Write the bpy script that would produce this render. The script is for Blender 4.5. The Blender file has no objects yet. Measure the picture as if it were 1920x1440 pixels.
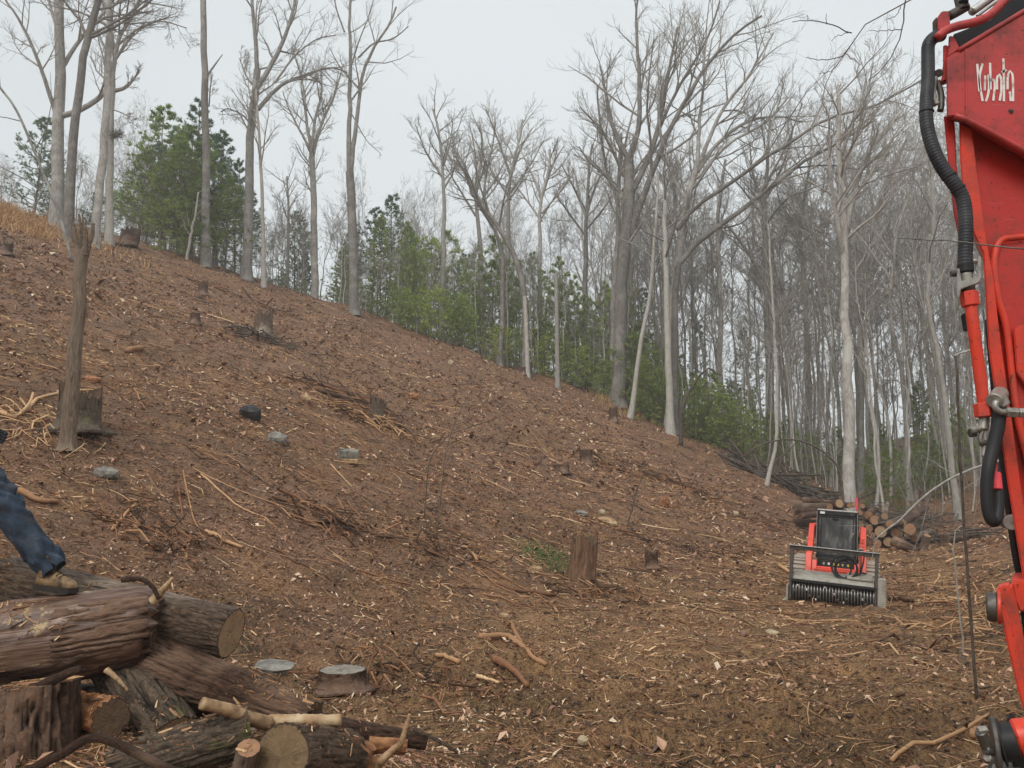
import bpy, bmesh, math, random
import numpy as np
from mathutils import Vector, Matrix

SC = bpy.context.scene
COL = SC.collection
random.seed(7)
R = np.random.RandomState(11)
rad = math.radians

# ------------------------------------------------------------------ camera
FPX = 1450.0
PITCH = math.atan(220 / FPX)
CAM = np.array([0.0, 0.0, 1.9])
cam = bpy.data.cameras.new("camera")
cam.sensor_width = 36.0
cam.lens = FPX / 1920 * 36.0
cam.clip_start = 0.05
cam.clip_end = 3000
camo = bpy.data.objects.new("camera", cam)
camo.location = CAM
camo.rotation_euler = (rad(90) + PITCH, 0, 0)
COL.objects.link(camo)
SC.camera = camo

# ------------------------------------------------------------------ world, sun, exposure
W = bpy.data.worlds.new("World")
SC.world = W
W.use_nodes = True
nt = W.node_tree
nt.nodes.clear()
sky = nt.nodes.new("ShaderNodeTexSky")
sky.sky_type = 'NISHITA'
sky.sun_disc = False
sky.sun_elevation = rad(48)
sky.sun_rotation = rad(205)
sky.air_density = 1.0
sky.dust_density = 4.0
# overcast: the clear sky is nearly all veiled by an even grey-white cloud deck
tc = nt.nodes.new("ShaderNodeTexCoord")
cn = nt.nodes.new("ShaderNodeTexNoise")
cn.inputs["Scale"].default_value = 1.3
cn.inputs["Detail"].default_value = 3
cr = nt.nodes.new("ShaderNodeValToRGB")
cr.color_ramp.elements[0].position = 0.3
cr.color_ramp.elements[0].color = (5.1, 5.5, 5.62, 1)
cr.color_ramp.elements[1].position = 0.75
cr.color_ramp.elements[1].color = (6.15, 6.5, 6.6, 1)
sepz = nt.nodes.new("ShaderNodeMix")
sepz.data_type = 'RGBA'
sepz.inputs[0].default_value = 0.93
bg = nt.nodes.new("ShaderNodeBackground")
bg.inputs["Strength"].default_value = 0.094
wo = nt.nodes.new("ShaderNodeOutputWorld")
nt.links.new(tc.outputs["Generated"], cn.inputs["Vector"])
nt.links.new(cn.outputs["Fac"], cr.inputs["Fac"])
nt.links.new(sky.outputs["Color"], sepz.inputs[6])
nt.links.new(cr.outputs["Color"], sepz.inputs[7])
nt.links.new(sepz.outputs[2], bg.inputs["Color"])
nt.links.new(bg.outputs[0], wo.inputs["Surface"])

sun = bpy.data.lights.new("sun", 'SUN')
sun.energy = 1.5
sun.angle = rad(30)
sun.color = (1.0, 0.96, 0.9)
suno = bpy.data.objects.new("sun", sun)
COL.objects.link(suno)
# rotation 0 = sun at +Y, positive turns towards +X
_el, _ro = sky.sun_elevation, sky.sun_rotation
_d = Vector((math.sin(_ro) * math.cos(_el), math.cos(_ro) * math.cos(_el), math.sin(_el)))
suno.rotation_euler = (-_d).to_track_quat('-Z', 'Y').to_euler()
suno.location = _d * 50

SC.view_settings.view_transform = 'Standard'
SC.view_settings.look = 'None'
SC.view_settings.gamma = 1
SC.view_settings.exposure = 0.6
SC.view_settings.use_curve_mapping = False
SC.cycles.max_bounces = 6
SC.cycles.diffuse_bounces = 4
SC.cycles.glossy_bounces = 3
SC.cycles.transmission_bounces = 4
SC.cycles.volume_bounces = 2
SC.cycles.volume_step_rate = 4

# ------------------------------------------------------------------ numpy noise
def _hash(ix, iy, iz, seed):
    h = (ix.astype(np.int64) * 374761393 + iy.astype(np.int64) * 668265263
         + iz.astype(np.int64) * 2147483647 + seed * 1274126177) & 0xffffffff
    h = ((h ^ (h >> 13)) * 1274126177) & 0xffffffff
    h = ((h ^ (h >> 16)) * 2246822519) & 0xffffffff
    return ((h ^ (h >> 15)) & 0xffffff) / float(0xffffff)

def vn2(x, y, seed=0):
    x = np.asarray(x, float); y = np.asarray(y, float)
    ix = np.floor(x); iy = np.floor(y)
    fx = x - ix; fy = y - iy
    fx = fx * fx * (3 - 2 * fx); fy = fy * fy * (3 - 2 * fy)
    z = np.zeros_like(ix)
    a = _hash(ix, iy, z, seed); b = _hash(ix + 1, iy, z, seed)
    c = _hash(ix, iy + 1, z, seed); d = _hash(ix + 1, iy + 1, z, seed)
    return (a * (1 - fx) + b * fx) * (1 - fy) + (c * (1 - fx) + d * fx) * fy

def vn3(x, y, z, seed=0):
    ix = np.floor(x); iy = np.floor(y); iz = np.floor(z)
    fx = x - ix; fy = y - iy; fz = z - iz
    fx = fx * fx * (3 - 2 * fx); fy = fy * fy * (3 - 2 * fy); fz = fz * fz * (3 - 2 * fz)
    def L(k):
        a = _hash(ix, iy, iz + k, seed); b = _hash(ix + 1, iy, iz + k, seed)
        c = _hash(ix, iy + 1, iz + k, seed); d = _hash(ix + 1, iy + 1, iz + k, seed)
        return (a * (1 - fx) + b * fx) * (1 - fy) + (c * (1 - fx) + d * fx) * fy
    return L(0) * (1 - fz) + L(1) * fz

def fbm2(x, y, seed=0, o=3):
    s = 0; a = 1; t = 0
    for k in range(o):
        s = s + a * (vn2(x * 2 ** k, y * 2 ** k, seed + k) - .5); t += a; a *= .5
    return s / t * 2

def fbm3(x, y, z, seed=0, o=3):
    s = 0; a = 1; t = 0
    for k in range(o):
        s = s + a * (vn3(x * 2 ** k, y * 2 ** k, z * 2 ** k, seed + k) - .5); t += a; a *= .5
    return s / t * 2

# ------------------------------------------------------------------ terrain height
EQ = np.array([-3, -1.6, -1.0, -.694, -.604, -.525, -.328, -.184, -.008, .098, .2, .268, .337, .40, .46, .8, 3])
EY = np.array([14, 26, 32, 38.3, 43.7, 47.8, 50, 51.2, 51.4, 51.2, 47, 45.6, 44.2, 40.1, 33, 30, 30.])
SQ = np.array([-3, -.3, -.1, .05, .15, .25, .40, .5, .8, 3])
SS = np.array([-.02, -.02, .06, .15, .16, .15, .13, .2, .24, .2])
def edgeY(q):
    return np.interp(q, EQ, EY)
def _plane(x, y):
    d = -.79 * x + .61 * y - 7
    h = .45 * np.logaddexp(0, d)
    bank = np.logaddexp(0, (x - (2.0 + .42 * y)) * 1.2) / 1.2 * .25
    return h + np.minimum(bank, 5)
def HB(x, y):
    x = np.asarray(x, float); y = np.asarray(y, float)
    yy = np.maximum(y, 1e-3)
    q = np.clip(x / yy, -3, 3)
    ey = edgeY(q)
    t = np.maximum(y - ey, 0)
    k = np.where(t > 0, ey / yy, 1.0)
    z = _plane(x * k, y * k)
    s = np.interp(q, SQ, SS)
    crest = np.interp(q, [-.3, .0, .3, .5], [3, 12, 26, 34])
    t2 = np.maximum(t - crest, 0)
    z = z + s * np.minimum(t, crest) - .13 * np.minimum(t2, 90) - .05 * np.maximum(t2 - 90, 0)
    z = np.where(y < 0, np.minimum(z, 9), z)
    z = z + .60 * np.exp(-(((x + 2.7) / 1.7) ** 2 + ((y - 4.7) / 1.5) ** 2))
    z = z + .05 * (5.8 - x) * np.exp(-(((x - 5.8) / 3) ** 2 + ((y - 16) / 3) ** 2))
    return z
def HM(x, y):
    """meso relief: humps, ruts along the fall line, clods"""
    r = np.hypot(x, y)
    far = np.clip(r / 14, 1, 3)
    u = (.79 * x - .61 * y); v = (.61 * x + .79 * y)
    m = .10 * far * fbm2(x * .35, y * .35, 3, 3) + .085 * fbm2(x * 1.3, y * 1.3, 9, 3) + .04 * np.abs(fbm2(x * 2.9, y * 2.9, 19, 2)) * np.clip(far, 1, 2)
    m = m + .035 * far * fbm2(u * .5, v * 2.2, 21, 2)
    # churned mud in the foreground right and at the toe of the bank
    mud = np.exp(-(((x - 2.2) / 2.4) ** 2 + ((y - 6.6) / 1.5) ** 2)) + .6 * np.exp(-(((x + 1.5) / 4) ** 2 + ((y - 8.5) / 1.6) ** 2))
    cl = np.abs(fbm2(x * 3.2, y * 3.2, 31, 4))
    rid = 1 - np.abs(fbm2(x * 4.6, y * 4.6, 35, 3)) * 2
    m = m + mud * (.27 * cl + .07 * rid - .07)
    u2 = x - .35 * y; m = m - .045 * np.exp(-((x - 2.6 - .30 * y) / .28) ** 2) * (y > 5) * (y < 26) - .045 * np.exp(-((x - .9 - .30 * y) / .28) ** 2) * (y > 5) * (y < 26)
    m = m + .042 * fbm2(x * 6, y * 6, 41, 3) * np.clip(1.6 - r / 30, .2, 1)
    return m
def H(x, y):
    return HB(x, y) + HM(x, y)

def rayd(px, py):
    u = (px - 960) / FPX; v = (720 - py) / FPX
    c, s = math.cos(PITCH), math.sin(PITCH)
    return np.array([u, c - v * s, s + v * c])
def pix(px, py, Y):
    d = rayd(px, py)
    return CAM + d * (Y / d[1])
def grd(px, py, dz=0.0):
    """point of the terrain seen at a photograph pixel"""
    d = rayd(px, py); d = d / d[1]
    Y = np.concatenate([np.arange(2.5, 30, .02), np.arange(30, 110, .1)])
    g = CAM[2] + d[2] * Y - H(d[0] * Y, Y)
    k = int(np.argmax(g < 0)) if (g < 0).any() else len(Y) - 1
    x, y = d[0] * Y[k], Y[k]
    return np.array([x, y, float(H(x, y)) + dz])
def onG(x, y, dz=0.0):
    return np.array([x, y, float(H(x, y)) + dz])
def px2m(n, Y):
    return n * Y / FPX

# ------------------------------------------------------------------ mesh helpers
def mesh_np(name, V, F4=None, F3=None, mat=None, smooth=True, attrs=None, midx=None):
    me = bpy.data.meshes.new(name)
    V = np.asarray(V, np.float32)
    me.vertices.add(len(V)); me.vertices.foreach_set("co", V.ravel())
    loops = []; tot = []
    if F4 is not None and len(F4):
        F4 = np.asarray(F4, np.int32); loops.append(F4.ravel()); tot.append(np.full(len(F4), 4, np.int32))
    if F3 is not None and len(F3):
        F3 = np.asarray(F3, np.int32); loops.append(F3.ravel()); tot.append(np.full(len(F3), 3, np.int32))
    L = np.concatenate(loops); T = np.concatenate(tot)
    S = np.concatenate([[0], np.cumsum(T)[:-1]]).astype(np.int32)
    me.loops.add(len(L)); me.loops.foreach_set("vertex_index", L)
    me.polygons.add(len(T)); me.polygons.foreach_set("loop_start", S); me.polygons.foreach_set("loop_total", T)
    me.polygons.foreach_set("use_smooth", np.full(len(T), smooth, bool))
    if attrs:
        for k, a in attrs.items():
            a = np.asarray(a, np.float32)
            if a.ndim == 2: at = me.attributes.new(k, 'FLOAT_VECTOR', 'POINT'); at.data.foreach_set("vector", a.ravel())
            else: at = me.attributes.new(k, 'FLOAT', 'POINT'); at.data.foreach_set("value", a)
    if mat is not None:
        for m in (mat if isinstance(mat, (list, tuple)) else [mat]): me.materials.append(m)
    if midx is not None:
        me.polygons.foreach_set("material_index", np.asarray(midx, np.int32))
    me.update(calc_edges=True)
    return me

def link(name, data, parent=None, loc=None, rot=None):
    o = bpy.data.objects.new(name, data)
    COL.objects.link(o)
    if parent is not None: o.parent = parent
    if loc is not None: o.location = [float(c) for c in loc]
    if rot is not None: o.rotation_euler = rot
    return o
def tag(o, label=None, cat=None, group=None, kind=None):
    if label: o["label"] = label
    if cat: o["category"] = cat
    if group: o["group"] = group
    if kind: o["kind"] = kind
    return o
def root(name, loc, label, cat, group=None, rot=None):
    return tag(link(name, None, None, loc, rot), label, cat, group)

class Geo:
    def __init__(s): s.V = []; s.Q = []; s.T = []; s.A = []; s.n = 0
    def add(s, V, Q=None, T=None, a=None):
        if Q is not None and len(Q): s.Q.append(np.asarray(Q) + s.n)
        if T is not None and len(T): s.T.append(np.asarray(T) + s.n)
        s.V.append(V); s.A.append(np.full(len(V), .5) if a is None else np.broadcast_to(a, (len(V),))); s.n += len(V)
        return s
    def mesh(s, name, mat, smooth=True, off=None):
        V = np.concatenate(s.V)
        if off is not None: V = V - np.asarray(off)
        return mesh_np(name, V, np.concatenate(s.Q) if s.Q else None, np.concatenate(s.T) if s.T else None, mat, smooth, {"tone": np.concatenate(s.A)})

def tubes(P, Rr, k=3, tone=None, cap=False):
    """many tapered tubes at once; P (n,m,3), Rr (n,m)"""
    P = np.asarray(P, float); n, m, _ = P.shape
    T = np.gradient(P, axis=1)
    T /= np.linalg.norm(T, axis=2, keepdims=True) + 1e-9
    mean = T.mean(1); ref = np.zeros_like(mean)
    ax = np.argmin(np.abs(mean), axis=1); ref[np.arange(n), ax] = 1
    U = np.cross(T, ref[:, None, :]); U /= np.linalg.norm(U, axis=2, keepdims=True) + 1e-9
    Wv = np.cross(T, U)
    an = np.arange(k) * 2 * np.pi / k
    V = P[:, :, None, :] + Rr[:, :, None, None] * (np.cos(an)[None, None, :, None] * U[:, :, None, :] + np.sin(an)[None, None, :, None] * Wv[:, :, None, :])
    V = V.reshape(-1, 3)
    i = np.arange(n)[:, None, None] * m * k + np.arange(m - 1)[None, :, None] * k
    j = np.arange(k)[None, None, :]; j2 = (j + 1) % k
    Q = np.stack([i + j, i + j2, i + k + j2, i + k + j], -1).reshape(-1, 4)
    tn = None if tone is None else np.repeat(tone, m * k)
    if cap:
        c0 = np.arange(n)[:, None] * m * k
        if k == 4:
            Q = np.concatenate([Q, c0 + np.arange(4)[::-1][None], c0 + (m - 1) * k + np.arange(4)[None]])
            return V, Q, None, tn
        f = np.stack([np.zeros(k - 2, int), np.arange(2, k), np.arange(1, k - 1)], -1)
        T3 = np.concatenate([(c0[:, :, None] + f[None]).reshape(-1, 3), (c0[:, :, None] + (m - 1) * k + f[None, :, ::-1]).reshape(-1, 3)])
        return V, Q, T3, tn
    return V, Q, None, tn

def resample(pts, m, rng=None, wob=0.0):
    pts = np.asarray(pts, float)
    # Catmull-Rom through the points
    if len(pts) > 2:
        e = np.vstack([2 * pts[0] - pts[1], pts, 2 * pts[-1] - pts[-2]]); out = []
        for i in range(1, len(e) - 2):
            t = np.linspace(0, 1, 8, endpoint=False)[:, None]
            p0, p1, p2, p3 = e[i - 1], e[i], e[i + 1], e[i + 2]
            out.append(.5 * ((2 * p1) + (-p0 + p2) * t + (2 * p0 - 5 * p1 + 4 * p2 - p3) * t * t + (-p0 + 3 * p1 - 3 * p2 + p3) * t ** 3))
        pts = np.vstack(out + [pts[-1:]])
    s = np.concatenate([[0], np.cumsum(np.linalg.norm(np.diff(pts, axis=0), axis=1))])
    t = np.linspace(0, s[-1], m)
    q = np.stack([np.interp(t, s, pts[:, k]) for k in range(pts.shape[1])], 1)
    if rng is not None and wob:
        n = rng.randn(m, 3) * wob; n[0] = 0; q[:, :3] += n
    return q

def bm_obj(name, bm, mat, parent=None, loc=None, smooth=False, rot=None):
    bmesh.ops.recalc_face_normals(bm, faces=bm.faces)
    me = bpy.data.meshes.new(name); bm.to_mesh(me); bm.free()
    if mat: me.materials.append(mat)
    if smooth: me.polygons.foreach_set("use_smooth", np.ones(len(me.polygons), bool))
    return link(name, me, parent, loc, rot)

def box(name, c, s, mat, parent=None, bev=.01, rot=None):
    """box centred at c (parent space), size s"""
    bm = bmesh.new(); bmesh.ops.create_cube(bm, size=1)
    for v in bm.verts: v.co = Vector((v.co.x * s[0], v.co.y * s[1], v.co.z * s[2]))
    if bev: bmesh.ops.bevel(bm, geom=list(bm.edges), offset=min(bev, min(s) * .4), segments=1, affect='EDGES')
    return bm_obj(name, bm, mat, parent, c, rot=rot)

def cyl(name, p0, p1, r, mat, parent=None, k=20, r2=None, bev=0.0, origin=None):
    p0 = np.asarray(p0, float); p1 = np.asarray(p1, float); L = np.linalg.norm(p1 - p0); d = (p1 - p0) / L
    r2 = r if r2 is None else r2; b = bev
    if b: pts = [p0, p0, p0 + d * b, p1 - d * b, p1, p1]; rr = [0.0005, r - b, r, r2, r2 - b, 0.0005]
    else: pts = [p0, p0 + d * 1e-5, p1 - d * 1e-5, p1]; rr = [0.0005, r, r2, 0.0005]
    m = len(pts); P = np.array(pts)[None]
    ref = np.array([0, 0, 1.]) if abs(d[2]) < .9 else np.array([1., 0, 0])
    U = np.cross(d, ref); U /= np.linalg.norm(U); Wv = np.cross(d, U); an = np.arange(k) * 2 * np.pi / k
    V = np.vstack([pts[i] + rr[i] * (np.cos(an)[:, None] * U + np.sin(an)[:, None] * Wv) for i in range(m)])
    i = np.arange(m - 1)[:, None] * k; j = np.arange(k)[None]; j2 = (j + 1) % k
    Q = np.stack([i + j, i + j2, i + k + j2, i + k + j], -1).reshape(-1, 4)
    o = np.zeros(3) if origin is None else np.asarray(origin)
    me = mesh_np(name, V - o, Q, None, mat, k > 8)
    if k > 8:
        ob = link(name, me, parent, o)
        try:
            me.set_sharp_from_angle(angle=rad(40))
        except Exception: pass
        return ob
    me.polygons.foreach_set("use_smooth", np.zeros(len(me.polygons), bool))
    return link(name, me, parent, o)

def pipe(name, pts, r, mat, parent=None, k=10, m=24, r_end=None, off=(0, 0, 0), ribs=None, tone=None):
    q = resample(np.asarray(pts, float) - np.asarray(off, float), m)
    rr = np.linspace(r, r if r_end is None else r_end, m)
    if ribs: rr = rr * (1 + ribs * (np.arange(m) % 2))
    V, Q, T, tn = tubes(q[None], rr[None], k, cap=True)
    return link(name, mesh_np(name, V, Q, T, mat, True, {"tone": np.full(len(V), .5 if tone is None else tone)}), parent, off if parent is None else off)

def prism(name, poly, thick, mat, parent=None, bev=.006, off=(0, 0, 0), shear=(0, 1, 0)):
    """polygon (world points in a plane facing the viewer) pushed back along +Y by thick"""
    off = Vector(off)
    bm = bmesh.new()
    vs = [bm.verts.new(Vector(p) - off) for p in poly]
    f = bm.faces.new(vs)
    g = bmesh.ops.extrude_face_region(bm, geom=[f])
    for v in g["geom"]:
        if isinstance(v, bmesh.types.BMVert): v.co += Vector(shear) * thick
    if bev:
        bmesh.ops.recalc_face_normals(bm, faces=bm.faces)
        bmesh.ops.bevel(bm, geom=list(bm.edges), offset=bev, segments=2, affect='EDGES')
    return bm_obj(name, bm, mat, parent, None if parent is not None else off)
# ------------------------------------------------------------------ materials
class NT:
    def __init__(s, name, rough=.8):
        s.m = bpy.data.materials.new(name); s.m.use_nodes = True
        s.t = s.m.node_tree; s.b = s.t.nodes["Principled BSDF"]
        s.b.inputs["Roughness"].default_value = rough
        s.b.inputs["Specular IOR Level"].default_value = .3
    def n(s, typ, **kw):
        nd = s.t.nodes.new(typ)
        for k, v in kw.items():
            if k in nd.inputs.keys(): nd.inputs[k].default_value = v
            else: setattr(nd, k, v)
        return nd
    def l(s, a, b): s.t.links.new(a, b)
    def coord(s, scale=(1, 1, 1), kind="Object", rot=(0, 0, 0)):
        t = s.n("ShaderNodeTexCoord"); mp = s.n("ShaderNodeMapping")
        mp.inputs["Scale"].default_value = scale; mp.inputs["Rotation"].default_value = rot
        s.l(t.outputs[kind], mp.inputs["Vector"]); return mp.outputs[0]
    def noise(s, vec, scale, detail=4, rough=.6, dist=0):
        nd = s.n("ShaderNodeTexNoise"); nd.inputs["Scale"].default_value = scale; nd.inputs["Detail"].default_value = detail
        nd.inputs["Roughness"].default_value = rough; nd.inputs["Distortion"].default_value = dist
        if vec is not None: s.l(vec, nd.inputs["Vector"])
        return nd.outputs["Fac"]
    def ramp(s, fac, stops, interp='LINEAR'):
        nd = s.n("ShaderNodeValToRGB"); cr = nd.color_ramp; cr.interpolation = interp
        while len(cr.elements) < len(stops): cr.elements.new(.5)
        for e, (p, c) in zip(cr.elements, stops):
            e.position = p; e.color = (*c, 1) if len(c) == 3 else c
        s.l(fac, nd.inputs[0]); return nd.outputs[0]
    def mix(s, fac, a, b, mode='MIX'):
        nd = s.n("ShaderNodeMix"); nd.data_type = 'RGBA'; nd.blend_type = mode
        for i, v in ((0, fac), (6, a), (7, b)):
            if hasattr(v, "links"): s.l(v, nd.inputs[i])
            elif i == 0: nd.inputs[0].default_value = v
            else: nd.inputs[i].default_value = (*v, 1)
        return nd.outputs[2]
    def math(s, op, a, b=0.0):
        nd = s.n("ShaderNodeMath"); nd.operation = op
        for i, v in ((0, a), (1, b)):
            if hasattr(v, "links"): s.l(v, nd.inputs[i])
            else: nd.inputs[i].default_value = v
        return nd.outputs[0]
    def attr(s, name):
        nd = s.n("ShaderNodeAttribute"); nd.attribute_name = name; return nd.outputs["Fac"]
    def rnd(s):
        nd = s.n("ShaderNodeObjectInfo"); return nd.outputs["Random"]
    def bump(s, h, strength=.5, dist=.02):
        nd = s.n("ShaderNodeBump"); nd.inputs["Strength"].default_value = strength; nd.inputs["Distance"].default_value = dist
        s.l(h, nd.inputs["Height"]); s.l(nd.outputs[0], s.b.inputs["Normal"])
    def col(s, c):
        if hasattr(c, "links"): s.l(c, s.b.inputs["Base Color"])
        else: s.b.inputs["Base Color"].default_value = (*c, 1)
        return s
    def rg(s, r): s.l(r, s.b.inputs["Roughness"])

def ground_mat():
    s = NT("soil", .85); v = s.coord()
    vs = s.coord((.5, 2.2, 1), rot=(0, 0, rad(38)))      # streaks down the fall line
    big = s.noise(v, .22, 4, .6, .6); mid = s.noise(v, 1.4, 5, .65); fine = s.noise(v, 22, 6, .75); st = s.noise(vs, 2.5, 5, .7)
    speck = s.noise(v, 70, 3, .6)
    f1 = s.noise(s.coord((16, 60, 30), rot=(0, 0, rad(30))), 1.0, 3, .6); f2 = s.noise(s.coord((60, 15, 30), rot=(0, 0, rad(12))), 1.0, 3, .6)
    fib = s.math('MAXIMUM', f1, f2)
    base = s.ramp(mid, [(.25, (.060, .035, .020)), (.45, (.125, .072, .040)), (.6, (.195, .112, .062)), (.8, (.27, .165, .095))])
    red = s.ramp(st, [(.3, (.075, .038, .026)), (.5, (.165, .093, .064)), (.72, (.28, .18, .13))])
    c = s.mix(s.ramp(big, [(.38, (0, 0, 0)), (.6, (.85, .85, .85))]), base, red)
    tan = s.ramp(s.noise(v, .9, 5, .7, .4), [(.56, (0, 0, 0)), (.72, (.7, .7, .7))])
    zn = s.attr("floor"); md = s.attr("mud")
    flo = s.ramp(mid, [(.25, (.085, .05, .024)), (.5, (.20, .12, .06)), (.8, (.34, .215, .115))])
    c = s.mix(zn, c, flo)
    c = s.mix(md, c, s.ramp(fine, [(.35, (.014, .010, .005)), (.65, (.095, .066, .030))]))
    c = s.mix(tan, c, s.ramp(fine, [(.3, (.17, .095, .042)), (.7, (.42, .245, .115))]))
    c = s.mix(s.ramp(fine, [(.36, (.85, .85, .85)), (.5, (0, 0, 0))]), c, (.026, .015, .01))
    c = s.mix(s.ramp(speck, [(.6, (0, 0, 0)), (.7, (.75, .75, .75))]), c, (.40, .26, .17))
    c = s.mix(s.ramp(fib, [(.60, (0, 0, 0)), (.70, (.7, .7, .7))]), c, (.36, .26, .17))
    c = s.mix(s.ramp(s.math('MINIMUM', f1, f2), [(.34, (.8, .8, .8)), (.42, (0, 0, 0))]), c, (.03, .019, .013))
    c = s.mix(1.0, c, (1.42, 1.31, 1.15), 'MULTIPLY')
    s.col(c)
    s.rg(s.ramp(mid, [(.3, (.55, .55, .55)), (.6, (.9, .9, .9))]))
    s.bump(s.math('ADD', s.math('MULTIPLY', fine, 1.0), s.math('MULTIPLY', s.math('ADD', speck, fib), .6)), 1.0, .035)
    return s.m

def litter_mat(name, stops, rough=.75, spec=.35, jitter=.25):
    s = NT(name, rough); a = s.attr("tone"); v = s.coord()
    n = s.noise(v, 30, 3, .6)
    f = s.math('ADD', a, s.math('MULTIPLY', s.math('SUBTRACT', n, .5), jitter))
    s.col(s.mix(1.0, s.ramp(f, stops), (1.20, 1.13, 1.0), 'MULTIPLY') if 'litter' in name else s.ramp(f, stops)); s.b.inputs["Specular IOR Level"].default_value = spec
    return s.m

def bark_mat(name, dark, light, scale=(9, 9, 2.2), patch=None, bump=.5, rough=.9, var=.25, moss=None):
    s = NT(name, rough); v1 = s.coord()
    if "log" in name or "snag" in name:
        at_ = s.n("ShaderNodeAttribute"); at_.attribute_name = "bark_co"; mp = s.n("ShaderNodeMapping"); mp.inputs["Scale"].default_value = scale; s.l(at_.outputs["Vector"], mp.inputs["Vector"]); v = mp.outputs[0]
    else: v = s.coord(scale)
    r = s.noise(v, 1.6, 6, .72, .6); p = s.noise(v1, 1.2, 3)
    c = s.ramp(r, [(.3, dark), (.5, tuple((a + b) / 2 for a, b in zip(dark, light))), (.7, light)])
    if patch: c = s.mix(s.ramp(p, [(.5, (0, 0, 0)), (.62, (.7, .7, .7))]), c, patch)
    if moss: c = s.mix(s.ramp(s.noise(v1, 2.6, 4, .6), [(.58, (0, 0, 0)), (.68, (.8, .8, .8))]), c, moss)
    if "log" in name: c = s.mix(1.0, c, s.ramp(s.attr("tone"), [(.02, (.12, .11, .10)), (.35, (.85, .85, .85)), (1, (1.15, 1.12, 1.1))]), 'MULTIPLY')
    if var:
        k = s.ramp(s.rnd(), [(0, (1 - var,) * 3), (1, (1 + var,) * 3)])
        c = s.mix(1.0, c, k, 'MULTIPLY')
    s.col(c); s.bump(r, bump, .03)
    return s.m

def paint_mat(name, base, dirt=(.12, .07, .04), amt=.35, rough=.38, coat=.25, scale=6):
    s = NT(name, rough); v = s.coord()
    n = s.noise(v, scale, 6, .7); sp = s.noise(v, 55, 3, .6); fade = s.noise(v, 1.4, 3)
    c = s.mix(s.ramp(fade, [(.3, (0, 0, 0)), (.75, (.5, .5, .5))]), base, tuple(min(1, b * .72 + .05) for b in base))
    c = s.mix(s.ramp(n, [(.46, (0, 0, 0)), (.68, (amt * 1.15,) * 3)]), c, dirt)
    scr = s.noise(s.coord((3, 3, 60), rot=(.5, .3, .2)), 2.0, 3, .7)
    c = s.mix(s.ramp(scr, [(.66, (0, 0, 0)), (.70, (.6, .6, .6))]), c, tuple(min(1, b * .5 + .16) for b in base))
    c = s.mix(s.ramp(sp, [(.63, (0, 0, 0)), (.69, (.85, .85, .85))]), c, tuple(d * .5 for d in dirt))
    s.col(c); s.rg(s.ramp(n, [(.4, (rough,) * 3), (.7, (.75,) * 3)]))
    s.b.inputs["Coat Weight"].default_value = coat; s.b.inputs["Coat Roughness"].default_value = .3
    s.bump(s.noise(v, 40, 3), .08, .004)
    return s.m

def metal_mat(name, col, rough=.45, metallic=.8, dirt=(.06, .045, .03), amt=.6, scale=14):
    s = NT(name, rough); v = s.coord(); n = s.noise(v, scale, 5, .7)
    s.col(s.mix(s.ramp(n, [(.45, (0, 0, 0)), (.7, (amt, amt, amt))]), col, dirt))
    s.b.inputs["Metallic"].default_value = metallic
    s.rg(s.ramp(n, [(.4, (rough,) * 3), (.7, (.8,) * 3)])); s.bump(n, .15, .005)
    return s.m

M = {}
M["soil"] = ground_mat()
LIT = [(0, (.022, .014, .010)), (.2, (.07, .038, .022)), (.4, (.19, .092, .05)), (.55, (.30, .17, .095)), (.7, (.44, .285, .165)), (.85, (.60, .43, .26)), (1, (.74, .61, .44))]
M["litter"] = litter_mat("wood_litter", LIT)
M["leaf"] = litter_mat("leaf_litter", [(0, (.05, .028, .019)), (.3, (.19, .095, .062)), (.5, (.32, .18, .12)), (.7, (.44, .29, .205)), (.85, (.52, .39, .29)), (1, (.60, .52, .43))], .55, .5)
M["straw"] = litter_mat("dry_grass", [(0, (.22, .11, .05)), (.5, (.50, .29, .13)), (1, (.72, .50, .28))], .8)
M["grass"] = litter_mat("green_grass", [(0, (.04, .07, .02)), (.5, (.09, .15, .045)), (1, (.17, .23, .08))], .7)
M["bark_grey"] = bark_mat("grey_bark", (.17, .155, .14), (.44, .415, .38), (9, 9, 2), (.47, .46, .42))
M["bark_dark"] = bark_mat("dark_bark", (.10, .092, .082), (.28, .262, .235), (9, 9, 2), (.34, .33, .30))
M["bark_pale"] = bark_mat("pale_bark", (.24, .225, .20), (.50, .475, .43), (9, 9, 2.5), (.3, .29, .24))
M["twig"] = bark_mat("twig_bark", (.20, .185, .165), (.40, .375, .34), (3, 3, 3), None, .1)
M["pine_bark"] = bark_mat("pine_bark", (.09, .065, .05), (.25, .20, .16), (7, 7, 2))
def fol(name, a, b, c, tr=.25):
    s = NT(name, .6); t = s.attr("tone"); k = s.ramp(s.rnd(), [(0, (.75, .8, .75)), (1, (1.3, 1.2, 1.15))])
    c_ = s.mix(1.0, s.ramp(t, [(0, a), (.55, b), (1, c)]), k, 'MULTIPLY'); s.col(c_)
    tr_ = s.n("ShaderNodeBsdfTranslucent"); s.l(c_, tr_.inputs["Color"]); mx = s.n("ShaderNodeMixShader"); mx.inputs[0].default_value = .45
    out = s.t.nodes["Material Output"]; s.l(s.b.outputs[0], mx.inputs[1]); s.l(tr_.outputs[0], mx.inputs[2]); s.l(mx.outputs[0], out.inputs["Surface"])
    return s.m
M["pine"] = fol("pine_needles", (.06, .115, .07), (.15, .25, .155), (.28, .38, .22))
M["pine_y"] = fol("yellowish_needles", (.09, .15, .04), (.24, .34, .10), (.44, .52, .17))
M["bush"] = fol("evergreen_leaves", (.14, .21, .04), (.38, .50, .11), (.62, .68, .2))
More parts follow.
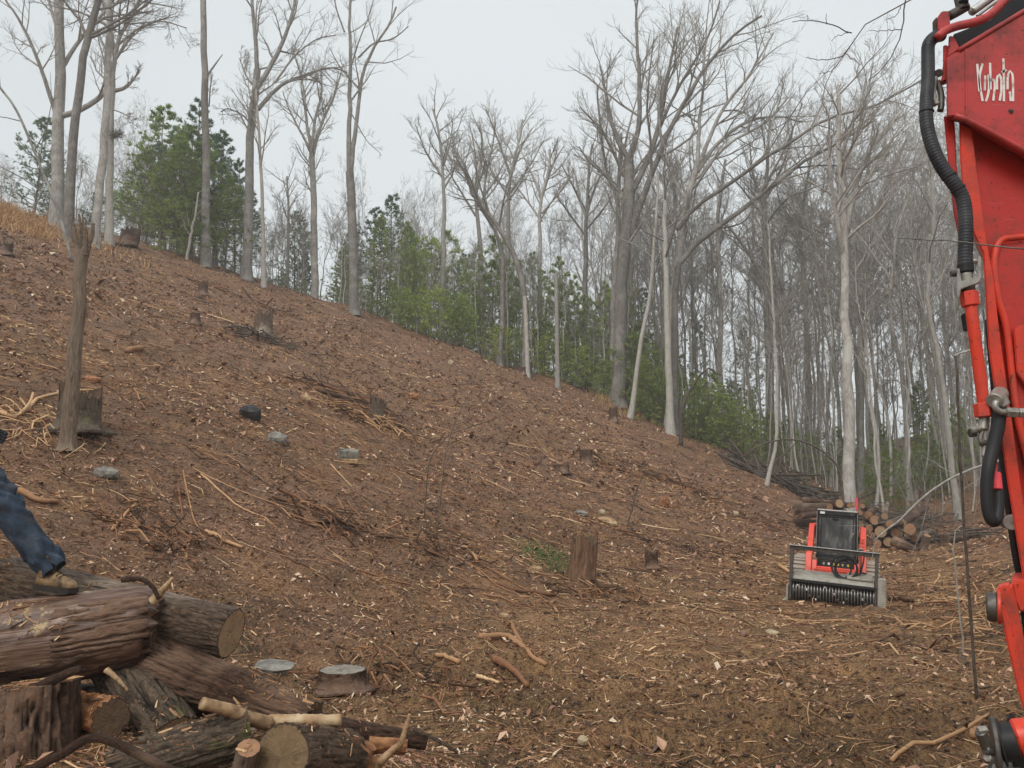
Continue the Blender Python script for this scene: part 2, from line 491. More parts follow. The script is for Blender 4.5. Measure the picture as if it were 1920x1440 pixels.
M["hemlock"] = fol("soft_green_needles", (.11, .17, .05), (.33, .43, .13), (.55, .64, .22))
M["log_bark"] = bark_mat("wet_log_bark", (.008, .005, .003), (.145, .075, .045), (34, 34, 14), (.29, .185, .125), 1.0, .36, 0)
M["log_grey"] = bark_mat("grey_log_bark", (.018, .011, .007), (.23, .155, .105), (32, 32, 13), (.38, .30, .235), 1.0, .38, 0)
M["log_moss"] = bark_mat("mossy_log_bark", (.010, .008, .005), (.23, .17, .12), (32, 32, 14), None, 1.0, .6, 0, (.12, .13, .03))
def peeled():
    s = NT("peeled_log_wood", .42); v1 = s.coord()
    at_ = s.n("ShaderNodeAttribute"); at_.attribute_name = "bark_co"; mp = s.n("ShaderNodeMapping"); mp.inputs["Scale"].default_value = (16, 16, 1.6); s.l(at_.outputs["Vector"], mp.inputs["Vector"]); v = mp.outputs[0]
    r = s.noise(v, 1.5, 5, .65, .6)
    c = s.ramp(r, [(.25, (.028, .013, .008)), (.5, (.12, .062, .038)), (.75, (.33, .225, .165))])
    c = s.mix(s.ramp(s.noise(v1, 5, 4, .7), [(.6, (0, 0, 0)), (.68, (.8, .8, .8))]), c, (.50, .36, .17))
    s.col(c); s.b.inputs["Specular IOR Level"].default_value = .55; s.bump(r, .5, .02); return s.m
M["peeled"] = peeled()
def cutwood(name, a, b, ring=34):
    s = NT(name, .75); t = s.attr("tone"); v = s.coord()
    n = s.noise(v, 7, 3); rr = s.math('SINE', s.math('MULTIPLY', s.math('ADD', t, s.math('MULTIPLY', n, .12)), ring * 3.0))
    c = s.mix(s.ramp(rr, [(0, (0, 0, 0)), (1, (.6, .6, .6))]), a, b)
    c = s.mix(s.ramp(s.noise(v, 16, 5, .7), [(.42, (0, 0, 0)), (.68, (.65, .65, .65))]), c, tuple(x * .38 for x in a))
    c = s.mix(s.ramp(t, [(.93, (0, 0, 0)), (.97, (1, 1, 1))]), c, (.035, .022, .016))
    s.col(c); s.bump(s.noise(v, 60, 3), .3, .005); return s.m
s_ = NT("torn_wood", .75); at_ = s_.n("ShaderNodeAttribute"); at_.attribute_name = "bark_co"; mp = s_.n("ShaderNodeMapping"); mp.inputs["Scale"].default_value = (22, 22, 3); s_.l(at_.outputs["Vector"], mp.inputs["Vector"])
_n = s_.noise(mp.outputs[0], 1.6, 6, .7, .5); s_.col(s_.ramp(_n, [(.3, (.035, .018, .011)), (.5, (.16, .085, .048)), (.7, (.33, .21, .13))])); s_.bump(_n, .8, .03); M["torn"] = s_.m
M["cut"] = cutwood("sawn_wood", (.46, .31, .18), (.24, .13, .07))
M["cut_grey"] = cutwood("weathered_sawn_wood", (.30, .27, .23), (.20, .17, .14))
M["cut_orange"] = cutwood("fresh_orange_wood", (.38, .21, .115), (.25, .12, .06))
M["cut_old"] = cutwood("aged_brown_sawn_wood", (.19, .125, .065), (.12, .07, .035))
M["cut_dark"] = cutwood("old_dark_wood", (.14, .085, .05), (.07, .04, .025))
s_ = NT("stripped_pale_wood", .6); _v = s_.coord((6, 6, 6))
s_.col(s_.ramp(s_.noise(_v, 1.5, 5, .6), [(.3, (.15, .085, .045)), (.5, (.37, .235, .125)), (.75, (.60, .47, .30))])); s_.bump(s_.noise(_v, 6, 4), .3, .01); M["pale_wood"] = s_.m
s_ = NT("splintered_orange_wood", .6); _v = s_.coord((9, 9, 9))
s_.col(s_.ramp(s_.noise(_v, 1.5, 5, .6), [(.3, (.07, .03, .016)), (.5, (.27, .115, .05)), (.75, (.50, .27, .12))])); s_.bump(s_.noise(_v, 6, 4), .4, .01); M["orange_wood"] = s_.m
s_ = NT("grey_stone", .7); _v = s_.coord()
s_.col(s_.ramp(s_.noise(_v, 7, 5, .65), [(.3, (.085, .08, .07)), (.5, (.20, .19, .165)), (.75, (.38, .35, .29))])); s_.bump(s_.noise(_v, 18, 5), .5, .01); M["stone"] = s_.m
s_ = NT("tan_stone", .8); _v = s_.coord()
s_.col(s_.ramp(s_.noise(_v, 7, 5, .65), [(.3, (.28, .21, .13)), (.75, (.58, .48, .32))])); s_.bump(s_.noise(_v, 18, 5), .5, .01); M["stone_tan"] = s_.m
M["red"] = paint_mat("shaded_red_orange_paint", (.50, .020, .011), (.10, .05, .035), .55, .42)  # deeper copy of the arm paint, shade of its shadowed side in the colour
M["red2"] = paint_mat("bright_orange_paint", (.70, .045, .016), (.12, .055, .035), .6, .45)
M["redplate"] = paint_mat("faded_red_paint", (.50, .045, .042), (.10, .04, .035), .6, .5, .2)
M["black"] = NT("black_painted_steel", .5).col((.018, .018, .019)).m
M["rubber"] = NT("black_rubber", .55).col((.022, .022, .024)).m
s_ = NT("spiral_wrapped_hose", .5); _v = s_.coord()
s_.col(s_.ramp(s_.noise(_v, 9, 4), [(.4, (.016, .017, .021)), (.7, (.05, .05, .055))])); M["hose"] = s_.m
M["steel"] = metal_mat("dull_zinc_steel", (.42, .40, .36), .4, .75)
M["dark_steel"] = metal_mat("worn_dark_steel", (.13, .12, .11), .45, .7, (.05, .035, .025))
M["grey_steel"] = metal_mat("muddy_grey_steel", (.36, .34, .29), .6, .15, (.17, .12, .075), .75, 5)
M["chrome"] = metal_mat("worn_metal_and_lit_edge", (.6, .58, .55), .3, .9, (.2, .16, .12), .3)  # worn bright metal; also painted light on the loader's bar and roof edges
M["track"] = NT("muddy_rubber_track", .8).col((.36, .31, .26)).m
s_ = NT("polycarbonate_painted_reflections", .28); _v = s_.coord((1.6, 1, .7))
s_.col(s_.ramp(s_.noise(_v, 3, 5, .6, .4), [(.35, (.018, .02, .021)), (.52, (.06, .063, .063)), (.7, (.20, .20, .195))])); s_.b.inputs["Specular IOR Level"].default_value = .5; M["glass"] = s_.m  # pale streaks are reflections put into the glazing's colour
s_ = NT("lamp_glass", .3); s_.col((.75, .75, .72)); M["lamp"] = s_.m
s_ = NT("white_lettering", .6); _v = s_.coord(); s_.col(s_.ramp(s_.noise(_v, 25, 4), [(.35, (.45, .36, .33)), (.5, (.8, .76, .72))])); M["white"] = s_.m
def denim():
    s = NT("blue_denim", .9); v = s.coord(); z = s.n("ShaderNodeSeparateXYZ"); s.l(v, z.inputs[0])
    n = s.noise(v, 7, 5, .6); w = s.noise(v, 220, 2)
    c = s.ramp(n, [(.3, (.014, .022, .038)), (.55, (.038, .058, .088)), (.8, (.12, .145, .175))])
    mud = s.ramp(s.noise(v, 4, 4), [(.5, (0, 0, 0)), (.68, (.5, .5, .5))])
    c = s.mix(mud, c, (.10, .08, .055))
    s.col(c); s.bump(s.math('ADD', s.math('MULTIPLY', n, 1), s.math('MULTIPLY', w, .1)), .5, .03); return s.m
M["denim"] = denim()
s_ = NT("muddy_tan_leather", .6); _v = s_.coord(); s_.col(s_.ramp(s_.noise(_v, 16, 5, .6), [(.35, (.055, .035, .02)), (.55, (.22, .14, .07)), (.75, (.38, .27, .15))])); s_.bump(s_.noise(_v, 30, 4), .4, .005); M["leather"] = s_.m
M["sole"] = NT("dark_rubber_sole", .8).col((.03, .024, .02)).m
M["jacket"] = NT("dark_work_jacket", .9).col((.02, .022, .026)).m
M["skin"] = NT("skin", .5).col((.55, .33, .24)).m
M["hair"] = NT("brown_hair", .7).col((.05, .03, .02)).m
M["flag"] = NT("pink_flagging", .6).col((.75, .08, .10)).m
M["yellow"] = NT("yellow_paint", .6).col((.6, .45, .05)).m
M["brush"] = bark_mat("brush_bark", (.04, .03, .024), (.17, .135, .105), (5, 5, 5), None, .2)
M["coral"] = paint_mat("bright_coral_paint", (.82, .075, .04), (.2, .09, .05), .35, .45)
M["ring_steel"] = metal_mat("polished_dark_ring", (.30, .28, .26), .35, .8, (.05, .035, .025), .5)
M["bark_oak"] = bark_mat("dark_oak_bark", (.09, .082, .073), (.26, .24, .215), (9, 9, 2), (.29, .275, .25))
# ------------------------------------------------------------------ ground sheet
def mudmask(x, y):
    return np.clip(1.1 * np.exp(-(((x - 2.0) / 2.2) ** 2 + ((y - 6.5) / 1.3) ** 2)) + .75 * np.exp(-(((x + 2.5) / 3.0) ** 2 + ((y - 8.2) / 1.3) ** 2)) + .6 * np.exp(-(((x - 7) / 1.8) ** 2 + ((y - 12.5) / 2.5) ** 2)), 0, 1)
def build_ground():
    az = np.concatenate([np.arange(-180, -44, 4), np.linspace(-44, 44, 440), np.arange(48, 180, 4)])
    rr = np.concatenate([[.3, .8, 1.4, 2.0, 2.6, 3.1], np.geomspace(3.4, 62, 420), np.geomspace(63.5, 130, 34), [140, 155, 175, 200]])
    A, Rr = np.meshgrid(np.radians(az), rr, indexing="ij")
    X = np.sin(A) * Rr; Y = np.cos(A) * Rr
    Z = H(X, Y)
    Z = np.where(Rr > 130, np.minimum(Z, HB(X, Y)), Z)
    V = np.stack([X, Y, Z], -1).reshape(-1, 3)
    na, nr = len(az), len(rr)
    i = np.arange(na)[:, None]; i2 = (i + 1) % na; j = np.arange(nr - 1)[None]
    Q = np.stack([i * nr + j, i * nr + j + 1, i2 * nr + j + 1, i2 * nr + j], -1).reshape(-1, 4)[:, ::-1]
    V = np.vstack([V, [[0, 0, float(H(0., 0.))]]]); c = len(V) - 1
    T = np.stack([np.full(na, c), (np.arange(na) + 1) % na * nr, np.arange(na) * nr], -1)[:, ::-1]
    vx, vy = V[:, 0], V[:, 1]
    d_ = -.79 * vx + .61 * vy - 7
    flr = np.clip(.5 - d_ * .5 + .9 * fbm2(vx * .5, vy * .5, 91, 3), 0, 1) * np.clip(1 - (vx - (2.4 + .42 * vy)) * .6, 0, 1) * np.clip((34 - vy) / 4, 0, 1)
    mud = mudmask(vx, vy) * np.clip(.6 + 1.5 * fbm2(vx * .9, vy * .9, 93, 3), 0, 1)
    o = link("ground", mesh_np("ground", V, Q, T, M["soil"], True, {"floor": flr, "mud": mud}))
    tag(o, kind="structure")
build_ground()

def clearing(x, y):
    return y < edgeY(np.clip(x / np.maximum(y, .01), -3, 3)) + 1.5

def sample(n, r0, r1, az=44, power=0.0, rng=R):
    """points in the sector; power 0: density ~ 1/r^2, 1: even per area"""
    a = np.radians(rng.uniform(-az, az, n))
    u = rng.rand(n)
    r = np.where(rng.rand(n) < power, np.sqrt(r0 ** 2 + u * (r1 ** 2 - r0 ** 2)), r0 * (r1 / r0) ** u)
    return np.sin(a) * r, np.cos(a) * r

def downhill(n, spread, rng=R):
    a = math.atan2(-.61, .79) + rng.randn(n) * spread
    a = np.where(rng.rand(n) < .3, rng.uniform(0, 6.28, n), a)
    return a

def lay(x, y, ang, L, m=2, lift=.01, curve=0.0, rng=R, tilt=0.0):
    """polylines lying on the ground"""
    n = len(x); t = np.linspace(-.5, .5, m)[None]
    c = curve * rng.randn(n)[:, None] * L[:, None]
    u = t * L[:, None]; v = c * (4 * t * t - 1)
    ca, sa = np.cos(ang)[:, None], np.sin(ang)[:, None]
    X = x[:, None] + u * ca - v * sa; Y = y[:, None] + u * sa + v * ca
    Z = H(X, Y)
    # straight-ish sticks bridge the hollows
    zc = Z.mean(1, keepdims=True) + (Z[:, -1:] - Z[:, :1]) * t
    Z = np.maximum(Z * .6 + zc * .4, zc) + lift + (tilt * rng.rand(n) * L)[:, None] * (t + .5)
    return np.stack([X, Y, Z], -1)

def litter():
    # leaves and flat bark flakes
    x, y = sample(250000, 4.2, 75, power=.18)
    k = clearing(x, y) | (R.rand(len(x)) < .7); x, y = x[k], y[k]; n = len(x)
    r = np.hypot(x, y)
    dens = fbm2(x * .5, y * .5, 77, 3)
    k = R.rand(n) < np.clip(.80 + dens * 1.2, .2, 1) * (1 - .88 * mudmask(x, y)); x, y, r = x[k], y[k], r[k]; n = len(x)
    s = R.gamma(3, .0072, n) * np.clip(r / 13, .8, 2.4)
    a = R.uniform(0, 6.28, n); asp = R.uniform(.16, .6, n)
    tx, ty = R.randn(n) * .45, R.randn(n) * .38
    d1 = np.stack([np.cos(a), np.sin(a), tx], -1) * s[:, None]
    d2 = np.stack([-np.sin(a), np.cos(a), ty], -1) * (s * asp)[:, None]
    c = np.stack([x, y, H(x, y) + .006 + .55 * s * np.abs(tx)], -1)
    up = np.array([0, 0, 1]) * (s * R.uniform(.1, .45, n))[:, None]
    V = np.stack([c - d1, c - d2 * 1.0 + up, c + d1, c + d2 + up], 1).reshape(-1, 3)
    b = np.arange(n)[:, None] * 4
    T = np.concatenate([b + np.array([[0, 1, 2]]), b + np.array([[0, 2, 3]])])
    tone = np.clip(.40 + .28 * R.randn(n) + .25 * fbm2(x * .3, y * .3, 5, 2), 0, 1)
    o = link("leaf_litter", mesh_np("leaf_litter", V, None, T, M["leaf"], False, {"tone": np.repeat(tone, 4)}))
    tag(o, "brown dead leaves and bark flakes strewn over the cleared slope", "leaf litter", kind="stuff")
    # chips and short splinters
    x, y = sample(88000, 4.0, 60, power=.12)
    k = clearing(x, y); x, y = x[k], y[k]; n = len(x); r = np.hypot(x, y)
    pale = fbm2(x * .28, y * .28, 15, 3)
    k = R.rand(n) < np.clip(.72 + pale * 1.4, .15, 1) * (1 - .75 * mudmask(x, y)) * np.where((-.79 * x + .61 * y - 7 < -.5), .62, 1); x, y, r, pale = x[k], y[k], r[k], pale[k]; n = len(x)
    L = (R.gamma(1.7, .019, n) + .014) * np.clip(r / 10, .75, 2.1)
    w = np.minimum(L * R.uniform(.04, .13, n), .011) * np.clip(r / 16, .9, 1.6)
    P = lay(x, y, downhill(n, .8), L, 2, .008, tilt=.35)
    tone = np.clip(.40 + .21 * R.randn(n) + .40 * pale, 0, 1)
    g = Geo(); V, Q, T, tn = tubes(P, np.stack([w, w * R.uniform(.3, 1, n)], 1), 3, tone, cap=True); g.add(V, Q, T, tn)
    o = link("wood_chips", g.mesh("wood_chips", M["litter"], False))
    tag(o, "pale and brown wood chips and splinters left by the mulcher", "wood chips", kind="stuff")
    # twigs
    g = Geo()
    for n, r0, r1, l0, l1, pw, m in ((6500, 4.2, 20, .10, .40, .2, 4), (3600, 13, 60, .30, 1.1, .35, 4), (350, 12, 60, 1.0, 2.0, .5, 5)):
        x, y = sample(n, r0, r1, power=pw); k = clearing(x, y); x, y = x[k], y[k]; n = len(x); r = np.hypot(x, y)
        L = R.uniform(l0, l1, n); w = R.uniform(.0025, .0075, n) * np.clip(r / 11, .8, 2.6)
        P = lay(x, y, downhill(n, .75), L, m, .012, .16, tilt=.15)
        tone = np.clip(.36 + .22 * R.randn(n), 0, 1)
        V, Q, T, tn = tubes(P, w[:, None] * np.linspace(1, .45, m)[None], 3, tone); g.add(V, Q, T, tn)
    o = link("scattered_twigs", g.mesh("scattered_twigs", M["litter"], False))
    tag(o, "countless thin twigs strewn down the cleared hillside", "twigs", kind="stuff")
    # clods of churned mud
    n = 4200
    x = R.normal(2.2, 2.3, n); y = R.normal(6.7, 1.3, n)
    x2 = R.normal(-1.0, 3.5, n // 3); y2 = R.normal(8.6, 1.3, n // 3)
    x, y = np.r_[x, x2], np.r_[y, y2]; k = y > 4.5; x, y = x[k], y[k]; n = len(x)
    s = np.minimum(R.gamma(1.6, .006, n) + .004, .028)
    bmi = bmesh.new(); bmesh.ops.create_icosphere(bmi, subdivisions=1, radius=1); base = np.array([v.co[:] for v in bmi.verts]); F = np.array([[v.index for v in f.verts] for f in bmi.faces]); bmi.free()
    nb_ = len(base); ph = R.rand(n, 1) * 50
    bump = 1 + .9 * fbm3(base[None, :, 0] * 1.6 + ph, base[None, :, 1] * 1.6 + ph, base[None, :, 2] * 1.6, 5, 3)
    sc_ = R.uniform(.6, 1.5, (n, 1, 3)) * np.array([1, 1, .6])
    V = np.stack([x, y, H(x, y) + s * .1], -1)[:, None] + base[None] * bump[..., None] * sc_ * s[:, None, None]
    T = (np.arange(n)[:, None, None] * nb_ + F[None]).reshape(-1, 3)
    tone = np.clip(.17 + .08 * R.randn(n), 0, .5)
    o = link("mud_clods", mesh_np("mud_clods", V.reshape(-1, 3), None, T, M["litter"], False, {"tone": np.repeat(tone, nb_)}))
    tag(o, "dark clods of churned mud in the foreground", "mud clods", kind="stuff")
litter()

def blades(name, cx, cy, sx, sy, n, h, mat, label, cat, w=.006, lean=.5, keep=None):
    x = R.normal(cx, sx, n); y = R.normal(cy, sy, n)
    if keep is not None: k = keep(x, y); x, y = x[k], y[k]
    n = len(x)
    hh = h * R.uniform(.4, 1.2, n); a = R.uniform(0, 6.28, n)
    b = np.stack([x, y, H(x, y) - .01], -1)
    s = np.stack([np.cos(a), np.sin(a), np.zeros(n)], -1) * w
    l1 = R.randn(n, 3) * lean * hh[:, None] * .5; l1[:, 2] = hh * .6
    l2 = l1 * 1.0 + R.randn(n, 3) * lean * hh[:, None] * .5; l2[:, 2] = hh * R.uniform(.7, 1, n)
    V = np.stack([b - s, b + s, b + l1 + s * .7, b + l1 - s * .7, b + l2], 1).reshape(-1, 3)
    i = np.arange(n)[:, None] * 5
    o = link(name, mesh_np(name, V, i + np.array([[0, 1, 2, 3]]), i + np.array([[3, 2, 4]]), mat, False, {"tone": np.repeat(np.clip(.5 + .25 * R.randn(n), 0, 1), 5)}))
    tag(o, label, cat, kind="stuff")
p = grd(30, 412)
blades("dry_grass", p[0] - 2.0, p[1] - 1.0, 3.0, 1.5, 13000, .60, M["straw"], "orange-brown dry grass on the crest at the upper left", "dry grass", .014)
p = grd(1030, 1048)
blades("green_grass", p[0], p[1], .30, .45, 1500, .11, M["grass"], "small green tuft of grass beside the tall broken stump", "grass", .006)
p = grd(1165, 765)
blades("dry_weeds", p[0], p[1], 1.2, 1.4, 600, .6, M["straw"], "rusty dry weeds at the forest edge below the evergreen saplings", "dry weeds", .010, .35)
# ------------------------------------------------------------------ trees
def nrm(a): return a / (np.linalg.norm(a, axis=-1, keepdims=True) + 1e-9)

def grow(rng, P, Rr, nc, lf, ang, up, m, tmin=.25, tmax=1.0, rf=.55, rmin=.006, wob=.14, fall=.55, keep=1.0, flat=0.0, lmax=9):
    n, Mm, _ = P.shape
    Lp = np.linalg.norm(np.diff(P, axis=1), axis=2).sum(1)
    t = tmin + (tmax - tmin) * ((np.arange(nc)[None] + rng.rand(n, nc)) / nc)
    fi = t * (Mm - 1); i0 = np.clip(fi.astype(int), 0, Mm - 2); f = (fi - i0)
    ii = np.arange(n)[:, None]
    a, b = P[ii, i0], P[ii, i0 + 1]
    pos = a + (b - a) * f[..., None]; tan = nrm(b - a)
    rr = Rr[ii, i0] * (1 - f) + Rr[ii, i0 + 1] * f
    rnd = rng.randn(n, nc, 3); rnd[..., 2] *= (1 - flat)
    perp = nrm(rnd - (rnd * tan).sum(-1, keepdims=True) * tan)
    an = ang * (.65 + .7 * rng.rand(n, nc))[..., None]
    d = nrm(tan * np.cos(an) + perp * np.sin(an))
    L = np.minimum(Lp[:, None] * lf * (1.2 - fall * t) * rng.uniform(.6, 1.3, (n, nc)), lmax)
    k = rng.rand(n, nc) < keep
    pos, d, L, rr = pos[k], d[k], L[k], rr[k]
    N = len(L); pts = [pos]
    for j in range(1, m):
        d = nrm(d + np.array([0, 0, up]) / m + rng.randn(N, 3) * wob)
        pts.append(pts[-1] + d * (L / (m - 1))[:, None])
    Pn = np.stack(pts, 1)
    r0 = np.maximum(np.minimum(rr * rf, L * .028), rmin)
    Rn = r0[:, None] * np.linspace(1, .28, m)[None]
    Rn = np.maximum(Rn, rmin * .6)
    return Pn, Rn

def twiggy(rng, P, Rr, big, fine, spec=((9, .42, .75, .35, 5, .25), (7, .42, .7, .4, 4, .2), (6, .45, .65, .35, 3, .15)), rmin=.007):
    """adds three generations of branches to limb polylines"""
    for lv, (nc, lf, ang, up, m, tm) in enumerate(spec):
        P, Rr = grow(rng, P, Rr, nc, lf, ang, up, m, tmin=tm, rmin=rmin)
        V, Q, _, t = tubes(P, Rr, 4 if lv == 0 else 3)
        (big if lv == 0 else fine).add(V, Q)

def hero(name, label, Y, limbs, bark, seed, twigs=True, group=None, spec=None, cat="bare tree", sink=.35, from_limb=0, trunk_k=10, rmin=.008):
    """limbs: list of (pixel path, start width px, end width px). The first starts at the ground."""
    rng = np.random.RandomState(seed)
    b = pix(limbs[0][0][0][0], limbs[0][0][0][1], Y)
    base = np.array([b[0], Y, float(H(b[0], Y)) - .08])
    tr, fi = Geo(), Geo()
    LP, LR = [], []
    for k, (path, w0, w1) in enumerate(limbs):
        pts = [pix(px, py, Y) for px, py in path]
        if k == 0: pts[0] = base.copy()
        pts = np.array(pts)
        s = np.concatenate([[0], np.cumsum(np.linalg.norm(np.diff(pts, axis=0), axis=1))])
        if k > 0: pts[:, 1] += s * rng.uniform(-.35, .35)
        q = resample(pts, 16, rng, .012 * s[-1] / 8)
        r0, r1 = px2m(w0, Y) / 2, px2m(w1, Y) / 2
        rr = np.linspace(r0, r1, 16)
        if k == 0: rr[0] *= 1.45; rr[1] *= 1.08
        V, Q, _, t = tubes(q[None], rr[None], trunk_k if k == 0 else 7); tr.add(V, Q)
        LP.append(q); LR.append(rr)
    LP, LR = np.array(LP), np.array(LR)
    if twigs:
        A, B = LP[from_limb:], LR[from_limb:]
        if from_limb == 0 and len(limbs) > 1:      # trunk bears branches only on its upper half
            h = np.array([resample(np.column_stack([LP[0][8:], ]), 16)]); hr = np.array([np.interp(np.linspace(7, 15, 16), np.arange(16), LR[0])])
            A = np.concatenate([h, LP[1:]]); B = np.concatenate([hr, LR[1:]])
        elif from_limb == 0:
            h = np.array([resample(LP[0][6:], 16)]); A = h; B = np.array([np.interp(np.linspace(6, 15, 16), np.arange(16), LR[0])])
        kw = dict(spec=spec) if spec else {}
        twiggy(rng, A, B, fi, fi, rmin=rmin, **kw)
    o = root(name, base, label, cat, group)
    link("trunk", tr.mesh("trunk", bark, True, base), o)
    if twigs: link("crown", fi.mesh("crown", M["twig"], True, base), o)
    return o

def bare_template(seed, h, r, kind="spread", spec=None, lean=.03):
    rng = np.random.RandomState(seed)
    z = np.linspace(0, 1, 8)
    pts = np.stack([np.cumsum(rng.randn(8)) * lean * h * .3, np.cumsum(rng.randn(8)) * lean * h * .3, z * h], 1); pts -= pts[0]
    q = resample(pts, 16); rr = r * np.linspace(1, .2, 16) ** .9
    rr[0] *= 1.35
    tr, fi = Geo(), Geo()
    V, Q, _, t = tubes(q[None], rr[None], 8); tr.add(V, Q)
    P, Rr = q[None], rr[None]
    if kind == "spread": P1, R1 = grow(rng, P, Rr, 11, .48, .62, .35, 9, tmin=.42, rf=.62, rmin=.02, wob=.10, fall=.55)
    elif kind == "fork": P1, R1 = grow(rng, P, Rr, 6, .62, .42, .25, 10, tmin=.35, tmax=.8, rf=.75, rmin=.03, wob=.09, fall=.5)
    else: P1, R1 = grow(rng, P, Rr, 12, .22, .8, .35, 7, tmin=.5, rf=.5, rmin=.012, wob=.12, fall=.4)
    V, Q, _, t = tubes(P1, R1, 5); tr.add(V, Q)
    A = np.concatenate([P1]); B = np.concatenate([R1])
    twiggy(rng, A, B, fi, fi, spec=spec or ((7, .42, .7, .3, 4, .2), (5, .45, .7, .35, 3, .15), (4, .5, .6, .3, 3, .15)), rmin=.009)
    tip = np.array([resample(q[11:], 16)]); tipr = np.array([np.linspace(rr[11], rr[-1], 16)])
    twiggy(rng, tip, tipr, fi, fi, spec=((8, .5, .6, .3, 4, .1), (5, .45, .7, .3, 3, .1), (3, .5, .6, .3, 3, .1)), rmin=.009)
    return tr, fi

def tufts(rng, P, per, ln, w, nn, droop=0.0, spread=1.1, tmin=.2):
    """clusters of needle faces along twig polylines -> V, T, tone"""
    n, m, _ = P.shape
    t = tmin + (1 - tmin) * rng.rand(n, per); fi = t * (m - 1); i0 = np.clip(fi.astype(int), 0, m - 2); f = fi - i0
    ii = np.arange(n)[:, None]; a, b = P[ii, i0], P[ii, i0 + 1]
    pos = (a + (b - a) * f[..., None]).reshape(-1, 1, 3); tan = nrm(b - a).reshape(-1, 1, 3)
    N = len(pos)
    d = nrm(tan * .7 + rng.randn(N, nn, 3) * spread * .6 + np.array([0, 0, .25 - droop]))
    L = ln * rng.uniform(.6, 1.25, (N, nn, 1)); s = nrm(np.cross(d, rng.randn(N, nn, 3))) * w
    q0 = pos + rng.randn(N, nn, 3) * ln * .15
    V = np.stack([q0 - s, q0 + s, q0 + d * L], 2).reshape(-1, 3)
    T = np.arange(N * nn * 3).reshape(-1, 3)
    tone = np.repeat(np.clip(.5 + .22 * rng.randn(N), 0, 1)[:, None], nn * 3, 1).ravel()
    return V, T, tone

def conifer(seed, h, r, z0=.3, width=.24, nb=46, sub=6, per=4, ln=.16, w=.012, nn=5, shape="cone", up=.15, droop=0.0, spread=1.1, dead=0):
    rng = np.random.RandomState(seed)
    pts = np.stack([np.cumsum(rng.randn(6)) * .008 * h, np.cumsum(rng.randn(6)) * .008 * h, np.linspace(0, h, 6)], 1); pts -= pts[0] * [1, 1, 0]
    q = resample(pts, 14); rr = r * np.linspace(1, .08, 14); rr[0] *= 1.3
    tr, fo = Geo(), Geo()
    V, Q, _, t = tubes(q[None], rr[None], 7); tr.add(V, Q)
    u = z0 + (1 - z0) * (np.arange(nb) + rng.rand(nb) * .7) / nb
    prof = (1 - (u - z0) / (1 - z0))
    if shape == "cone": L = width * h * (prof ** .8) * rng.uniform(.7, 1.1, nb) + .12
    elif shape == "bush": L = width * h * np.sqrt(np.clip(1 - (2 * (u - z0) / (1 - z0) - .85) ** 2 / 1.4, .05, 1)) * rng.uniform(.6, 1.15, nb)
    else: L = width * h * np.clip(np.sin(np.clip(prof * 2.2, 0, 3.1)), .2, 1) * rng.uniform(.5, 1.15, nb)
    pos = np.stack([np.interp(u, np.linspace(0, 1, 14), q[:, k]) for k in range(3)], 1)
    a = np.arange(nb) * 2.4 + rng.rand(nb); el = rng.uniform(-.05, .35, nb) + .35 * u
    d = np.stack([np.cos(a) * np.cos(el), np.sin(a) * np.cos(el), np.sin(el)], 1)
    P = [pos]
    for j in range(1, 6):
        d = nrm(d + np.array([0, 0, (up - droop) / 5]) + rng.randn(nb, 3) * .07); P.append(P[-1] + d * (L / 5)[:, None])
    P = np.stack(P, 1); R0 = np.maximum(np.minimum(L * .016, r * .35), .006)
    Rr = R0[:, None] * np.linspace(1, .3, 6)
    V, Q, _, t = tubes(P, Rr, 3); tr.add(V, Q)
    if dead:
        a = rng.rand(dead) * 6.28; uu = rng.uniform(.08, z0, dead); p0 = np.stack([np.interp(uu, np.linspace(0, 1, 14), q[:, k]) for k in range(3)], 1)
        dd = np.stack([np.cos(a), np.sin(a), rng.uniform(-.1, .3, dead)], 1) * rng.uniform(.4, 1.5, dead)[:, None]
        D = np.stack([p0, p0 + dd * .5 + rng.randn(dead, 3) * .06, p0 + dd], 1); V, Q, _, t = tubes(D, np.full((dead, 3), .009), 3); tr.add(V, Q)
    P2, R2 = grow(rng, P, Rr, sub, .45, .8, up, 4, tmin=.3, rmin=.004, flat=.5, fall=.7)
    V, Q, _, t = tubes(P2, R2, 3); tr.add(V, Q)
    for PP, pr in ((P2, per), (P, per + 1)):
        V, T, tn = tufts(rng, PP, pr, ln, w, nn, droop, spread); fo.add(V, None, T, tn)
    return tr, fo

TPL = {}
def template(key, fn, bark, leaf, *a, **k):
    tr, fo = fn(*a, **k)
    TPL[key] = (tr.mesh("trunk", bark), fo.mesh("crown", leaf, leaf is M["twig"]))
def put(key, name, x, y, s, rz, label, cat, group, dz=-.1, tilt=0.0, sz=None):
    o = root(name, (x, y, float(H(x, y)) + dz), label, cat, group, (tilt * math.cos(rz * 3), tilt * math.sin(rz * 5), rz))
    o.scale = (s, s, s if sz is None else sz)
    t, c = TPL[key]
    link("trunk", t, o); link("crown", c, o)
    return o

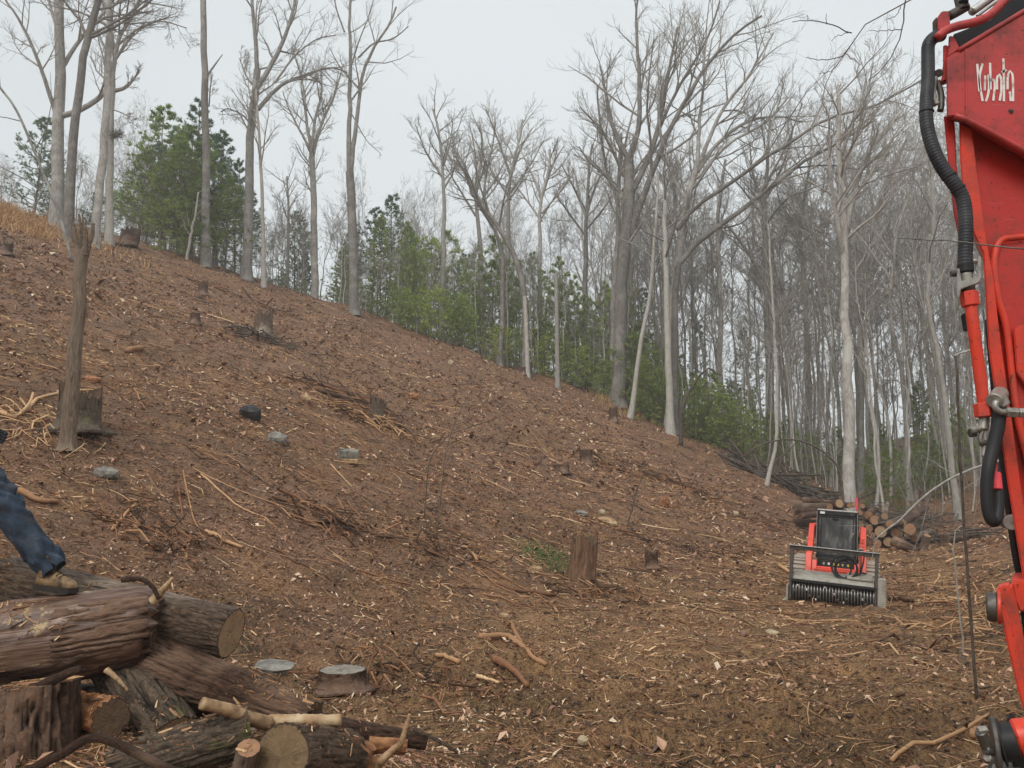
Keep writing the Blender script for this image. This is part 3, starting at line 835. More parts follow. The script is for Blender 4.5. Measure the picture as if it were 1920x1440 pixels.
for i, (h, r, kd) in enumerate(((17, .135, "spread"), (19, .155, "fork"), (15, .105, "spread"), (18, .125, "fork"), (14, .085, "thin"), (16, .10, "thin"))):
    template("bare%d" % i, bare_template, M[("bark_grey", "bark_dark", "bark_pale")[i % 3] if kd != "thin" else ("bark_grey", "bark_pale")[i % 2]], M["twig"], 100 + i, h, r, kd)
SP = ((5, .4, .6, .3, 4, .2), (3, .5, .6, .3, 3, .1))
for i in range(4):
    template("sapling%d" % i, bare_template, M[("bark_pale", "bark_grey")[i % 2]], M["twig"], 200 + i, (7, 9, 6, 8)[i], (.05, .06, .04, .055)[i], "thin", spec=SP, lean=.05)
template("pine0", conifer, M["pine_bark"], M["pine"], 300, 13, .13, z0=.42, width=.20, nb=52, sub=7, per=4, ln=.17, w=.022, nn=6, shape="round", up=.3, dead=26)
template("pine1", conifer, M["pine_bark"], M["pine"], 301, 12, .12, z0=.30, width=.24, nb=46, sub=6, per=4, ln=.19, w=.024, nn=6, shape="cone", up=.25, dead=20)
template("pine2", conifer, M["pine_bark"], M["pine_y"], 302, 9, .09, z0=.12, width=.30, nb=46, sub=7, per=4, ln=.18, w=.024, nn=6, shape="cone", up=.2, dead=8)
template("hem0", conifer, M["pine_bark"], M["hemlock"], 310, 5.0, .045, z0=.05, width=.30, nb=38, sub=6, per=4, ln=.13, w=.012, nn=8, shape="cone", up=.0, droop=.25)
template("hem1", conifer, M["pine_bark"], M["hemlock"], 311, 3.6, .035, z0=.05, width=.36, nb=34, sub=6, per=4, ln=.13, w=.012, nn=8, shape="bush", up=.05, droop=.2)
template("bush0", conifer, M["bark_grey"], M["bush"], 320, 2.6, .025, z0=.08, width=.50, nb=36, sub=6, per=4, ln=.085, w=.02, nn=4, shape="bush", up=.5, spread=1.5)

# ---- individual trees, traced limb by limb, each standing at its own distance
B = M
hero("bare_tree", "big grey trunk with an upswept elbow limb, standing on the crest at the upper left", 38, [
    ([(107, 432), (108, 300), (112, 150), (112, 0), (116, -170)], 25, 13),
    ([(113, 218), (150, 196), (183, 155), (182, 105), (196, 60), (215, 10)], 12, 5),
    ([(104, 212), (92, 140), (72, 75), (52, 40), (50, 20)], 9, 3),
    ([(115, 128), (130, 80), (150, 30), (172, -10), (190, -60)], 9, 4), ([(110, 60), (85, 5), (60, -60)], 8, 3), ([(114, -20), (150, -90), (170, -150)], 7, 3)], B["bark_grey"], 1)
hero("bare_tree", "dark trunk leaning right in front of the pale trunks, directly above the broken snag", 35, [
    ([(130, 420), (138, 260), (150, 165), (163, 75), (185, 0), (212, -110)], 19, 11),
    ([(163, 75), (150, 40), (128, 12), (100, -25)], 7, 3), ([(172, 70), (205, 48), (235, 20), (270, -20)], 6, 3), ([(195, -40), (230, -80), (260, -140)], 7, 3)], B["bark_oak"], 2)
hero("bare_tree", "straight limbless grey trunk next to the trunk with the hanging nest", 36, [
    ([(182, 415), (192, 300), (200, 200), (204, 100), (205, -20), (206, -150)], 17, 10), ([(205, -30), (240, -90), (262, -140)], 6, 3), ([(205, -20), (180, -80), (150, -130)], 6, 3)], B["bark_grey"], 3)
hero("bare_tree", "pale forked tree with a dark nest against its trunk and limbs reaching right", 40, [
    ([(207, 435), (207, 300), (209, 190), (215, 110), (232, 55), (262, 0), (290, -60)], 15, 5),
    ([(209, 172), (232, 160), (245, 138), (252, 124)], 9, 3), ([(214, 92), (213, 40), (222, -20)], 7, 3),
    ([(220, 85), (260, 50), (300, 35), (345, 45)], 5, 2), ([(211, 205), (240, 220), (262, 245)], 3, 1)], B["bark_pale"], 4)
hero("bare_tree", "tall straight pole trunk rising through the dark pines out of the picture", 45, [
    ([(388, 470), (387, 300), (385, 190), (382, 80), (381, -20), (382, -160)], 17, 10), ([(386, 146), (398, 118), (410, 92)], 5, 2), ([(392, 200), (398, 170), (404, 150)], 3, 2), ([(382, -40), (420, -90), (440, -150)], 6, 3), ([(382, -60), (340, -110), (320, -160)], 6, 3)], B["bark_oak"], 5, from_limb=2)
hero("bare_tree", "large forked oak with a broad bare crown behind the pines' right edge", 47, [
    ([(464, 505), (466, 400), (469, 260), (478, 180), (483, 130)], 20, 14),
    ([(483, 140), (484, 80), (482, 20), (486, -50)], 10, 4), ([(483, 165), (510, 110), (530, 60), (545, 0), (550, -40)], 11, 5),
    ([(484, 205), (505, 170), (530, 142), (570, 118), (610, 100), (640, 105)], 9, 3), ([(470, 235), (455, 215), (425, 200), (410, 205)], 4, 2),
    ([(480, 165), (460, 140), (440, 95)], 5, 2), ([(515, 155), (550, 90), (590, 50), (620, 40)], 5, 2)], B["bark_grey"], 6)
hero("bare_tree", "slim pale trunk climbing beside the large forked oak", 46, [([(496, 520), (493, 420), (489, 300), (482, 200), (478, 150)], 9, 4)], B["bark_pale"], 7)
hero("bare_tree", "vase-shaped bare tree with a fan crown left of the twin-stemmed tree", 52, [
    ([(592, 535), (589, 430), (587, 340), (584, 280)], 15, 11),
    ([(584, 285), (560, 240), (540, 200), (530, 170)], 6, 2), ([(583, 280), (575, 220), (572, 170), (560, 120)], 7, 3),
    ([(585, 278), (590, 220), (600, 170), (598, 115)], 7, 3), ([(586, 280), (605, 220), (625, 170), (640, 110)], 7, 3), ([(587, 300), (600, 260), (625, 225)], 4, 2)], B["bark_grey"], 8)
hero("bare_tree", "tall twin-stemmed dark tree standing alone against the open sky", 48, [
    ([(665, 575), (662, 470), (659, 380), (656, 322)], 19, 16),
    ([(655, 325), (650, 220), (648, 130), (645, 60), (640, -10), (640, -70)], 11, 5), ([(658, 322), (664, 200), (672, 110), (690, 55), (715, 5), (730, -40)], 10, 4),
    ([(672, 108), (700, 80), (735, 70), (765, 45)], 4, 2), ([(660, 215), (690, 270), (718, 300)], 3, 1), ([(646, 60), (632, 20), (625, -20)], 4, 2)], B["bark_oak"], 9, spec=((6, .3, .75, .3, 4, .35), (5, .42, .7, .3, 3, .2), (4, .45, .6, .3, 3, .15)))
hero("bare_tree", "pale straight tree with a fine upright crown right of the twin-stemmed tree", 55, [
    ([(829, 560), (832, 420), (830, 320), (822, 240), (812, 205)], 12, 4), ([(829, 320), (845, 265), (850, 225)], 5, 2), ([(828, 330), (800, 290), (782, 245)], 5, 2), ([(830, 340), (865, 300), (885, 280)], 4, 2)], B["bark_pale"], 10)
hero("bare_tree", "arching dark tree bowed far to the left, the right one of the bowed pair", 49, [
    ([(988, 690), (984, 560), (968, 490), (940, 435), (905, 385), (882, 345), (868, 300)], 14, 5),
    ([(905, 385), (912, 330), (925, 270), (930, 235)], 5, 2), ([(882, 345), (855, 310), (845, 260)], 4, 2)], B["bark_oak"], 11)
hero("bare_tree", "arching dark tree bowed to the left, the left one of the bowed pair", 50, [
    ([(938, 600), (943, 500), (932, 440), (905, 395), (885, 360), (870, 320)], 11, 5), ([(890, 365), (893, 310), (885, 250)], 4, 2)], B["bark_oak"], 12)
for k, (pts, w, Y, br, lab) in enumerate([
    ([(906, 560), (900, 460), (892, 360), (905, 290), (900, 235)], 13, 58, "bark_grey", "grey tree with a rounded crown behind the bowed pair"),
    ([(950, 560), (952, 440), (958, 330), (975, 260), (980, 225)], 12, 60, "bark_grey", "taller round-crowned tree rising right behind the bowed pair"),
    ([(1012, 560), (1012, 450), (1016, 370), (1030, 310), (1030, 280)], 12, 57, "bark_grey", "bare tree with a domed crown left of the great spreading oak"),
    ([(1092, 620), (1098, 500), (1100, 400), (1105, 320), (1110, 270)], 14, 58, "bark_dark", "bare tree standing directly left of the great spreading oak")]):
    x0, y0 = pts[2]; 
    hero("bare_tree", lab, Y, [(pts, w, 4), ([pts[2], (x0 - 22, y0 - 55), (x0 - 45, y0 - 110)], 6, 2), ([pts[2], (x0 + 20, y0 - 60), (x0 + 42, y0 - 100)], 6, 2), ([(x0, y0 + 45), (x0 - 35, y0 - 10), (x0 - 60, y0 - 50)], 5, 2), ([(x0, y0 + 30), (x0 + 38, y0 - 20), (x0 + 60, y0 - 60)], 5, 2)], B[br], 13 + k)
DS = ((11, .42, .7, .35, 5, .2), (7, .42, .65, .4, 4, .15), (7, .45, .6, .35, 3, .15))
hero("bare_tree", "great spreading oak whose many limbs fan to the top of the picture", 48, [
    ([(1160, 730), (1165, 560), (1172, 450), (1180, 350), (1178, 300)], 27, 20),
    ([(1178, 300), (1152, 240), (1137, 160), (1128, 110)], 11, 4), ([(1180, 305), (1196, 240), (1195, 150), (1188, 50), (1192, 15)], 12, 4),
    ([(1185, 360), (1215, 300), (1237, 225), (1252, 140), (1268, 60)], 13, 4), ([(1183, 440), (1212, 350), (1250, 260), (1295, 180), (1350, 115), (1400, 85)], 14, 4),
    ([(1176, 340), (1130, 260), (1085, 215)], 8, 3), ([(1215, 300), (1255, 200), (1310, 110), (1330, 50)], 8, 3), ([(1180, 400), (1145, 330), (1110, 290), (1090, 255)], 8, 3)], B["bark_oak"], 20, spec=DS)
hero("bare_tree", "twin dark trunk close left of the great spreading oak", 50, [
    ([(1150, 720), (1150, 600), (1158, 450), (1160, 350), (1165, 250)], 15, 6), ([(1160, 380), (1135, 320), (1120, 230), (1115, 180)], 7, 3), ([(1162, 320), (1180, 240), (1210, 130)], 6, 2)], B["bark_oak"], 21)
hero("bare_tree", "tall pale-barked tree forking high, right of the great spreading oak", 46, [
    ([(1255, 770), (1262, 600), (1270, 490), (1285, 390), (1305, 320), (1310, 300)], 20, 13),
    ([(1308, 310), (1318, 220), (1335, 120), (1358, 20)], 9, 3), ([(1308, 322), (1345, 270), (1400, 228), (1460, 218), (1505, 228)], 9, 3),
    ([(1310, 310), (1350, 215), (1400, 150), (1440, 80)], 9, 3), ([(1306, 335), (1360, 280), (1420, 250), (1460, 210)], 7, 3), ([(1290, 385), (1260, 320), (1245, 250)], 6, 2)], B["bark_grey"], 22, spec=DS)
hero("bare_tree", "dark tree with two long arms leaning far right over the forest", 44, [
    ([(1262, 790), (1264, 620), (1270, 520), (1285, 475), (1340, 430), (1425, 365), (1490, 315), (1560, 275), (1640, 225)], 17, 4),
    ([(1272, 430), (1300, 395), (1370, 350), (1440, 305), (1520, 262), (1600, 245), (1680, 205)], 9, 3), ([(1425, 365), (1470, 280), (1500, 200)], 6, 2), ([(1490, 315), (1560, 300), (1640, 300)], 4, 2), ([(1340, 430), (1400, 410), (1440, 340)], 4, 2)], B["bark_oak"], 23)
hero("bare_tree", "dark trunk with a long low limb crossing left, in the middle of the right-hand forest", 50, [
    ([(1445, 900), (1443, 700), (1437, 530), (1434, 400), (1440, 300), (1445, 225)], 19, 5), ([(1436, 530), (1405, 480), (1372, 435), (1350, 420)], 9, 4), ([(1436, 400), (1410, 330), (1402, 270)], 7, 2), ([(1438, 370), (1465, 310), (1480, 240)], 6, 2)], B["bark_oak"], 24)
hero("bare_tree", "thick grey trunk rising straight behind the little tracked loader's cab", 31, [
    ([(1588, 905), (1590, 760), (1588, 620), (1584, 480), (1580, 400), (1575, 300), (1572, 160)], 24, 7),
    ([(1584, 430), (1605, 360), (1630, 290), (1680, 225), (1710, 190)], 12, 4), ([(1583, 480), (1560, 420), (1535, 340), (1520, 250)], 10, 3), ([(1578, 330), (1600, 240), (1610, 150)], 6, 2), ([(1610, 350), (1660, 330), (1730, 310)], 5, 2)], B["bark_grey"], 25, spec=DS)
hero("bare_tree", "dark leaning tree between the cab-side trunk and the excavator hose", 42, [
    ([(1610, 860), (1615, 600), (1625, 500), (1645, 380), (1672, 320), (1700, 260)], 12, 4), ([(1650, 370), (1700, 325), (1760, 305), (1800, 290)], 5, 2), ([(1640, 400), (1635, 320), (1655, 240)], 5, 2)], B["bark_oak"], 26)
for k, (pts, w, Y, br, lab) in enumerate([
    ([(1045, 675), (1044, 600), (1043, 512)], 9, 48, "bark_pale", "pale dead snag with a broken top in front of the green pines"),
    ([(990, 680), (987, 620), (984, 556)], 9, 47, "bark_pale", "short pale dead stem at the foot of the bowed trees"),
    ([(1180, 740), (1200, 650), (1218, 560), (1228, 440), (1235, 330)], 10, 45, "bark_pale", "pale slender trunk leaning right beside the great oak"),
    ([(1257, 800), (1254, 680), (1250, 560), (1247, 430), (1245, 320)], 15, 43, "bark_pale", "pale thick trunk on the clearing's edge above the crooked dead sapling"),
    ([(1438, 922), (1455, 820), (1456, 700), (1448, 560), (1440, 420)], 7, 36, "bark_pale", "thin whitish stem slanting up from the clearing's edge"),
    ([(1358, 860), (1350, 700), (1352, 560), (1345, 420), (1360, 300)], 12, 50, "bark_grey", "straight grey trunk midway between the leaning tree and the low-limbed one"),
    ([(1700, 850), (1690, 700), (1670, 600), (1680, 450), (1715, 330)], 10, 40, "bark_grey", "wavy grey tree left of the excavator's long red tube"),
    ([(1790, 900), (1765, 700), (1740, 560), (1750, 420), (1745, 300)], 12, 34, "bark_pale", "pale trunk leaning left behind the vertical dead pole"),
    ([(1520, 880), (1518, 720), (1510, 560), (1500, 430), (1520, 300)], 11, 48, "bark_dark", "dark trunk just left of the thick trunk behind the loader"),
    ([(540, 530), (541, 420), (538, 330)], 8, 56, "bark_pale", "pale young trunk in front of the small conical pine")]):
    top = k not in (0, 1)
    hero("dead_tree" if not top else "bare_tree", lab, Y, [(pts, w, w * .45 if top else w * .8)], B[br], 40 + k, twigs=top, cat="dead tree" if not top else "bare tree")

# crooked dead saplings and arched stems
def stem(name, label, Y, pts, w0, w1, mat, cat="dead sapling", twig=None, seed=5, group=None, ground=True):
    rng = np.random.RandomState(seed)
    P = np.array([pix(px, py, Y) for px, py in pts])
    if ground: P[0, 2] = H(P[0, 0], Y) - .05
    q = resample(P, 22, rng, px2m(.5, Y)); rr = np.linspace(px2m(w0, Y), px2m(w1, Y), 22) / 2
    g = Geo(); V, Q, T, _ = tubes(q[None], rr[None], 7, cap=True); g.add(V, Q, T)
    o = root(name, q[0], label, cat, group)
    link("stem", g.mesh("stem", mat, True, q[0]), o)
    if twig:
        gg = Geo(); P1, R1 = grow(rng, q[None], rr[None], twig, .3, .7, .1, 4, tmin=.25, rmin=.002 * max(1, Y / 12)); V, Q, _, _ = tubes(P1, R1, 3); gg.add(V, Q)
        P2, R2 = grow(rng, P1, R1, 3, .4, .7, .1, 3, rmin=.0015 * max(1, Y / 12)); V, Q, _, _ = tubes(P2, R2, 3); gg.add(V, Q)
        tw_ = link("twigs", gg.mesh("twigs", mat, True, q[0]), o); tw_["kind"] = "stuff"
    return o
stem("dead_sapling", "dark crooked dead sapling hooked over at the top, on the clearing's right edge", 39, [(1277, 835), (1278, 770), (1292, 735), (1312, 705), (1330, 690), (1342, 700), (1352, 703)], 8, 3, M["brush"])
stem("dead_sapling", "long thin dead stem arched over to the left above the loader", 27, [(1582, 955), (1578, 900), (1560, 862), (1520, 833), (1480, 824), (1430, 832), (1394, 857)], 5, 2.5, M["brush"])
stem("dead_sapling", "dark slanting dead stem among the green bushes at mid-edge", 48, [(903, 615), (918, 580), (934, 556)], 4, 2, M["brush"], twig=4)
stem("dead_sapling", "thin vertical dead pole with a bent top beside the excavator's tube", 7.5, [(1812, 1085), (1806, 960), (1800, 850), (1796, 740), (1791, 668)], 5.5, 4.5, M["brush"], seed=9)
stem("broken_branch", "short pale branch stub lying across the bent top of the vertical dead pole", 7.5, [(1790, 668), (1802, 662), (1822, 656)], 5, 3.5, M["bark_grey"], cat="branch", ground=False)
stem("fallen_branch", "long pale branch slanting up from the loader towards the excavator's hanging hose", 9, [(1962, 838), (1900, 857), (1843, 873), (1790, 893), (1740, 925), (1690, 972), (1638, 1014)], 6, 3, M["bark_grey"], cat="branch", twig=5, seed=8, ground=False)
stem("bare_sapling", "bare sapling behind the excavator arm carrying the long slanting branch", 9, [(1985, 1250), (1975, 1050), (1962, 838), (1955, 600), (1960, 350)], 14, 5, M["bark_grey"], cat="bare sapling", twig=6, seed=18)
stem("dead_sapling", "spindly arched brown sprout in the middle of the slope", 15, [(797, 905), (805, 870), (835, 822), (870, 805), (915, 790), (960, 770)], 2.6, 1.3, M["brush"], twig=3, seed=3)
stem("dead_sapling", "straight brown sprout leaning right in the middle of the slope", 14.5, [(820, 905), (836, 850), (855, 790), (875, 745), (893, 722)], 2.8, 1.2, M["brush"], twig=3, seed=4)
stem("dead_sapling", "forked brown sprout above the pale stones on the lower slope", 20, [(1175, 975), (1190, 935), (1200, 905), (1207, 890)], 3, 1.4, M["brush"], twig=5, seed=6)
stem("dead_sapling", "crooked pale stem growing left of the excavator's lower link", 10, [(1795, 1085), (1790, 1050), (1789, 1010), (1795, 990), (1812, 985)], 3.5, 2, M["bark_pale"], seed=12)
stem("bare_sapling", "thin dark stem leaning in from the left edge above the straw grass", 30, [(140, 470), (110, 400), (75, 310), (35, 215), (-10, 150), (-60, 90)], 6, 4, M["bark_dark"], cat="bare sapling", twig=5, seed=14)
stem("bare_sapling", "whitish sapling leaning right below the dark pines", 44, [(350, 482), (358, 440), (366, 400), (372, 360)], 6, 3, M["bark_pale"], cat="bare sapling", twig=5, seed=15)
# overhanging twigs of a tree standing beside the photographer
def overhang():
    Y = 5.5; rng = np.random.RandomState(3)
    trk = np.array([[6.2, 3.8, float(H(6.2, 3.8)) - .1], [6.1, 4.0, 3.0], [5.9, 4.3, 6.0], [5.6, 4.6, 9.0]])
    base = trk[0]; g = Geo(); q = resample(trk, 14); V, Q, _, _ = tubes(q[None], np.linspace(.13, .07, 14)[None], 10); g.add(V, Q)
    o = root("bare_tree", base, "tree outside the frame whose thin dark twigs hang into the top right corner", "bare tree")
    link("trunk", g.mesh("trunk", M["bark_dark"], True, base), o)
    paths = [([(1900, -120), (1770, -20), (1700, 0), (1650, 30), (1600, 65), (1580, 105), (1565, 128)], 5, 2), ([(1597, 62), (1560, 48), (1530, 40), (1487, 40)], 2.6, 1.4),
             ([(1580, 105), (1555, 112), (1512, 108)], 2.2, 1.2), ([(1565, 128), (1552, 135), (1535, 139)], 1.6, 1), ([(1698, 0), (1692, 55), (1672, 105), (1645, 140), (1630, 150)], 3, 1.4), ([(1515, 38), (1513, 28)], 1.5, 1),
             ([(1550, 46), (1549, 25)], 1.5, 1), ([(1583, 100), (1600, 112), (1612, 122)], 1.8, 1), ([(1590, 62), (1570, 66), (1558, 76)], 1.6, 1), ([(1692, 55), (1660, 58), (1632, 58)], 2, 1), ([(1688, 10), (1680, 30), (1660, 38)], 1.8, 1)]
    f = Geo()
    for p, a, b in paths:
        pts = np.array([pix(x, y, Y + .002 * x * 0) for x, y in p]); m = 10
        if p[0][0] == 1900: pts = np.vstack([[5.7, 4.6, 7.2], pts])
        V, Q, T, _ = tubes(resample(pts, m, rng, .004)[None], (np.linspace(px2m(a, Y), px2m(b, Y), m) / 2)[None], 5, cap=True); f.add(V, Q, T)
    link("branch", f.mesh("branch", M["brush"], True, base), o)
overhang()
# nest
p = pix(218, 252, 39.7)
g = Geo(); n = 90; a = R.rand(n) * 6.28; rr = R.uniform(.1, .3, n); c = np.stack([np.cos(a) * rr, np.sin(a) * rr, R.uniform(-.15, .15, n)], 1); dd = R.randn(n, 3) * .14
V, Q, T, _ = tubes(np.stack([c - dd, c, c + dd], 1), np.full((n, 3), .012), 3); g.add(V, Q)
tag(link("bird_nest", g.mesh("bird_nest", M["bark_dark"], False), None, p), "dark clump of a nest against the pale forked trunk at the upper left", "nest")

LM = [(-60, "left of the elbow-limbed trunk"), (105, "near the elbow-limbed trunk"), (160, "behind the dark leaning trunk"), (207, "near the nest tree"), (300, "behind the left half of the pine clump"), (385, "near the tall pole trunk"),
      (465, "near the large forked oak"), (535, "by the small conical pine"), (590, "near the vase-shaped tree"), (660, "near the twin-stemmed tree"), (720, "under the spiky-topped pine"), (775, "left of the pale straight tree"), (830, "by the pale straight tree"), (885, "left of the bowed pair"),
      (940, "between the bowed pair"), (990, "at the foot of the right bowed tree"), (1045, "by the pale broken snag"), (1100, "left of the great oak's twin"), (1165, "by the great spreading oak"), (1215, "by the slender leaning trunk"), (1257, "by the pale thick trunk at the edge"),
      (1300, "above the hooked dead sapling"), (1355, "near the straight grey mid-forest trunk"), (1400, "under the two long leaning arms"), (1442, "by the slanting whitish stem"), (1485, "above the brush windrow"), (1520, "left of the loader's cab"), (1560, "over the stacked logs"), (1590, "by the thick trunk behind the loader"),
      (1625, "by the dark leaning tree past the loader"), (1665, "above the low heap of sawn logs"), (1700, "by the wavy grey tree"), (1745, "left of the excavator's hose"), (1790, "by the vertical dead pole"), (1850, "behind the excavator's looped hose"), (1950, "hidden behind the excavator arm")]
LOOK = {"bare0": "spreading grey-barked", "bare1": "forked dark-barked", "bare2": "light spreading", "bare3": "forked grey-barked", "bare4": "thin grey high-crowned", "bare5": "thin pale high-crowned",
        "sapling0": "slim pale", "sapling1": "taller grey", "sapling2": "short pale wispy", "sapling3": "slim grey"}
SEEN_L = {}
noun_of = {"bare_tree": "bare tree", "bare_sapling": "leafless sapling"}
def place_label(px, k, noun, depth, height):
    lm = min(LM, key=lambda a: abs(a[0] - px))[1]
    h = ("short", "mid-height", "tall")[height]
    for cand in (f"{LOOK[k]} {noun} {lm}", f"{h} {LOOK[k]} {noun} {lm}", f"{h} {LOOK[k]} {noun} {depth} {lm}"):
        if cand not in SEEN_L: break
    else:
        n = SEEN_L.get(cand, 0); side = "a little left" if px < min(LM, key=lambda a: abs(a[0] - px))[0] else "a little right"
        cand = f"{h} {LOOK[k]} {noun} {depth}, {side} {lm}"
    SEEN_L[cand] = 1
    return cand
# ---- pines and understorey by photograph position and distance
def at(px, Y):
    x = pix(px, 700, Y)[0]; return x, Y
def plant(key, name, px, Y, hpx, rz, label, cat, group, wide=1.0, **k):
    """hpx: height in photograph pixels"""
    x, y = at(px, Y); H0 = {"pine0": 13, "pine1": 12, "pine2": 9, "hem0": 5, "hem1": 3.6, "bush0": 2.6}[key]
    s = px2m(hpx, Y) / H0
    return put(key, name, x, y, s * wide, rz, label, cat, group, sz=s, **k)
gp = "evergreen pines behind the crest"
for px, Y, hp, key, wd, lab in [
    (283, 47, 300, "pine2", 1.25, "bushy green pine, leftmost of the dense dark pine clump"),
    (345, 50, 345, "pine1", 1.2, "tallest pine of the dense dark clump with a spiky tip"),
    (318, 46, 235, "pine2", 1.3, "yellow-green pine low in the front of the dense clump"),
    (395, 51, 300, "pine1", 1.15, "dark pine around the tall pole trunk"),
    (430, 52, 250, "pine1", 1.0, "rightmost pine of the dense dark clump"),
    (28, 50, 330, "pine0", 1.1, "airy grey-green pine at the left edge of the picture"),
    (70, 54, 270, "pine0", 1.2, "sparse pine behind the big elbow-limbed trunk"),
    (160, 56, 200, "pine0", 1.1, "thin hazy pine between the leaning dark trunk and the nest tree"),
    (540, 60, 245, "pine1", 1.0, "small conical dark pine left of the vase-shaped tree"),
    (690, 58, 260, "pine0", 1.0, "open-crowned pine right behind the twin-stemmed tree"),
    (722, 60, 300, "pine0", 1.1, "spiky-topped pine right of the twin-stemmed tree"),
    (762, 62, 230, "pine1", 1.0, "dark pine left of the pale straight tree"),
    (800, 62, 235, "pine0", 1.25, "broad dark pine behind the pale straight tree"),
    (850, 60, 190, "pine1", 1.25, "dark pine between the pale straight tree and the bowed pair"),
    (1050, 55, 205, "pine2", 1.2, "bright green pine behind the pale broken snag"),
    (1085, 58, 190, "pine2", 1.0, "green pine left of the great oak's trunk"),
    (1205, 60, 240, "pine1", 1.2, "dark pine behind the great oak's trunk"),
    (1140, 62, 200, "pine1", 1.0, "dark pine tucked behind the twin dark trunk"),
    (705, 54, 130, "pine2", 1.2, "small green pine under the twin-stemmed tree"),
    (640, 55, 150, "pine2", 1.0, "small green pine left of the twin-stemmed tree's foot"),
    (1310, 62, 200, "pine1", 1.0, "dark pine deep in the forest right of the pale thick trunk"),
    (1400, 66, 210, "pine1", 1.0, "dark pine deep in the forest left of the low-limbed trunk"),
    (1720, 46, 180, "pine2", 1.0, "dull green pine in the forest left of the excavator")]:
    plant(key, "pine_tree", px, Y, hp, px * .37, lab, "pine tree", gp, wd)
for j, (px, Y, hp, key, wd) in enumerate([(258, 52, 250, "pine1", 1.3), (300, 55, 330, "pine1", 1.3), (330, 49, 270, "pine2", 1.4), (365, 48, 255, "pine2", 1.3), (378, 56, 330, "pine1", 1.3), (410, 47, 200, "pine2", 1.2), (240, 48, 190, "pine2", 1.3), (450, 56, 240, "pine1", 1.1), (350, 45, 120, "hem0", 1.3), (300, 45, 110, "hem1", 1.2)]):
    plant(key, "pine_tree", px, Y, hp, j * 1.1, ("front", "rear")[Y > 50] + f" pine of the dense dark clump, {('left flank', 'left of the middle', 'middle', 'right of the middle', 'right flank')[int(np.clip((px - 235) / 45, 0, 4))]}" + (", bushier" if j % 2 else ""), "pine tree", gp, wd)
for i in range(36):
    px = R.uniform(200, 1000); plant(("pine0", "pine1")[i % 2], "pine_tree", px, R.uniform(58, 84), R.uniform(130, 230), R.rand() * 6, "slender background pine " + min(LM, key=lambda a: abs(a[0] - px))[1] + (", nearer one" if i % 2 else ""), "pine tree", "background pines", .8)
gh = "soft green evergreen saplings along the forest edge"
for i, (px, hp, wd, dY) in enumerate([(735, 85, 1.2, 3), (770, 95, 1.2, 4), (800, 75, 1.1, 2), (900, 120, 1.0, 4), (925, 85, 1.3, 3), (955, 80, 1.2, 2), (1010, 95, 1.2, 3), (1035, 100, 1.3, 2),
        (1070, 110, 1.3, 3), (1100, 95, 1.2, 2), (1130, 110, 1.1, 3), (1165, 120, 1.3, 1), (1200, 90, 1.2, 0), (1225, 105, 1.1, 0), (1205, 135, 1.3, 3), (1290, 110, 1.2, 2), (1315, 120, 1.3, 1), (1345, 100, 1.3, 1),
        (1365, 80, 1.4, 0), (1400, 85, 1.3, 2), (1435, 95, 1.2, 4), (1480, 80, 1.2, 6), (1190, 160, .9, 4), (1245, 170, .9, 5), (1530, 100, 1.1, 8), (1640, 95, 1.2, 12), (1660, 90, 1.2, 10), (1725, 80, 1.2, 10),
        (880, 150, 1.0, 6), (660, 90, 1.2, 4), (620, 70, 1.2, 3), (520, 45, 1.3, 2), (485, 40, 1.3, 2), (1760, 90, 1.1, 8), (560, 55, 1.2, 3), (840, 110, 1.1, 5), (1580, 90, 1.1, 14), (1330, 70, 1.4, .5), (1240, 60, 1.5, .5)]):
    d = rayd(px, 700); q = d[0] / d[1]; Y = float(edgeY(q)) + dY
    plant(("hem0", "hem1")[i % 2], "evergreen_sapling", px, Y, hp, i * 1.3, ("conical" if i % 2 == 0 else "rounded") + " feathery green evergreen sapling " + min(LM, key=lambda a: abs(a[0] - px))[1], "evergreen sapling", gh, wd, dz=-.2)
for i in range(34):
    rr_ = np.random.RandomState(900 + i); px = rr_.uniform(700, 1330); d = rayd(px, 700); q = d[0] / d[1]; Y = float(edgeY(q)) + rr_.uniform(1.5, 9)
    plant(("hem0", "hem1", "pine2")[i % 3], "evergreen_sapling", px, Y, rr_.uniform(110, 255) if px < 1180 else rr_.uniform(100, 200), i * 1.7, ("narrow", "broad", "piny")[i % 3] + " green young evergreen " + min(LM, key=lambda a: abs(a[0] - px))[1] + (" set deeper" if Y - float(edgeY(q)) > 5 else ""), "evergreen sapling", gh, rr_.uniform(.6, .9), dz=-.2)
for i in range(26):
    rr_ = np.random.RandomState(950 + i); px = rr_.uniform(1330, 1830); d = rayd(px, 700); q = d[0] / d[1]; Y = float(edgeY(q)) + rr_.uniform(4, 24)
    plant(("hem0", "hem1", "pine2")[i % 3], "evergreen_sapling", px, Y, rr_.uniform(60, 130), i * 1.7, ("narrow", "broad", "piny")[i % 3] + " soft green young evergreen " + min(LM, key=lambda a: abs(a[0] - px))[1] + (" set deeper" if Y - float(edgeY(q)) > 14 else ""), "evergreen sapling", gh, rr_.uniform(.9, 1.3), dz=-.2)
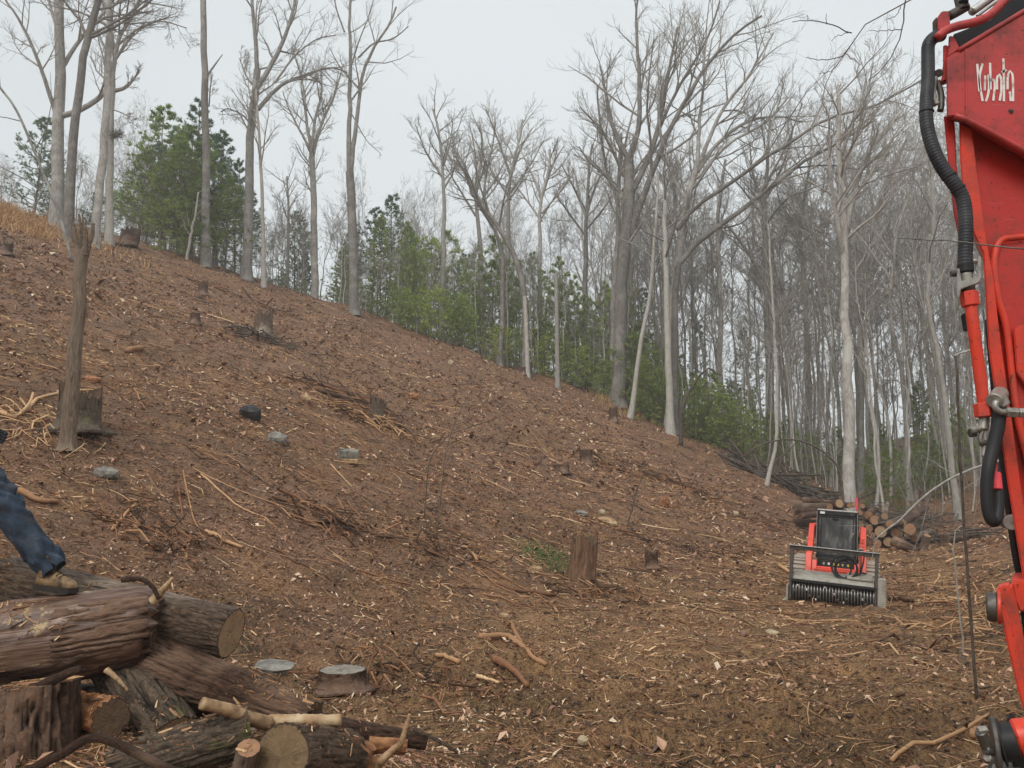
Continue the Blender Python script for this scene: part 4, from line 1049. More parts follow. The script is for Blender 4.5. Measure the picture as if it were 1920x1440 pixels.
for i, (px, hp, wd, dY) in enumerate([(1180, 150, 1.1, .3), (1210, 130, 1.2, -.3), (1235, 95, 1.3, .2), (1300, 120, 1.2, 0), (1325, 135, 1.2, .6), (1350, 110, 1.3, -.2), (1378, 95, 1.4, 0), (1405, 75, 1.4, .3), (860, 80, 1.2, .2), (1130, 85, 1.2, .8), (1020, 80, 1.2, .6), (1065, 90, 1.2, .8), (760, 60, 1.3, .5), (705, 55, 1.3, .5), (1640, 110, 1.2, 6), (1440, 100, 1.2, 3), (1500, 90, 1.2, 5)]):
    d = rayd(px, 700); q = d[0] / d[1]; Y = float(edgeY(q)) + dY - .8
    plant(("hem1", "hem0")[i % 2], "evergreen_sapling", px, Y, hp, i * 1.3 + 2, ("round", "pointed")[i % 2] + " bright green evergreen at the very edge " + min(LM, key=lambda a: abs(a[0] - px))[1], "evergreen sapling", gh, wd, dz=-.2)
gb = "broadleaf evergreen bushes along the forest edge"
for i, (px, hp, wd, dY) in enumerate([(745, 60, 1.2, 1.5), (780, 62, 1.2, 1), (815, 78, 1.3, 1), (845, 82, 1.3, 1.2), (870, 70, 1.2, 1), (905, 55, 1.2, 1), (930, 60, 1.3, .8), (975, 55, 1.1, 1.5), (1085, 65, 1.2, 2), (1140, 60, 1.2, 2), (715, 45, 1.1, 1.5), (1680, 70, 1.2, 10), (508, 22, 1.4, .6), (690, 40, 1.2, 1.5)]):
    d = rayd(px, 700); q = d[0] / d[1]; Y = float(edgeY(q)) + dY - 1.6
    if hp < 60: continue
    plant("bush0", "evergreen_bush", px, Y, hp * 1.15, i * 2.1, "yellow-green leafy bush " + min(LM, key=lambda a: abs(a[0] - px))[1] + (", the larger one" if hp > 60 else ", the lower one"), "bush", gb, wd, dz=-.2)

# ---- the forest behind: bare trees and saplings, each its own thing
rf = np.random.RandomState(42)
def forest(n, pxr, tr, hpx, keys, name, label, cat, group, jit=.35, hs=None):
    for i in range(n):
        px = rf.uniform(*pxr); d = rayd(px, 700); q = d[0] / d[1]; Y = float(edgeY(q)) + rf.uniform(*tr)
        k = keys[rf.randint(len(keys))]; x, y = at(px, Y)
        H0 = {"bare0": 17, "bare1": 19, "bare2": 15, "bare3": 18, "bare4": 14, "bare5": 16, "sapling0": 7, "sapling1": 9, "sapling2": 6, "sapling3": 8}[k]
        s = px2m(rf.uniform(*hpx), Y) / H0
        lb = place_label(px, k, noun_of[name], "deep in the forest" if Y - edgeY(q) > (tr[0] + tr[1]) / 2 else "close to the edge", min(2, int((s * H0 * FPX / Y - hpx[0]) / (hpx[1] - hpx[0]) * 3)))
        put(k, name, x, y, s * rf.uniform(.8, 1.1), rf.rand() * 6.28, lb, cat, group, dz=-.15, tilt=rf.uniform(0, .07), sz=s)
bk = ["bare0", "bare1", "bare2", "bare3", "bare4", "bare5"]
G1 = "bare trees of the forest behind the clearing"; L1 = "leafless grey tree among many in the forest behind the clearing"
forest(46, (-40, 700), (6, 26), (150, 320), ["bare4", "bare5", "bare2", "bare4"], "bare_tree", "thin leafless tree in the hazy row behind the left crest", "bare tree", "thin trees behind the left crest")
forest(40, (200, 1000), (5, 22), (110, 260), ["bare4", "bare5", "sapling1", "sapling3"], "bare_tree", "thin", "bare tree", "thin trees behind the left crest")
forest(18, (680, 1120), (8, 28), (200, 330), bk, "bare_tree", L1, "bare tree", G1)
forest(28, (1110, 1500), (5, 34), (280, 500), bk, "bare_tree", L1, "bare tree", G1)
forest(48, (1480, 2050), (4, 42), (330, 620), bk, "bare_tree", L1, "bare tree", G1)
G2 = "bare saplings along the forest edge"; L2 = "thin pale leafless sapling among the undergrowth of the forest edge"
sk = ["sapling0", "sapling1", "sapling2", "sapling3"]
forest(34, (200, 700), (.8, 8), (90, 230), sk, "bare_sapling", L2, "bare sapling", G2)
forest(46, (640, 1180), (-.3, 3.5), (80, 230), sk, "bare_sapling", L2, "bare sapling", G2)
forest(60, (1150, 1560), (-.2, 9), (140, 330), sk, "bare_sapling", L2, "bare sapling", G2)
forest(65, (1500, 2000), (1, 22), (150, 360), sk, "bare_sapling", L2, "bare sapling", G2)
forest(38, (1150, 1850), (1, 20), (330, 560), sk, "bare_sapling", L2, "bare sapling", G2)
# twiggy undergrowth that reads as one mass
def thicket():
    g = Geo()
    for n, pxr, t0, t1, h0, h1 in ((800, (1180, 2000), .5, 30, .8, 3.2), (420, (640, 1180), .2, 6, .5, 2.0), (520, (-100, 700), 1, 16, .6, 3.2)):
        px = R.uniform(*pxr, n); q = np.array([rayd(p, 700)[0] / rayd(p, 700)[1] for p in px]); Y = edgeY(q) + R.uniform(t0, t1, n) ** 1.0
        x = q * Y; h = R.uniform(h0, h1, n); b = np.stack([x, Y, H(x, Y) - .05], 1)
        d = R.randn(n, 3) * .22; d[:, 2] = 1; P = b[:, None] + nrm(d)[:, None] * (h[:, None] * np.linspace(0, 1, 4)[None])[..., None] + np.cumsum(R.randn(n, 4, 3) * .04, 1)
        Rr = np.full((n, 1), .009) * np.linspace(1.3, .5, 4)[None]
        V, Q, _, _ = tubes(P, Rr, 3); g.add(V, Q)
        P1, R1 = grow(R, P, Rr, 4, .45, .7, .3, 3, rmin=.006); V, Q, _, _ = tubes(P1, R1, 3); g.add(V, Q)
        P2, R2 = grow(R, P1, R1, 2, .5, .6, .2, 2, rmin=.005); V, Q, _, _ = tubes(P2, R2, 3); g.add(V, Q)
    o = link("undergrowth", g.mesh("undergrowth", M["twig"])); tag(o, "brown twiggy undergrowth on the forest floor behind the clearing", "undergrowth", kind="stuff")
thicket()
# ------------------------------------------------------------------ logs, stumps, stones
def log_mesh(p0, p1, r0, r1, mat, seed, na=72, nl=90, amp=.05, ridge=.06, bend=.02, a0=0, a1=2 * np.pi, lift=0.0, rag=0.0, off=None, freq=1.0, rnd=0.0):
    """bark-covered cylinder with displaced relief. Returns mesh and end data"""
    rng = np.random.RandomState(seed)
    p0 = np.asarray(p0, float); p1 = np.asarray(p1, float); L = np.linalg.norm(p1 - p0); d = (p1 - p0) / L
    ref = np.array([0, 0, 1.]) if abs(d[2]) < .8 else np.array([0, 1., 0])
    U = nrm(np.cross(d, ref)); Wv = np.cross(U, d)
    full = a1 - a0 > 6.2
    th = np.linspace(a0, a1, na, endpoint=not full); t = np.linspace(0, 1, nl)
    Th, Tt = np.meshgrid(th, t)
    s = seed * 7.3
    r = (r0 + (r1 - r0) * Tt) * (1 - rnd * np.clip((Tt - .93) / .07, 0, 1) ** 2)
    cx, cy, cz = np.cos(Th) * 2, np.sin(Th) * 2, Tt * L
    n1 = fbm3(cx * .6 + s, cy * .6, cz * 1.2, seed, 3)
    n2 = np.clip(np.abs(fbm3(cx * 4.2 * freq + s, cy * 4.2 * freq, cz * 3.0, seed + 9, 3)) * 4.5, 0, 1)
    n3 = fbm3(cx * 9 + s, cy * 9, cz * 16, seed + 19, 2)
    rr = r * (1 + amp * n1) + r0 * ridge * (n2 - .6) + r0 * .03 * n3 + lift
    Te = Tt.copy()
    if rag: 
        j = fbm2(Th * 3 + s, Th * 0 + 3, seed, 3)
        Te = np.where(Tt > .9, Tt + (Tt - .9) * 10 * rag * j / L, Tt)
    bx = bend * L * (np.sin(Tt * 3.1 + seed)) - bend * L * math.sin(seed)
    C = p0 + d * (Te * L)[..., None] + U * bx[..., None] * np.array([1.])
    V = C + rr[..., None] * (np.cos(Th)[..., None] * U + np.sin(Th)[..., None] * Wv)
    nn = len(th)
    i = np.arange(nl - 1)[:, None] * nn; j = np.arange(nn if full else nn - 1)[None]; j2 = (j + 1) % nn
    Q = np.stack([i + j, i + j2, i + nn + j2, i + nn + j], -1).reshape(-1, 4)
    off = p0 if off is None else off
    bc = np.stack([np.cos(Th) * r0 + seed, np.sin(Th) * r0, Tt * L], -1).reshape(-1, 3)
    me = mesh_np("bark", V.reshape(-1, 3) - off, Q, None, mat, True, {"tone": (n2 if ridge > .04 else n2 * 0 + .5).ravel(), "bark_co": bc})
    return me, V[0] - off, V[-1] - off, d

def face_mesh(ring, d, mat, rough=.0007, rings=7, seed=1, name="cut_face", dome=0.0):
    c = ring.mean(0); n = len(ring); rng = np.random.RandomState(seed); Vs = [c[None]]; tn = [0]
    for k in range(1, rings + 1):
        f = k / rings; w_ = ring - c; l_ = np.linalg.norm(w_, axis=1, keepdims=True); v = c + w_ * f * ((l_.mean() / l_) ** (1 - f ** 3))
        if k < rings: v = v + d * (rng.randn(n, 1) * rough + dome * (1 - f * f))
        Vs.append(v); tn += [f] * n
    V = np.vstack(Vs); V[0] += d * dome; T = np.array([[0, 1 + j, 1 + (j + 1) % n] for j in range(n)])
    Q = np.array([[1 + (k - 1) * n + j, 1 + k * n + j, 1 + k * n + (j + 1) % n, 1 + (k - 1) * n + (j + 1) % n] for k in range(1, rings) for j in range(n)])
    return mesh_np(name, V, Q, T, mat, False, {"tone": np.array(tn, float)})

def log(name, label, a, b, wa, wb, mat, cut="cut", seed=1, cat="log", group=None, world=False, nl=90, na=72, **k):
    """a, b = (px, py, Y); widths are radii in photograph pixels"""
    p0 = np.array(a if world else pix(*a)); p1 = np.array(b if world else pix(*b))
    r0 = wa if world else px2m(wa, a[2]); r1 = wb if world else px2m(wb, b[2])
    o = root(name, p0, label, cat, group)
    me, R0, R1, d = log_mesh(p0, p1, r0, r1, mat, seed, na=na, nl=nl, **k)
    link("bark", me, o)
    link("cut_face", face_mesh(R0, -d, M[cut], seed=seed), o); link("cut_face", face_mesh(R1, d, M[cut], seed=seed + 1), o)
    return o

# the pile in the left foreground
A = log("felled_log", "thickest peeled reddish log across the top of the pile, the one the boot stands on", (-300, 1262, 4.6), (300, 1166, 5.15), 88, 70, M["peeled"], "cut_dark", 3, nl=130, amp=.07, ridge=.03, bend=.004, rag=.08, rnd=.35)
pA0, pA1 = pix(-300, 1262, 4.6), pix(300, 1166, 5.15)
me, _, _, _ = log_mesh(pA0 + (pA1 - pA0) * .66, pA0 + (pA1 - pA0) * .975, px2m(74, 4.8), px2m(70, 4.9), M["log_bark"], 8, na=110, nl=110, amp=.12, ridge=.13, bend=0, a0=-2.0, a1=.85, lift=.016, off=pA0)
o_ = link("bark_slab", me, A)
me, _, _, _ = log_mesh(pA0 + (pA1 - pA0) * .42, pA0 + (pA1 - pA0) * .80, px2m(80, 4.8), px2m(76, 4.8), M["log_bark"], 9, na=40, nl=60, amp=.10, ridge=.12, bend=0, a0=-2.2, a1=-.35, lift=.012, off=pA0)
link("bark_slab", me, A)
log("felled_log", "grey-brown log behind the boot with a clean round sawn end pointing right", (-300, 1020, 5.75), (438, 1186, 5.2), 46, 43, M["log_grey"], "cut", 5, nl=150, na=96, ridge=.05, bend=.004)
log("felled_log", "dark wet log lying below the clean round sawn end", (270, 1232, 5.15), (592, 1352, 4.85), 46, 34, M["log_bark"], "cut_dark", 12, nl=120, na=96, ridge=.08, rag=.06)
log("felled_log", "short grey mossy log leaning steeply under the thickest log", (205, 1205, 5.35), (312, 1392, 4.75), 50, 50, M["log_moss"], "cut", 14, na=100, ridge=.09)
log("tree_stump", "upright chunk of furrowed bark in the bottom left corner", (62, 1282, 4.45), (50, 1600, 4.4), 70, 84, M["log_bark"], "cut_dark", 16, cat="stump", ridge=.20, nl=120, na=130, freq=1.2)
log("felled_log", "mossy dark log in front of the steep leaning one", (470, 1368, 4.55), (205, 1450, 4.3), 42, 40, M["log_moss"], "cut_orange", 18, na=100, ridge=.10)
log("felled_log", "stubby log showing its dull brown sawn end at the bottom of the picture", (527, 1420, 4.15), (650, 1425, 4.75), 56, 50, M["log_grey"], "cut_old", 20, na=100, ridge=.07)
log("felled_log", "short orange broken log core poking out behind the stubby log", (640, 1412, 4.75), (686, 1424, 4.85), 31, 27, M["orange_wood"], "cut_orange", 21, nl=30, na=40, ridge=.10, rag=.05)
log("felled_log", "small pale yellow log end standing left of the stubby log", (466, 1402, 4.1), (458, 1500, 4.3), 20, 24, M["log_grey"], "cut_orange", 22, nl=40, na=40, ridge=.08)
log("felled_log", "dark brown frayed chunk in the hollow beneath the thickest log", (140, 1335, 4.85), (214, 1345, 4.55), 34, 32, M["orange_wood"], "cut_dark", 23, nl=40, na=48, ridge=.2)
log("felled_log", "dark buried log along the bottom of the pile", (-60, 1450, 4.75), (420, 1490, 4.6), 50, 46, M["log_bark"], "cut_dark", 24, ridge=.12)
log("felled_log", "dark half-buried log lying deep behind the leaning ones", (60, 1330, 5.3), (420, 1330, 5.25), 44, 38, M["log_bark"], "cut_dark", 25, ridge=.12)
log("felled_log", "charred thin log running right from the pile towards the upright splinter", (590, 1358, 5.0), (800, 1392, 5.15), 20, 13, M["log_bark"], "cut_orange", 26, nl=60, na=40, ridge=.15)
log("felled_log", "orange-split log stub beside the upright splinter", (690, 1392, 5.05), (762, 1398, 5.1), 17, 15, M["orange_wood"], "cut_orange", 27, nl=30, na=30, ridge=.2)

def branch(name, label, pts, Y, w0, w1, mat, seed=1, cat="branch", group=None, k=9, cut=True, dy=0.0):
    rng = np.random.RandomState(seed); Ys = np.linspace(Y, Y + dy, len(pts))
    P = np.array([pix(px, py, y) for (px, py), y in zip(pts, Ys)]); q = resample(P, 26, rng, px2m(.35, Y)); rr = np.linspace(px2m(w0, Y), px2m(w1, Y), 26) * (1 + .05 * fbm2(np.arange(26) * .45 + seed, np.zeros(26), seed, 2))
    V, Q, T, _ = tubes(q[None], rr[None], k, cap=True)
    return tag(link(name, mesh_np(name, V - q[0], Q, T, mat, True, {"tone": np.full(len(V), .5), "bark_co": (V - q[0]) * [1, 3, 3]}), None, q[0]), label, cat, group)
branch("broken_branch", "pale stripped branch lying across the mossy logs, pointing right", [(378, 1318), (425, 1330), (470, 1347), (505, 1356)], 4.35, 11, 13, M["pale_wood"], 31, dy=.25)
branch("split_slab", "pale split slab of wood lying flat right of the stripped branch", [(505, 1354), (560, 1352), (640, 1350)], 4.65, 13, 10, M["pale_wood"], 32, cat="wood slab")
branch("broken_branch", "dark crooked branch arching along the bottom left edge", [(20, 1460), (110, 1418), (168, 1384), (215, 1392), (260, 1415), (345, 1455)], 4.0, 8, 8, M["log_bark"], 33)
branch("broken_branch", "dark branch resting on top of the upright bark chunk", [(-20, 1325), (45, 1300), (115, 1268), (150, 1255)], 4.35, 12, 7, M["log_bark"], 34)
branch("wood_splinter", "pale pointed splinter in the dark gap under the thickest log", [(200, 1256), (222, 1275), (240, 1296)], 4.75, 6, 2, M["pale_wood"], 35, cat="splinter")
branch("wood_splinter", "frayed tan splinter standing off the broken right end of the thickest log", [(286, 1128), (305, 1106), (324, 1084)], 4.75, 10, 3, M["pale_wood"], 36, cat="splinter")
branch("bark_strip", "curled strip of bark lifting from the top of the thickest log", [(228, 1088), (262, 1086), (284, 1098), (298, 1122)], 4.7, 5, 4, M["log_bark"], 37, cat="bark strip")
branch("wood_splinter", "upright brown splinter stuck in the litter right of the pile", [(748, 1404), (758, 1375), (768, 1338)], 4.9, 6, 3, M["pale_wood"], 38, cat="splinter")
branch("broken_branch", "tan stick slanting up to the upright splinter", [(690, 1450), (722, 1420), (752, 1394)], 4.85, 8, 6, M["pale_wood"], 39)
branch("broken_branch", "speckled grey stick slanting down right of the upright splinter", [(775, 1366), (820, 1388), (858, 1410)], 5.1, 4, 3, M["log_grey"], 40)

def stump(label, px, py, wpx, hpx, bark="log_bark", cut="cut_grey", broken=0.0, seed=1, lean=0.0, flare=1.35, Y=None, name="tree_stump"):
    p = grd(px, py); Y = p[1]; r = px2m(wpx, Y) / 2; h = px2m(hpx, Y); rng = np.random.RandomState(seed)
    nz, na = 26, 48; t = np.linspace(-.25, 1, nz); th = np.arange(na) * 2 * np.pi / na; Th, Tt = np.meshgrid(th, t)
    prof = 1 + (flare - 1) * np.exp(-np.clip(Tt + .1, 0, 2) * 5)
    root_l = 1 + (prof - 1) * .9 * np.cos(Th * 4 + seed)
    fl = np.cos(Th), np.sin(Th)
    n = .10 * fbm3(fl[0] * 1.5 + seed, fl[1] * 1.5, Tt * 1.5, seed, 3) + .07 * (1 - 2 * np.abs(fbm3(fl[0] * 5 + seed, fl[1] * 5, Tt * 2.5, seed + 3, 3)))
    rr = r * (prof * (1 + n) * root_l ** .5)
    top = np.where(Tt > .98, 1.0, 0) * broken * h * np.abs(fbm2(Th * 2.5, Th * 0 + seed, seed, 3)) * 2.2
    V = np.stack([fl[0] * rr + lean * h * Tt, fl[1] * rr, Tt * h + top], -1)
    i = np.arange(nz - 1)[:, None] * na; j = np.arange(na)[None]; j2 = (j + 1) % na
    Q = np.stack([i + j, i + j2, i + na + j2, i + na + j], -1).reshape(-1, 4)
    o = root(name, p, label, "stump")
    link("bark", mesh_np("bark", V.reshape(-1, 3), Q, None, M[bark], True, {"tone": np.clip(.5 + n * 5, 0, 1).ravel(), "bark_co": np.stack([fl[0] * r + seed, fl[1] * r, Tt * h], -1).reshape(-1, 3)}), o)
    link("cut_face", face_mesh(V[-1], np.array([0, 0, 1.]), M[cut], rough=.006 + broken * h * .12, seed=seed), o)
    return o
stump("tall reddish stump with a torn top beside the green grass tuft", 1090, 1082, 46, 52, "torn", "cut_dark", .35, 51, .12, 1.15)
stump("low wide stump with a flat grey sawn top right of the log pile", 642, 1285, 80, 26, "log_bark", "cut_grey", 0, 52)
stump("big brown mossy stump hidden behind the foot of the broken snag", 146, 806, 70, 40, "log_moss", "cut_dark", .7, 53, 0, 1.6)
stump("dark round cut stump halfway down the slope", 1099, 868, 22, 24, "log_bark", "cut_grey", 0, 54)
stump("low brown stump just left of the dark round cut one", 1052, 886, 28, 14, "log_bark", "cut_dark", 0, 55)
stump("ragged grey-brown stump on the upper slope amid root litter", 493, 626, 32, 28, "log_grey", "cut_dark", .5, 56)
stump("small dark stump on the upper slope left of the ragged one", 365, 606, 17, 18, "log_bark", "cut_dark", .1, 57)
stump("tiny dark stump high on the slope near the crest", 380, 553, 17, 16, "log_bark", "cut_dark", .6, 58)
stump("dark torn root stump on the crest under the pole trunk's left side", 238, 462, 34, 18, "log_bark", "cut_dark", .7, 59, .3)
stump("narrow pale stump at the forest edge below the bowed trees", 991, 704, 12, 24, "log_grey", "cut_grey", 0, 60)
stump("small dark stump beside the narrow pale one at the forest edge", 980, 702, 11, 13, "log_bark", "cut_grey", 0, 61)
stump("rotten brown stump at the forest edge below the rusty weeds", 1150, 790, 15, 18, "log_bark", "cut_dark", .4, 62)
stump("torn mossy root mound in the middle of the slope", 708, 786, 30, 22, "log_moss", "cut_dark", .9, 63)
stump("small dark torn stump near the left edge below the straw grass", 8, 478, 26, 14, "log_bark", "cut_dark", .8, 64)
stump("low dark stub of a stump right of the tall reddish one", 1222, 1062, 22, 16, "log_bark", "cut_dark", .6, 65)

def rock(name, label, px, py, wpx, hpx, mat, cat, seed=1, flat=.6, yaw=0.0, tilt=0.15, sink=.25, boxy=0.0):
    p = grd(px, py); Y = p[1]; a, h = px2m(wpx, Y) / 2, px2m(hpx, Y) / 2
    bm = bmesh.new(); bmesh.ops.create_icosphere(bm, subdivisions=2, radius=1)
    for v in bm.verts:
        c = np.array(v.co); m = np.abs(c).max(); c = c * ((1 - boxy) + boxy / m)
        q = np.round(c * 2.2) / 2.2; c = c * .3 + q * .7
        n = 1 + .28 * float(fbm3(np.array([c[0] * 1.3 + seed]), np.array([c[1] * 1.3]), np.array([c[2] * 1.3]), seed, 3)[0])
        v.co = Vector((c[0] * a * n, c[1] * a * flat * n, c[2] * h * n))
    o = bm_obj(name, bm, mat, None, (p[0], p[1], p[2] + h * (1 - 2 * sink) ), False, (tilt, tilt * .5, yaw))
    return tag(o, label, cat)
rock("flat_stone", "flat bluish-grey stone in the litter left of the sawn-topped stump", 512, 1258, 74, 20, M["stone"], "stone", 71, .8)
rock("stone", "angular two-tone stone with a pale yellow side below the broken snag", 200, 895, 46, 26, M["stone"], "stone", 72, .7, .4)
rock("dark_slab", "dark glossy crumpled slab like wet slate on the left of the slope", 470, 785, 46, 36, M["rubber"], "slab", 73, .6, -.5, .35)
rock("flat_stone", "pale grey flat stone just below the dark crumpled slab", 519, 830, 44, 26, M["stone"], "stone", 74, .6, -.5, .3)
rock("wood_chunk", "pale cream chunk of split wood in the middle left of the slope", 573, 752, 26, 18, M["pale_wood"], "wood chunk", 75, .5, -.6, .3)
rock("wood_chunk", "dark-sided tan chunk right of the mossy root mound", 776, 747, 24, 15, M["orange_wood"], "wood chunk", 76, .7, boxy=.6)
rock("stone", "small cream stone high on the slope below the forest edge", 845, 685, 11, 13, M["stone_tan"], "stone", 77, .8)
rock("wood_chunk", "orange bracket-shaped chunk of broken wood on the lower right slope", 1246, 950, 22, 26, M["orange_wood"], "wood chunk", 78, .5, .4, .2, boxy=.5)
rock("stone", "pale rounded stone above the leaning split slab", 1129, 964, 13, 12, M["stone_tan"], "stone", 79, .8)
rock("wood_slab", "tan split slab leaning on the slope above the tall reddish stump", 1140, 984, 40, 18, M["pale_wood"], "wood slab", 80, .4, -.5, .5)
rock("flat_stone", "grey flat stone left of the pale rounded stone", 1090, 966, 26, 12, M["stone"], "stone", 81, .8)
rock("stone", "left one of two pale stones on the slope up-left of the loader", 1357, 968, 12, 7, M["stone_tan"], "stone", 82, .8)
rock("stone", "right one of two pale stones on the slope up-left of the loader", 1380, 966, 12, 11, M["stone_tan"], "stone", 83, .8)
rock("stone", "small orange-brown stone on the track in front of the loader", 1448, 1190, 24, 10, M["stone_tan"], "stone", 84, .6)
rock("stone", "yellow-white stone in the mud at the bottom centre", 1093, 1398, 22, 18, M["stone_tan"], "stone", 85, .8)
rock("wood_chunk", "small pale wood chunk in the litter below the tall reddish stump", 945, 1158, 20, 12, M["pale_wood"], "wood chunk", 86, .6)
rock("wood_chunk", "yellow rotten chunk by the green tuft, left of the tall reddish stump", 1004, 1072, 28, 14, M["pale_wood"], "wood chunk", 87, .5, .3)
rock("wood_chunk", "orange heap of split wood on the left part of the slope beside the snag", 172, 716, 34, 16, M["orange_wood"], "wood chunk", 88, .6)
rock("wood_chunk", "yellow chunk right of the dark round cut stump", 1150, 848, 16, 9, M["pale_wood"], "wood chunk", 89, .6)
rock("mud_clod", "large dark clod of mud at the bottom edge right of centre", 1165, 1405, 40, 26, M["soil"], "mud clod", 90, .8)
# a stacked pair of slabs propped on the slope
o = root("split_stump", grd(655, 868), "split grey slabs stacked like steps in the middle of the slope", "stump")
Y0 = o.location.y; u = Y0 / FPX
box("slab", (0, 0, 17 * u), (34 * u, 20 * u, 14 * u), M["stone"], o, .01, (.25, .05, .1))
box("slab", (2 * u, -4 * u, 3 * u), (30 * u, 18 * u, 9 * u), M["pale_wood"], o, .01, (.15, .02, .1))
box("slab", (-17 * u, 0, 10 * u), (8 * u, 18 * u, 34 * u), M["stone"], o, .01, (.1, .05, .2))

# the broken snag
def snag():
    Y = float(grd(126, 842)[1]); p0 = pix(126, 842, Y); p0[2] = H(p0[0], Y) - .05
    pts = np.array([p0, pix(131, 775, Y), pix(138, 700, Y), pix(141, 640, Y), pix(150, 575, Y), pix(149, 520, Y), pix(155, 470, Y)])
    o = root("dead_snag", p0, "broken grey snag with a splintered forked top, standing alone on the left slope", "dead tree")
    na, nl = 36, 90; q = resample(pts, nl); T = nrm(np.gradient(q, axis=0)); U = nrm(np.cross(T, [0, 1, 0])); Wv = np.cross(T, U)
    th = np.arange(na) * 2 * np.pi / na; t = np.linspace(0, 1, nl)[:, None]
    rr = px2m(14.0, Y) * (1 + .55 * np.exp(-t * 28)) * (1 - .22 * t) * (1 + .07 * fbm3(np.cos(th)[None] * 1.2 + 0 * t, np.sin(th)[None] * 1.2 + 0 * t, t * 9, 4, 3) + .13 * fbm3(np.cos(th)[None] * 4 + 0 * t, np.sin(th)[None] * 4 + 0 * t, t * 6, 14, 3))
    V = q[:, None] + rr[..., None] * (np.cos(th)[None, :, None] * U[:, None] + np.sin(th)[None, :, None] * Wv[:, None])
    i = np.arange(nl - 1)[:, None] * na; j = np.arange(na)[None]; j2 = (j + 1) % na; Q = np.stack([i + j, i + j2, i + na + j2, i + na + j], -1).reshape(-1, 4)
    bc = np.stack([np.cos(th)[None] * .15 + 0 * t, np.sin(th)[None] * .15 + 0 * t, t * 3.3 + 0 * th[None]], -1).reshape(-1, 3)
    link("trunk", mesh_np("trunk", V.reshape(-1, 3) - p0, Q, None, M["snag"], True, {"bark_co": bc}), o)
    rng = np.random.RandomState(4)
    for pp, w0, w1, dy in (([(148, 478), (140, 440), (133, 402)], 11, 3, 0), ([(152, 480), (150, 440), (149, 402)], 10, 3, .03), ([(158, 480), (160, 445), (160, 408)], 10, 3, -.03), ([(162, 480), (170, 448), (176, 418)], 9, 5, .02), ([(155, 470), (156, 430), (155, 398)], 8, 2, .05)):
        P = np.array([pix(x, y, Y + dy) for x, y in pp]); qq = resample(P, 14, rng, .006); r2 = np.linspace(px2m(w0, Y), px2m(w1, Y), 14) * .62
        V, Qq, T3, _ = tubes(qq[None], r2[None], 7, cap=True)
        link("splinter", mesh_np("splinter", V - p0, Qq, T3, M["snag"], False, {"bark_co": V * [3, 3, 1]}), o)
    cylp = pix(138, 470, Y - .05)
    return o
M["snag"] = bark_mat("weathered_snag_wood", (.04, .026, .018), (.36, .265, .19), (24, 24, 3.5), (.26, .21, .15), 1.0, .8, 0)
snag()

# notable sticks lying about
def stick(label, pts, w0, w1, tone=.55, name="fallen_stick", group=None, seed=1, mat=None):
    P = np.array([grd(x, y) for x, y in pts]); Y = P[:, 1].mean(); rng = np.random.RandomState(seed)
    q = resample(P, 12, rng, .003); zz = H(q[:, 0], q[:, 1]); q[:, 2] = np.maximum(q[:, 2], zz) + px2m(w0, Y) * .45
    rr = np.linspace(px2m(w0, Y), px2m(w1, Y), 12) / 2 * (1 + .04 * rng.randn(12))
    V, Q, T, tn = tubes(q[None], rr[None], 7, cap=True)
    return tag(link(name, mesh_np(name, V - q[0], Q, T, mat or M["litter"], True, {"tone": np.full(len(V), tone)}), None, q[0]), label, "stick", group)
stick("knobbly brown branch bending down to the right in the lower centre", [(900, 1199), (950, 1198), (975, 1215), (1000, 1240), (1025, 1256)], 12, 7, .56)
stick("straight brown side branch meeting the knobbly one in the lower centre", [(958, 1170), (968, 1195), (980, 1215)], 8, 8, .5)
stick("long tan branch curving across the bottom right corner", [(1672, 1432), (1700, 1412), (1760, 1395), (1810, 1372), (1855, 1342)], 8, 5, .62)
stick("short barkless tan log piece stuck on end by the long curving branch", [(1825, 1392), (1836, 1352)], 12, 11, .55)
stick("pale short stick with a knob end in the left of the lower centre", [(818, 1235), (845, 1240), (862, 1246)], 8, 9, .6)
stick("cream sliver lying flat among the litter in the lower centre", [(895, 1275), (935, 1285)], 8, 4, .85)
stick("dark flat rotten board in the lower centre", [(925, 1240), (960, 1265), (990, 1295)], 16, 8, .40)
stick("dark stick lying just right of the loader's mower drum", [(1668, 1128), (1712, 1132)], 9, 7, .2)
stick("pale stick left of the loader's drum", [(1460, 1062), (1480, 1076)], 7, 6, .68)
stick("long pale stick lying just below the person's knee on the slope", [(35, 925), (75, 945), (110, 948)], 13, 8, .5)
stick("straight short pale stick propped on the mud right of the knee", [(210, 996), (226, 978), (243, 957)], 7, 5, .62)
stick("long bleached splinter lying on the mud above the log pile", [(385, 1000), (420, 1018), (455, 1030)], 9, 5, .66)
stick("short grey round log on the upper left slope", [(238, 664), (266, 658)], 11, 11, .5)
stick("forked bleached branch at the left edge above the person", [(0, 778), (30, 785), (55, 760), (62, 742)], 9, 5, .7)
stick("thin bleached branch crossing behind the broken snag", [(45, 775), (80, 748), (150, 735), (180, 735)], 7, 5, .72)
stick("long dark stick pointing at the tall reddish stump", [(930, 1098), (970, 1110), (1040, 1120)], 8, 6, .3)
stick("curved pale root on the mud in front of the tall reddish stump", [(1068, 1080), (1090, 1088), (1120, 1108)], 7, 5, .6)
stick("mossy white-tipped stick left of the green grass tuft", [(870, 1028), (895, 1055)], 7, 6, .6)
stick("dark rotten branch low in the left half of the slope", [(600, 985), (640, 985), (675, 1000)], 12, 7, .1)
stick("dark charred branch left of the torn root mound", [(595, 735), (640, 748), (690, 760)], 8, 6, .15)
rs = np.random.RandomState(77)
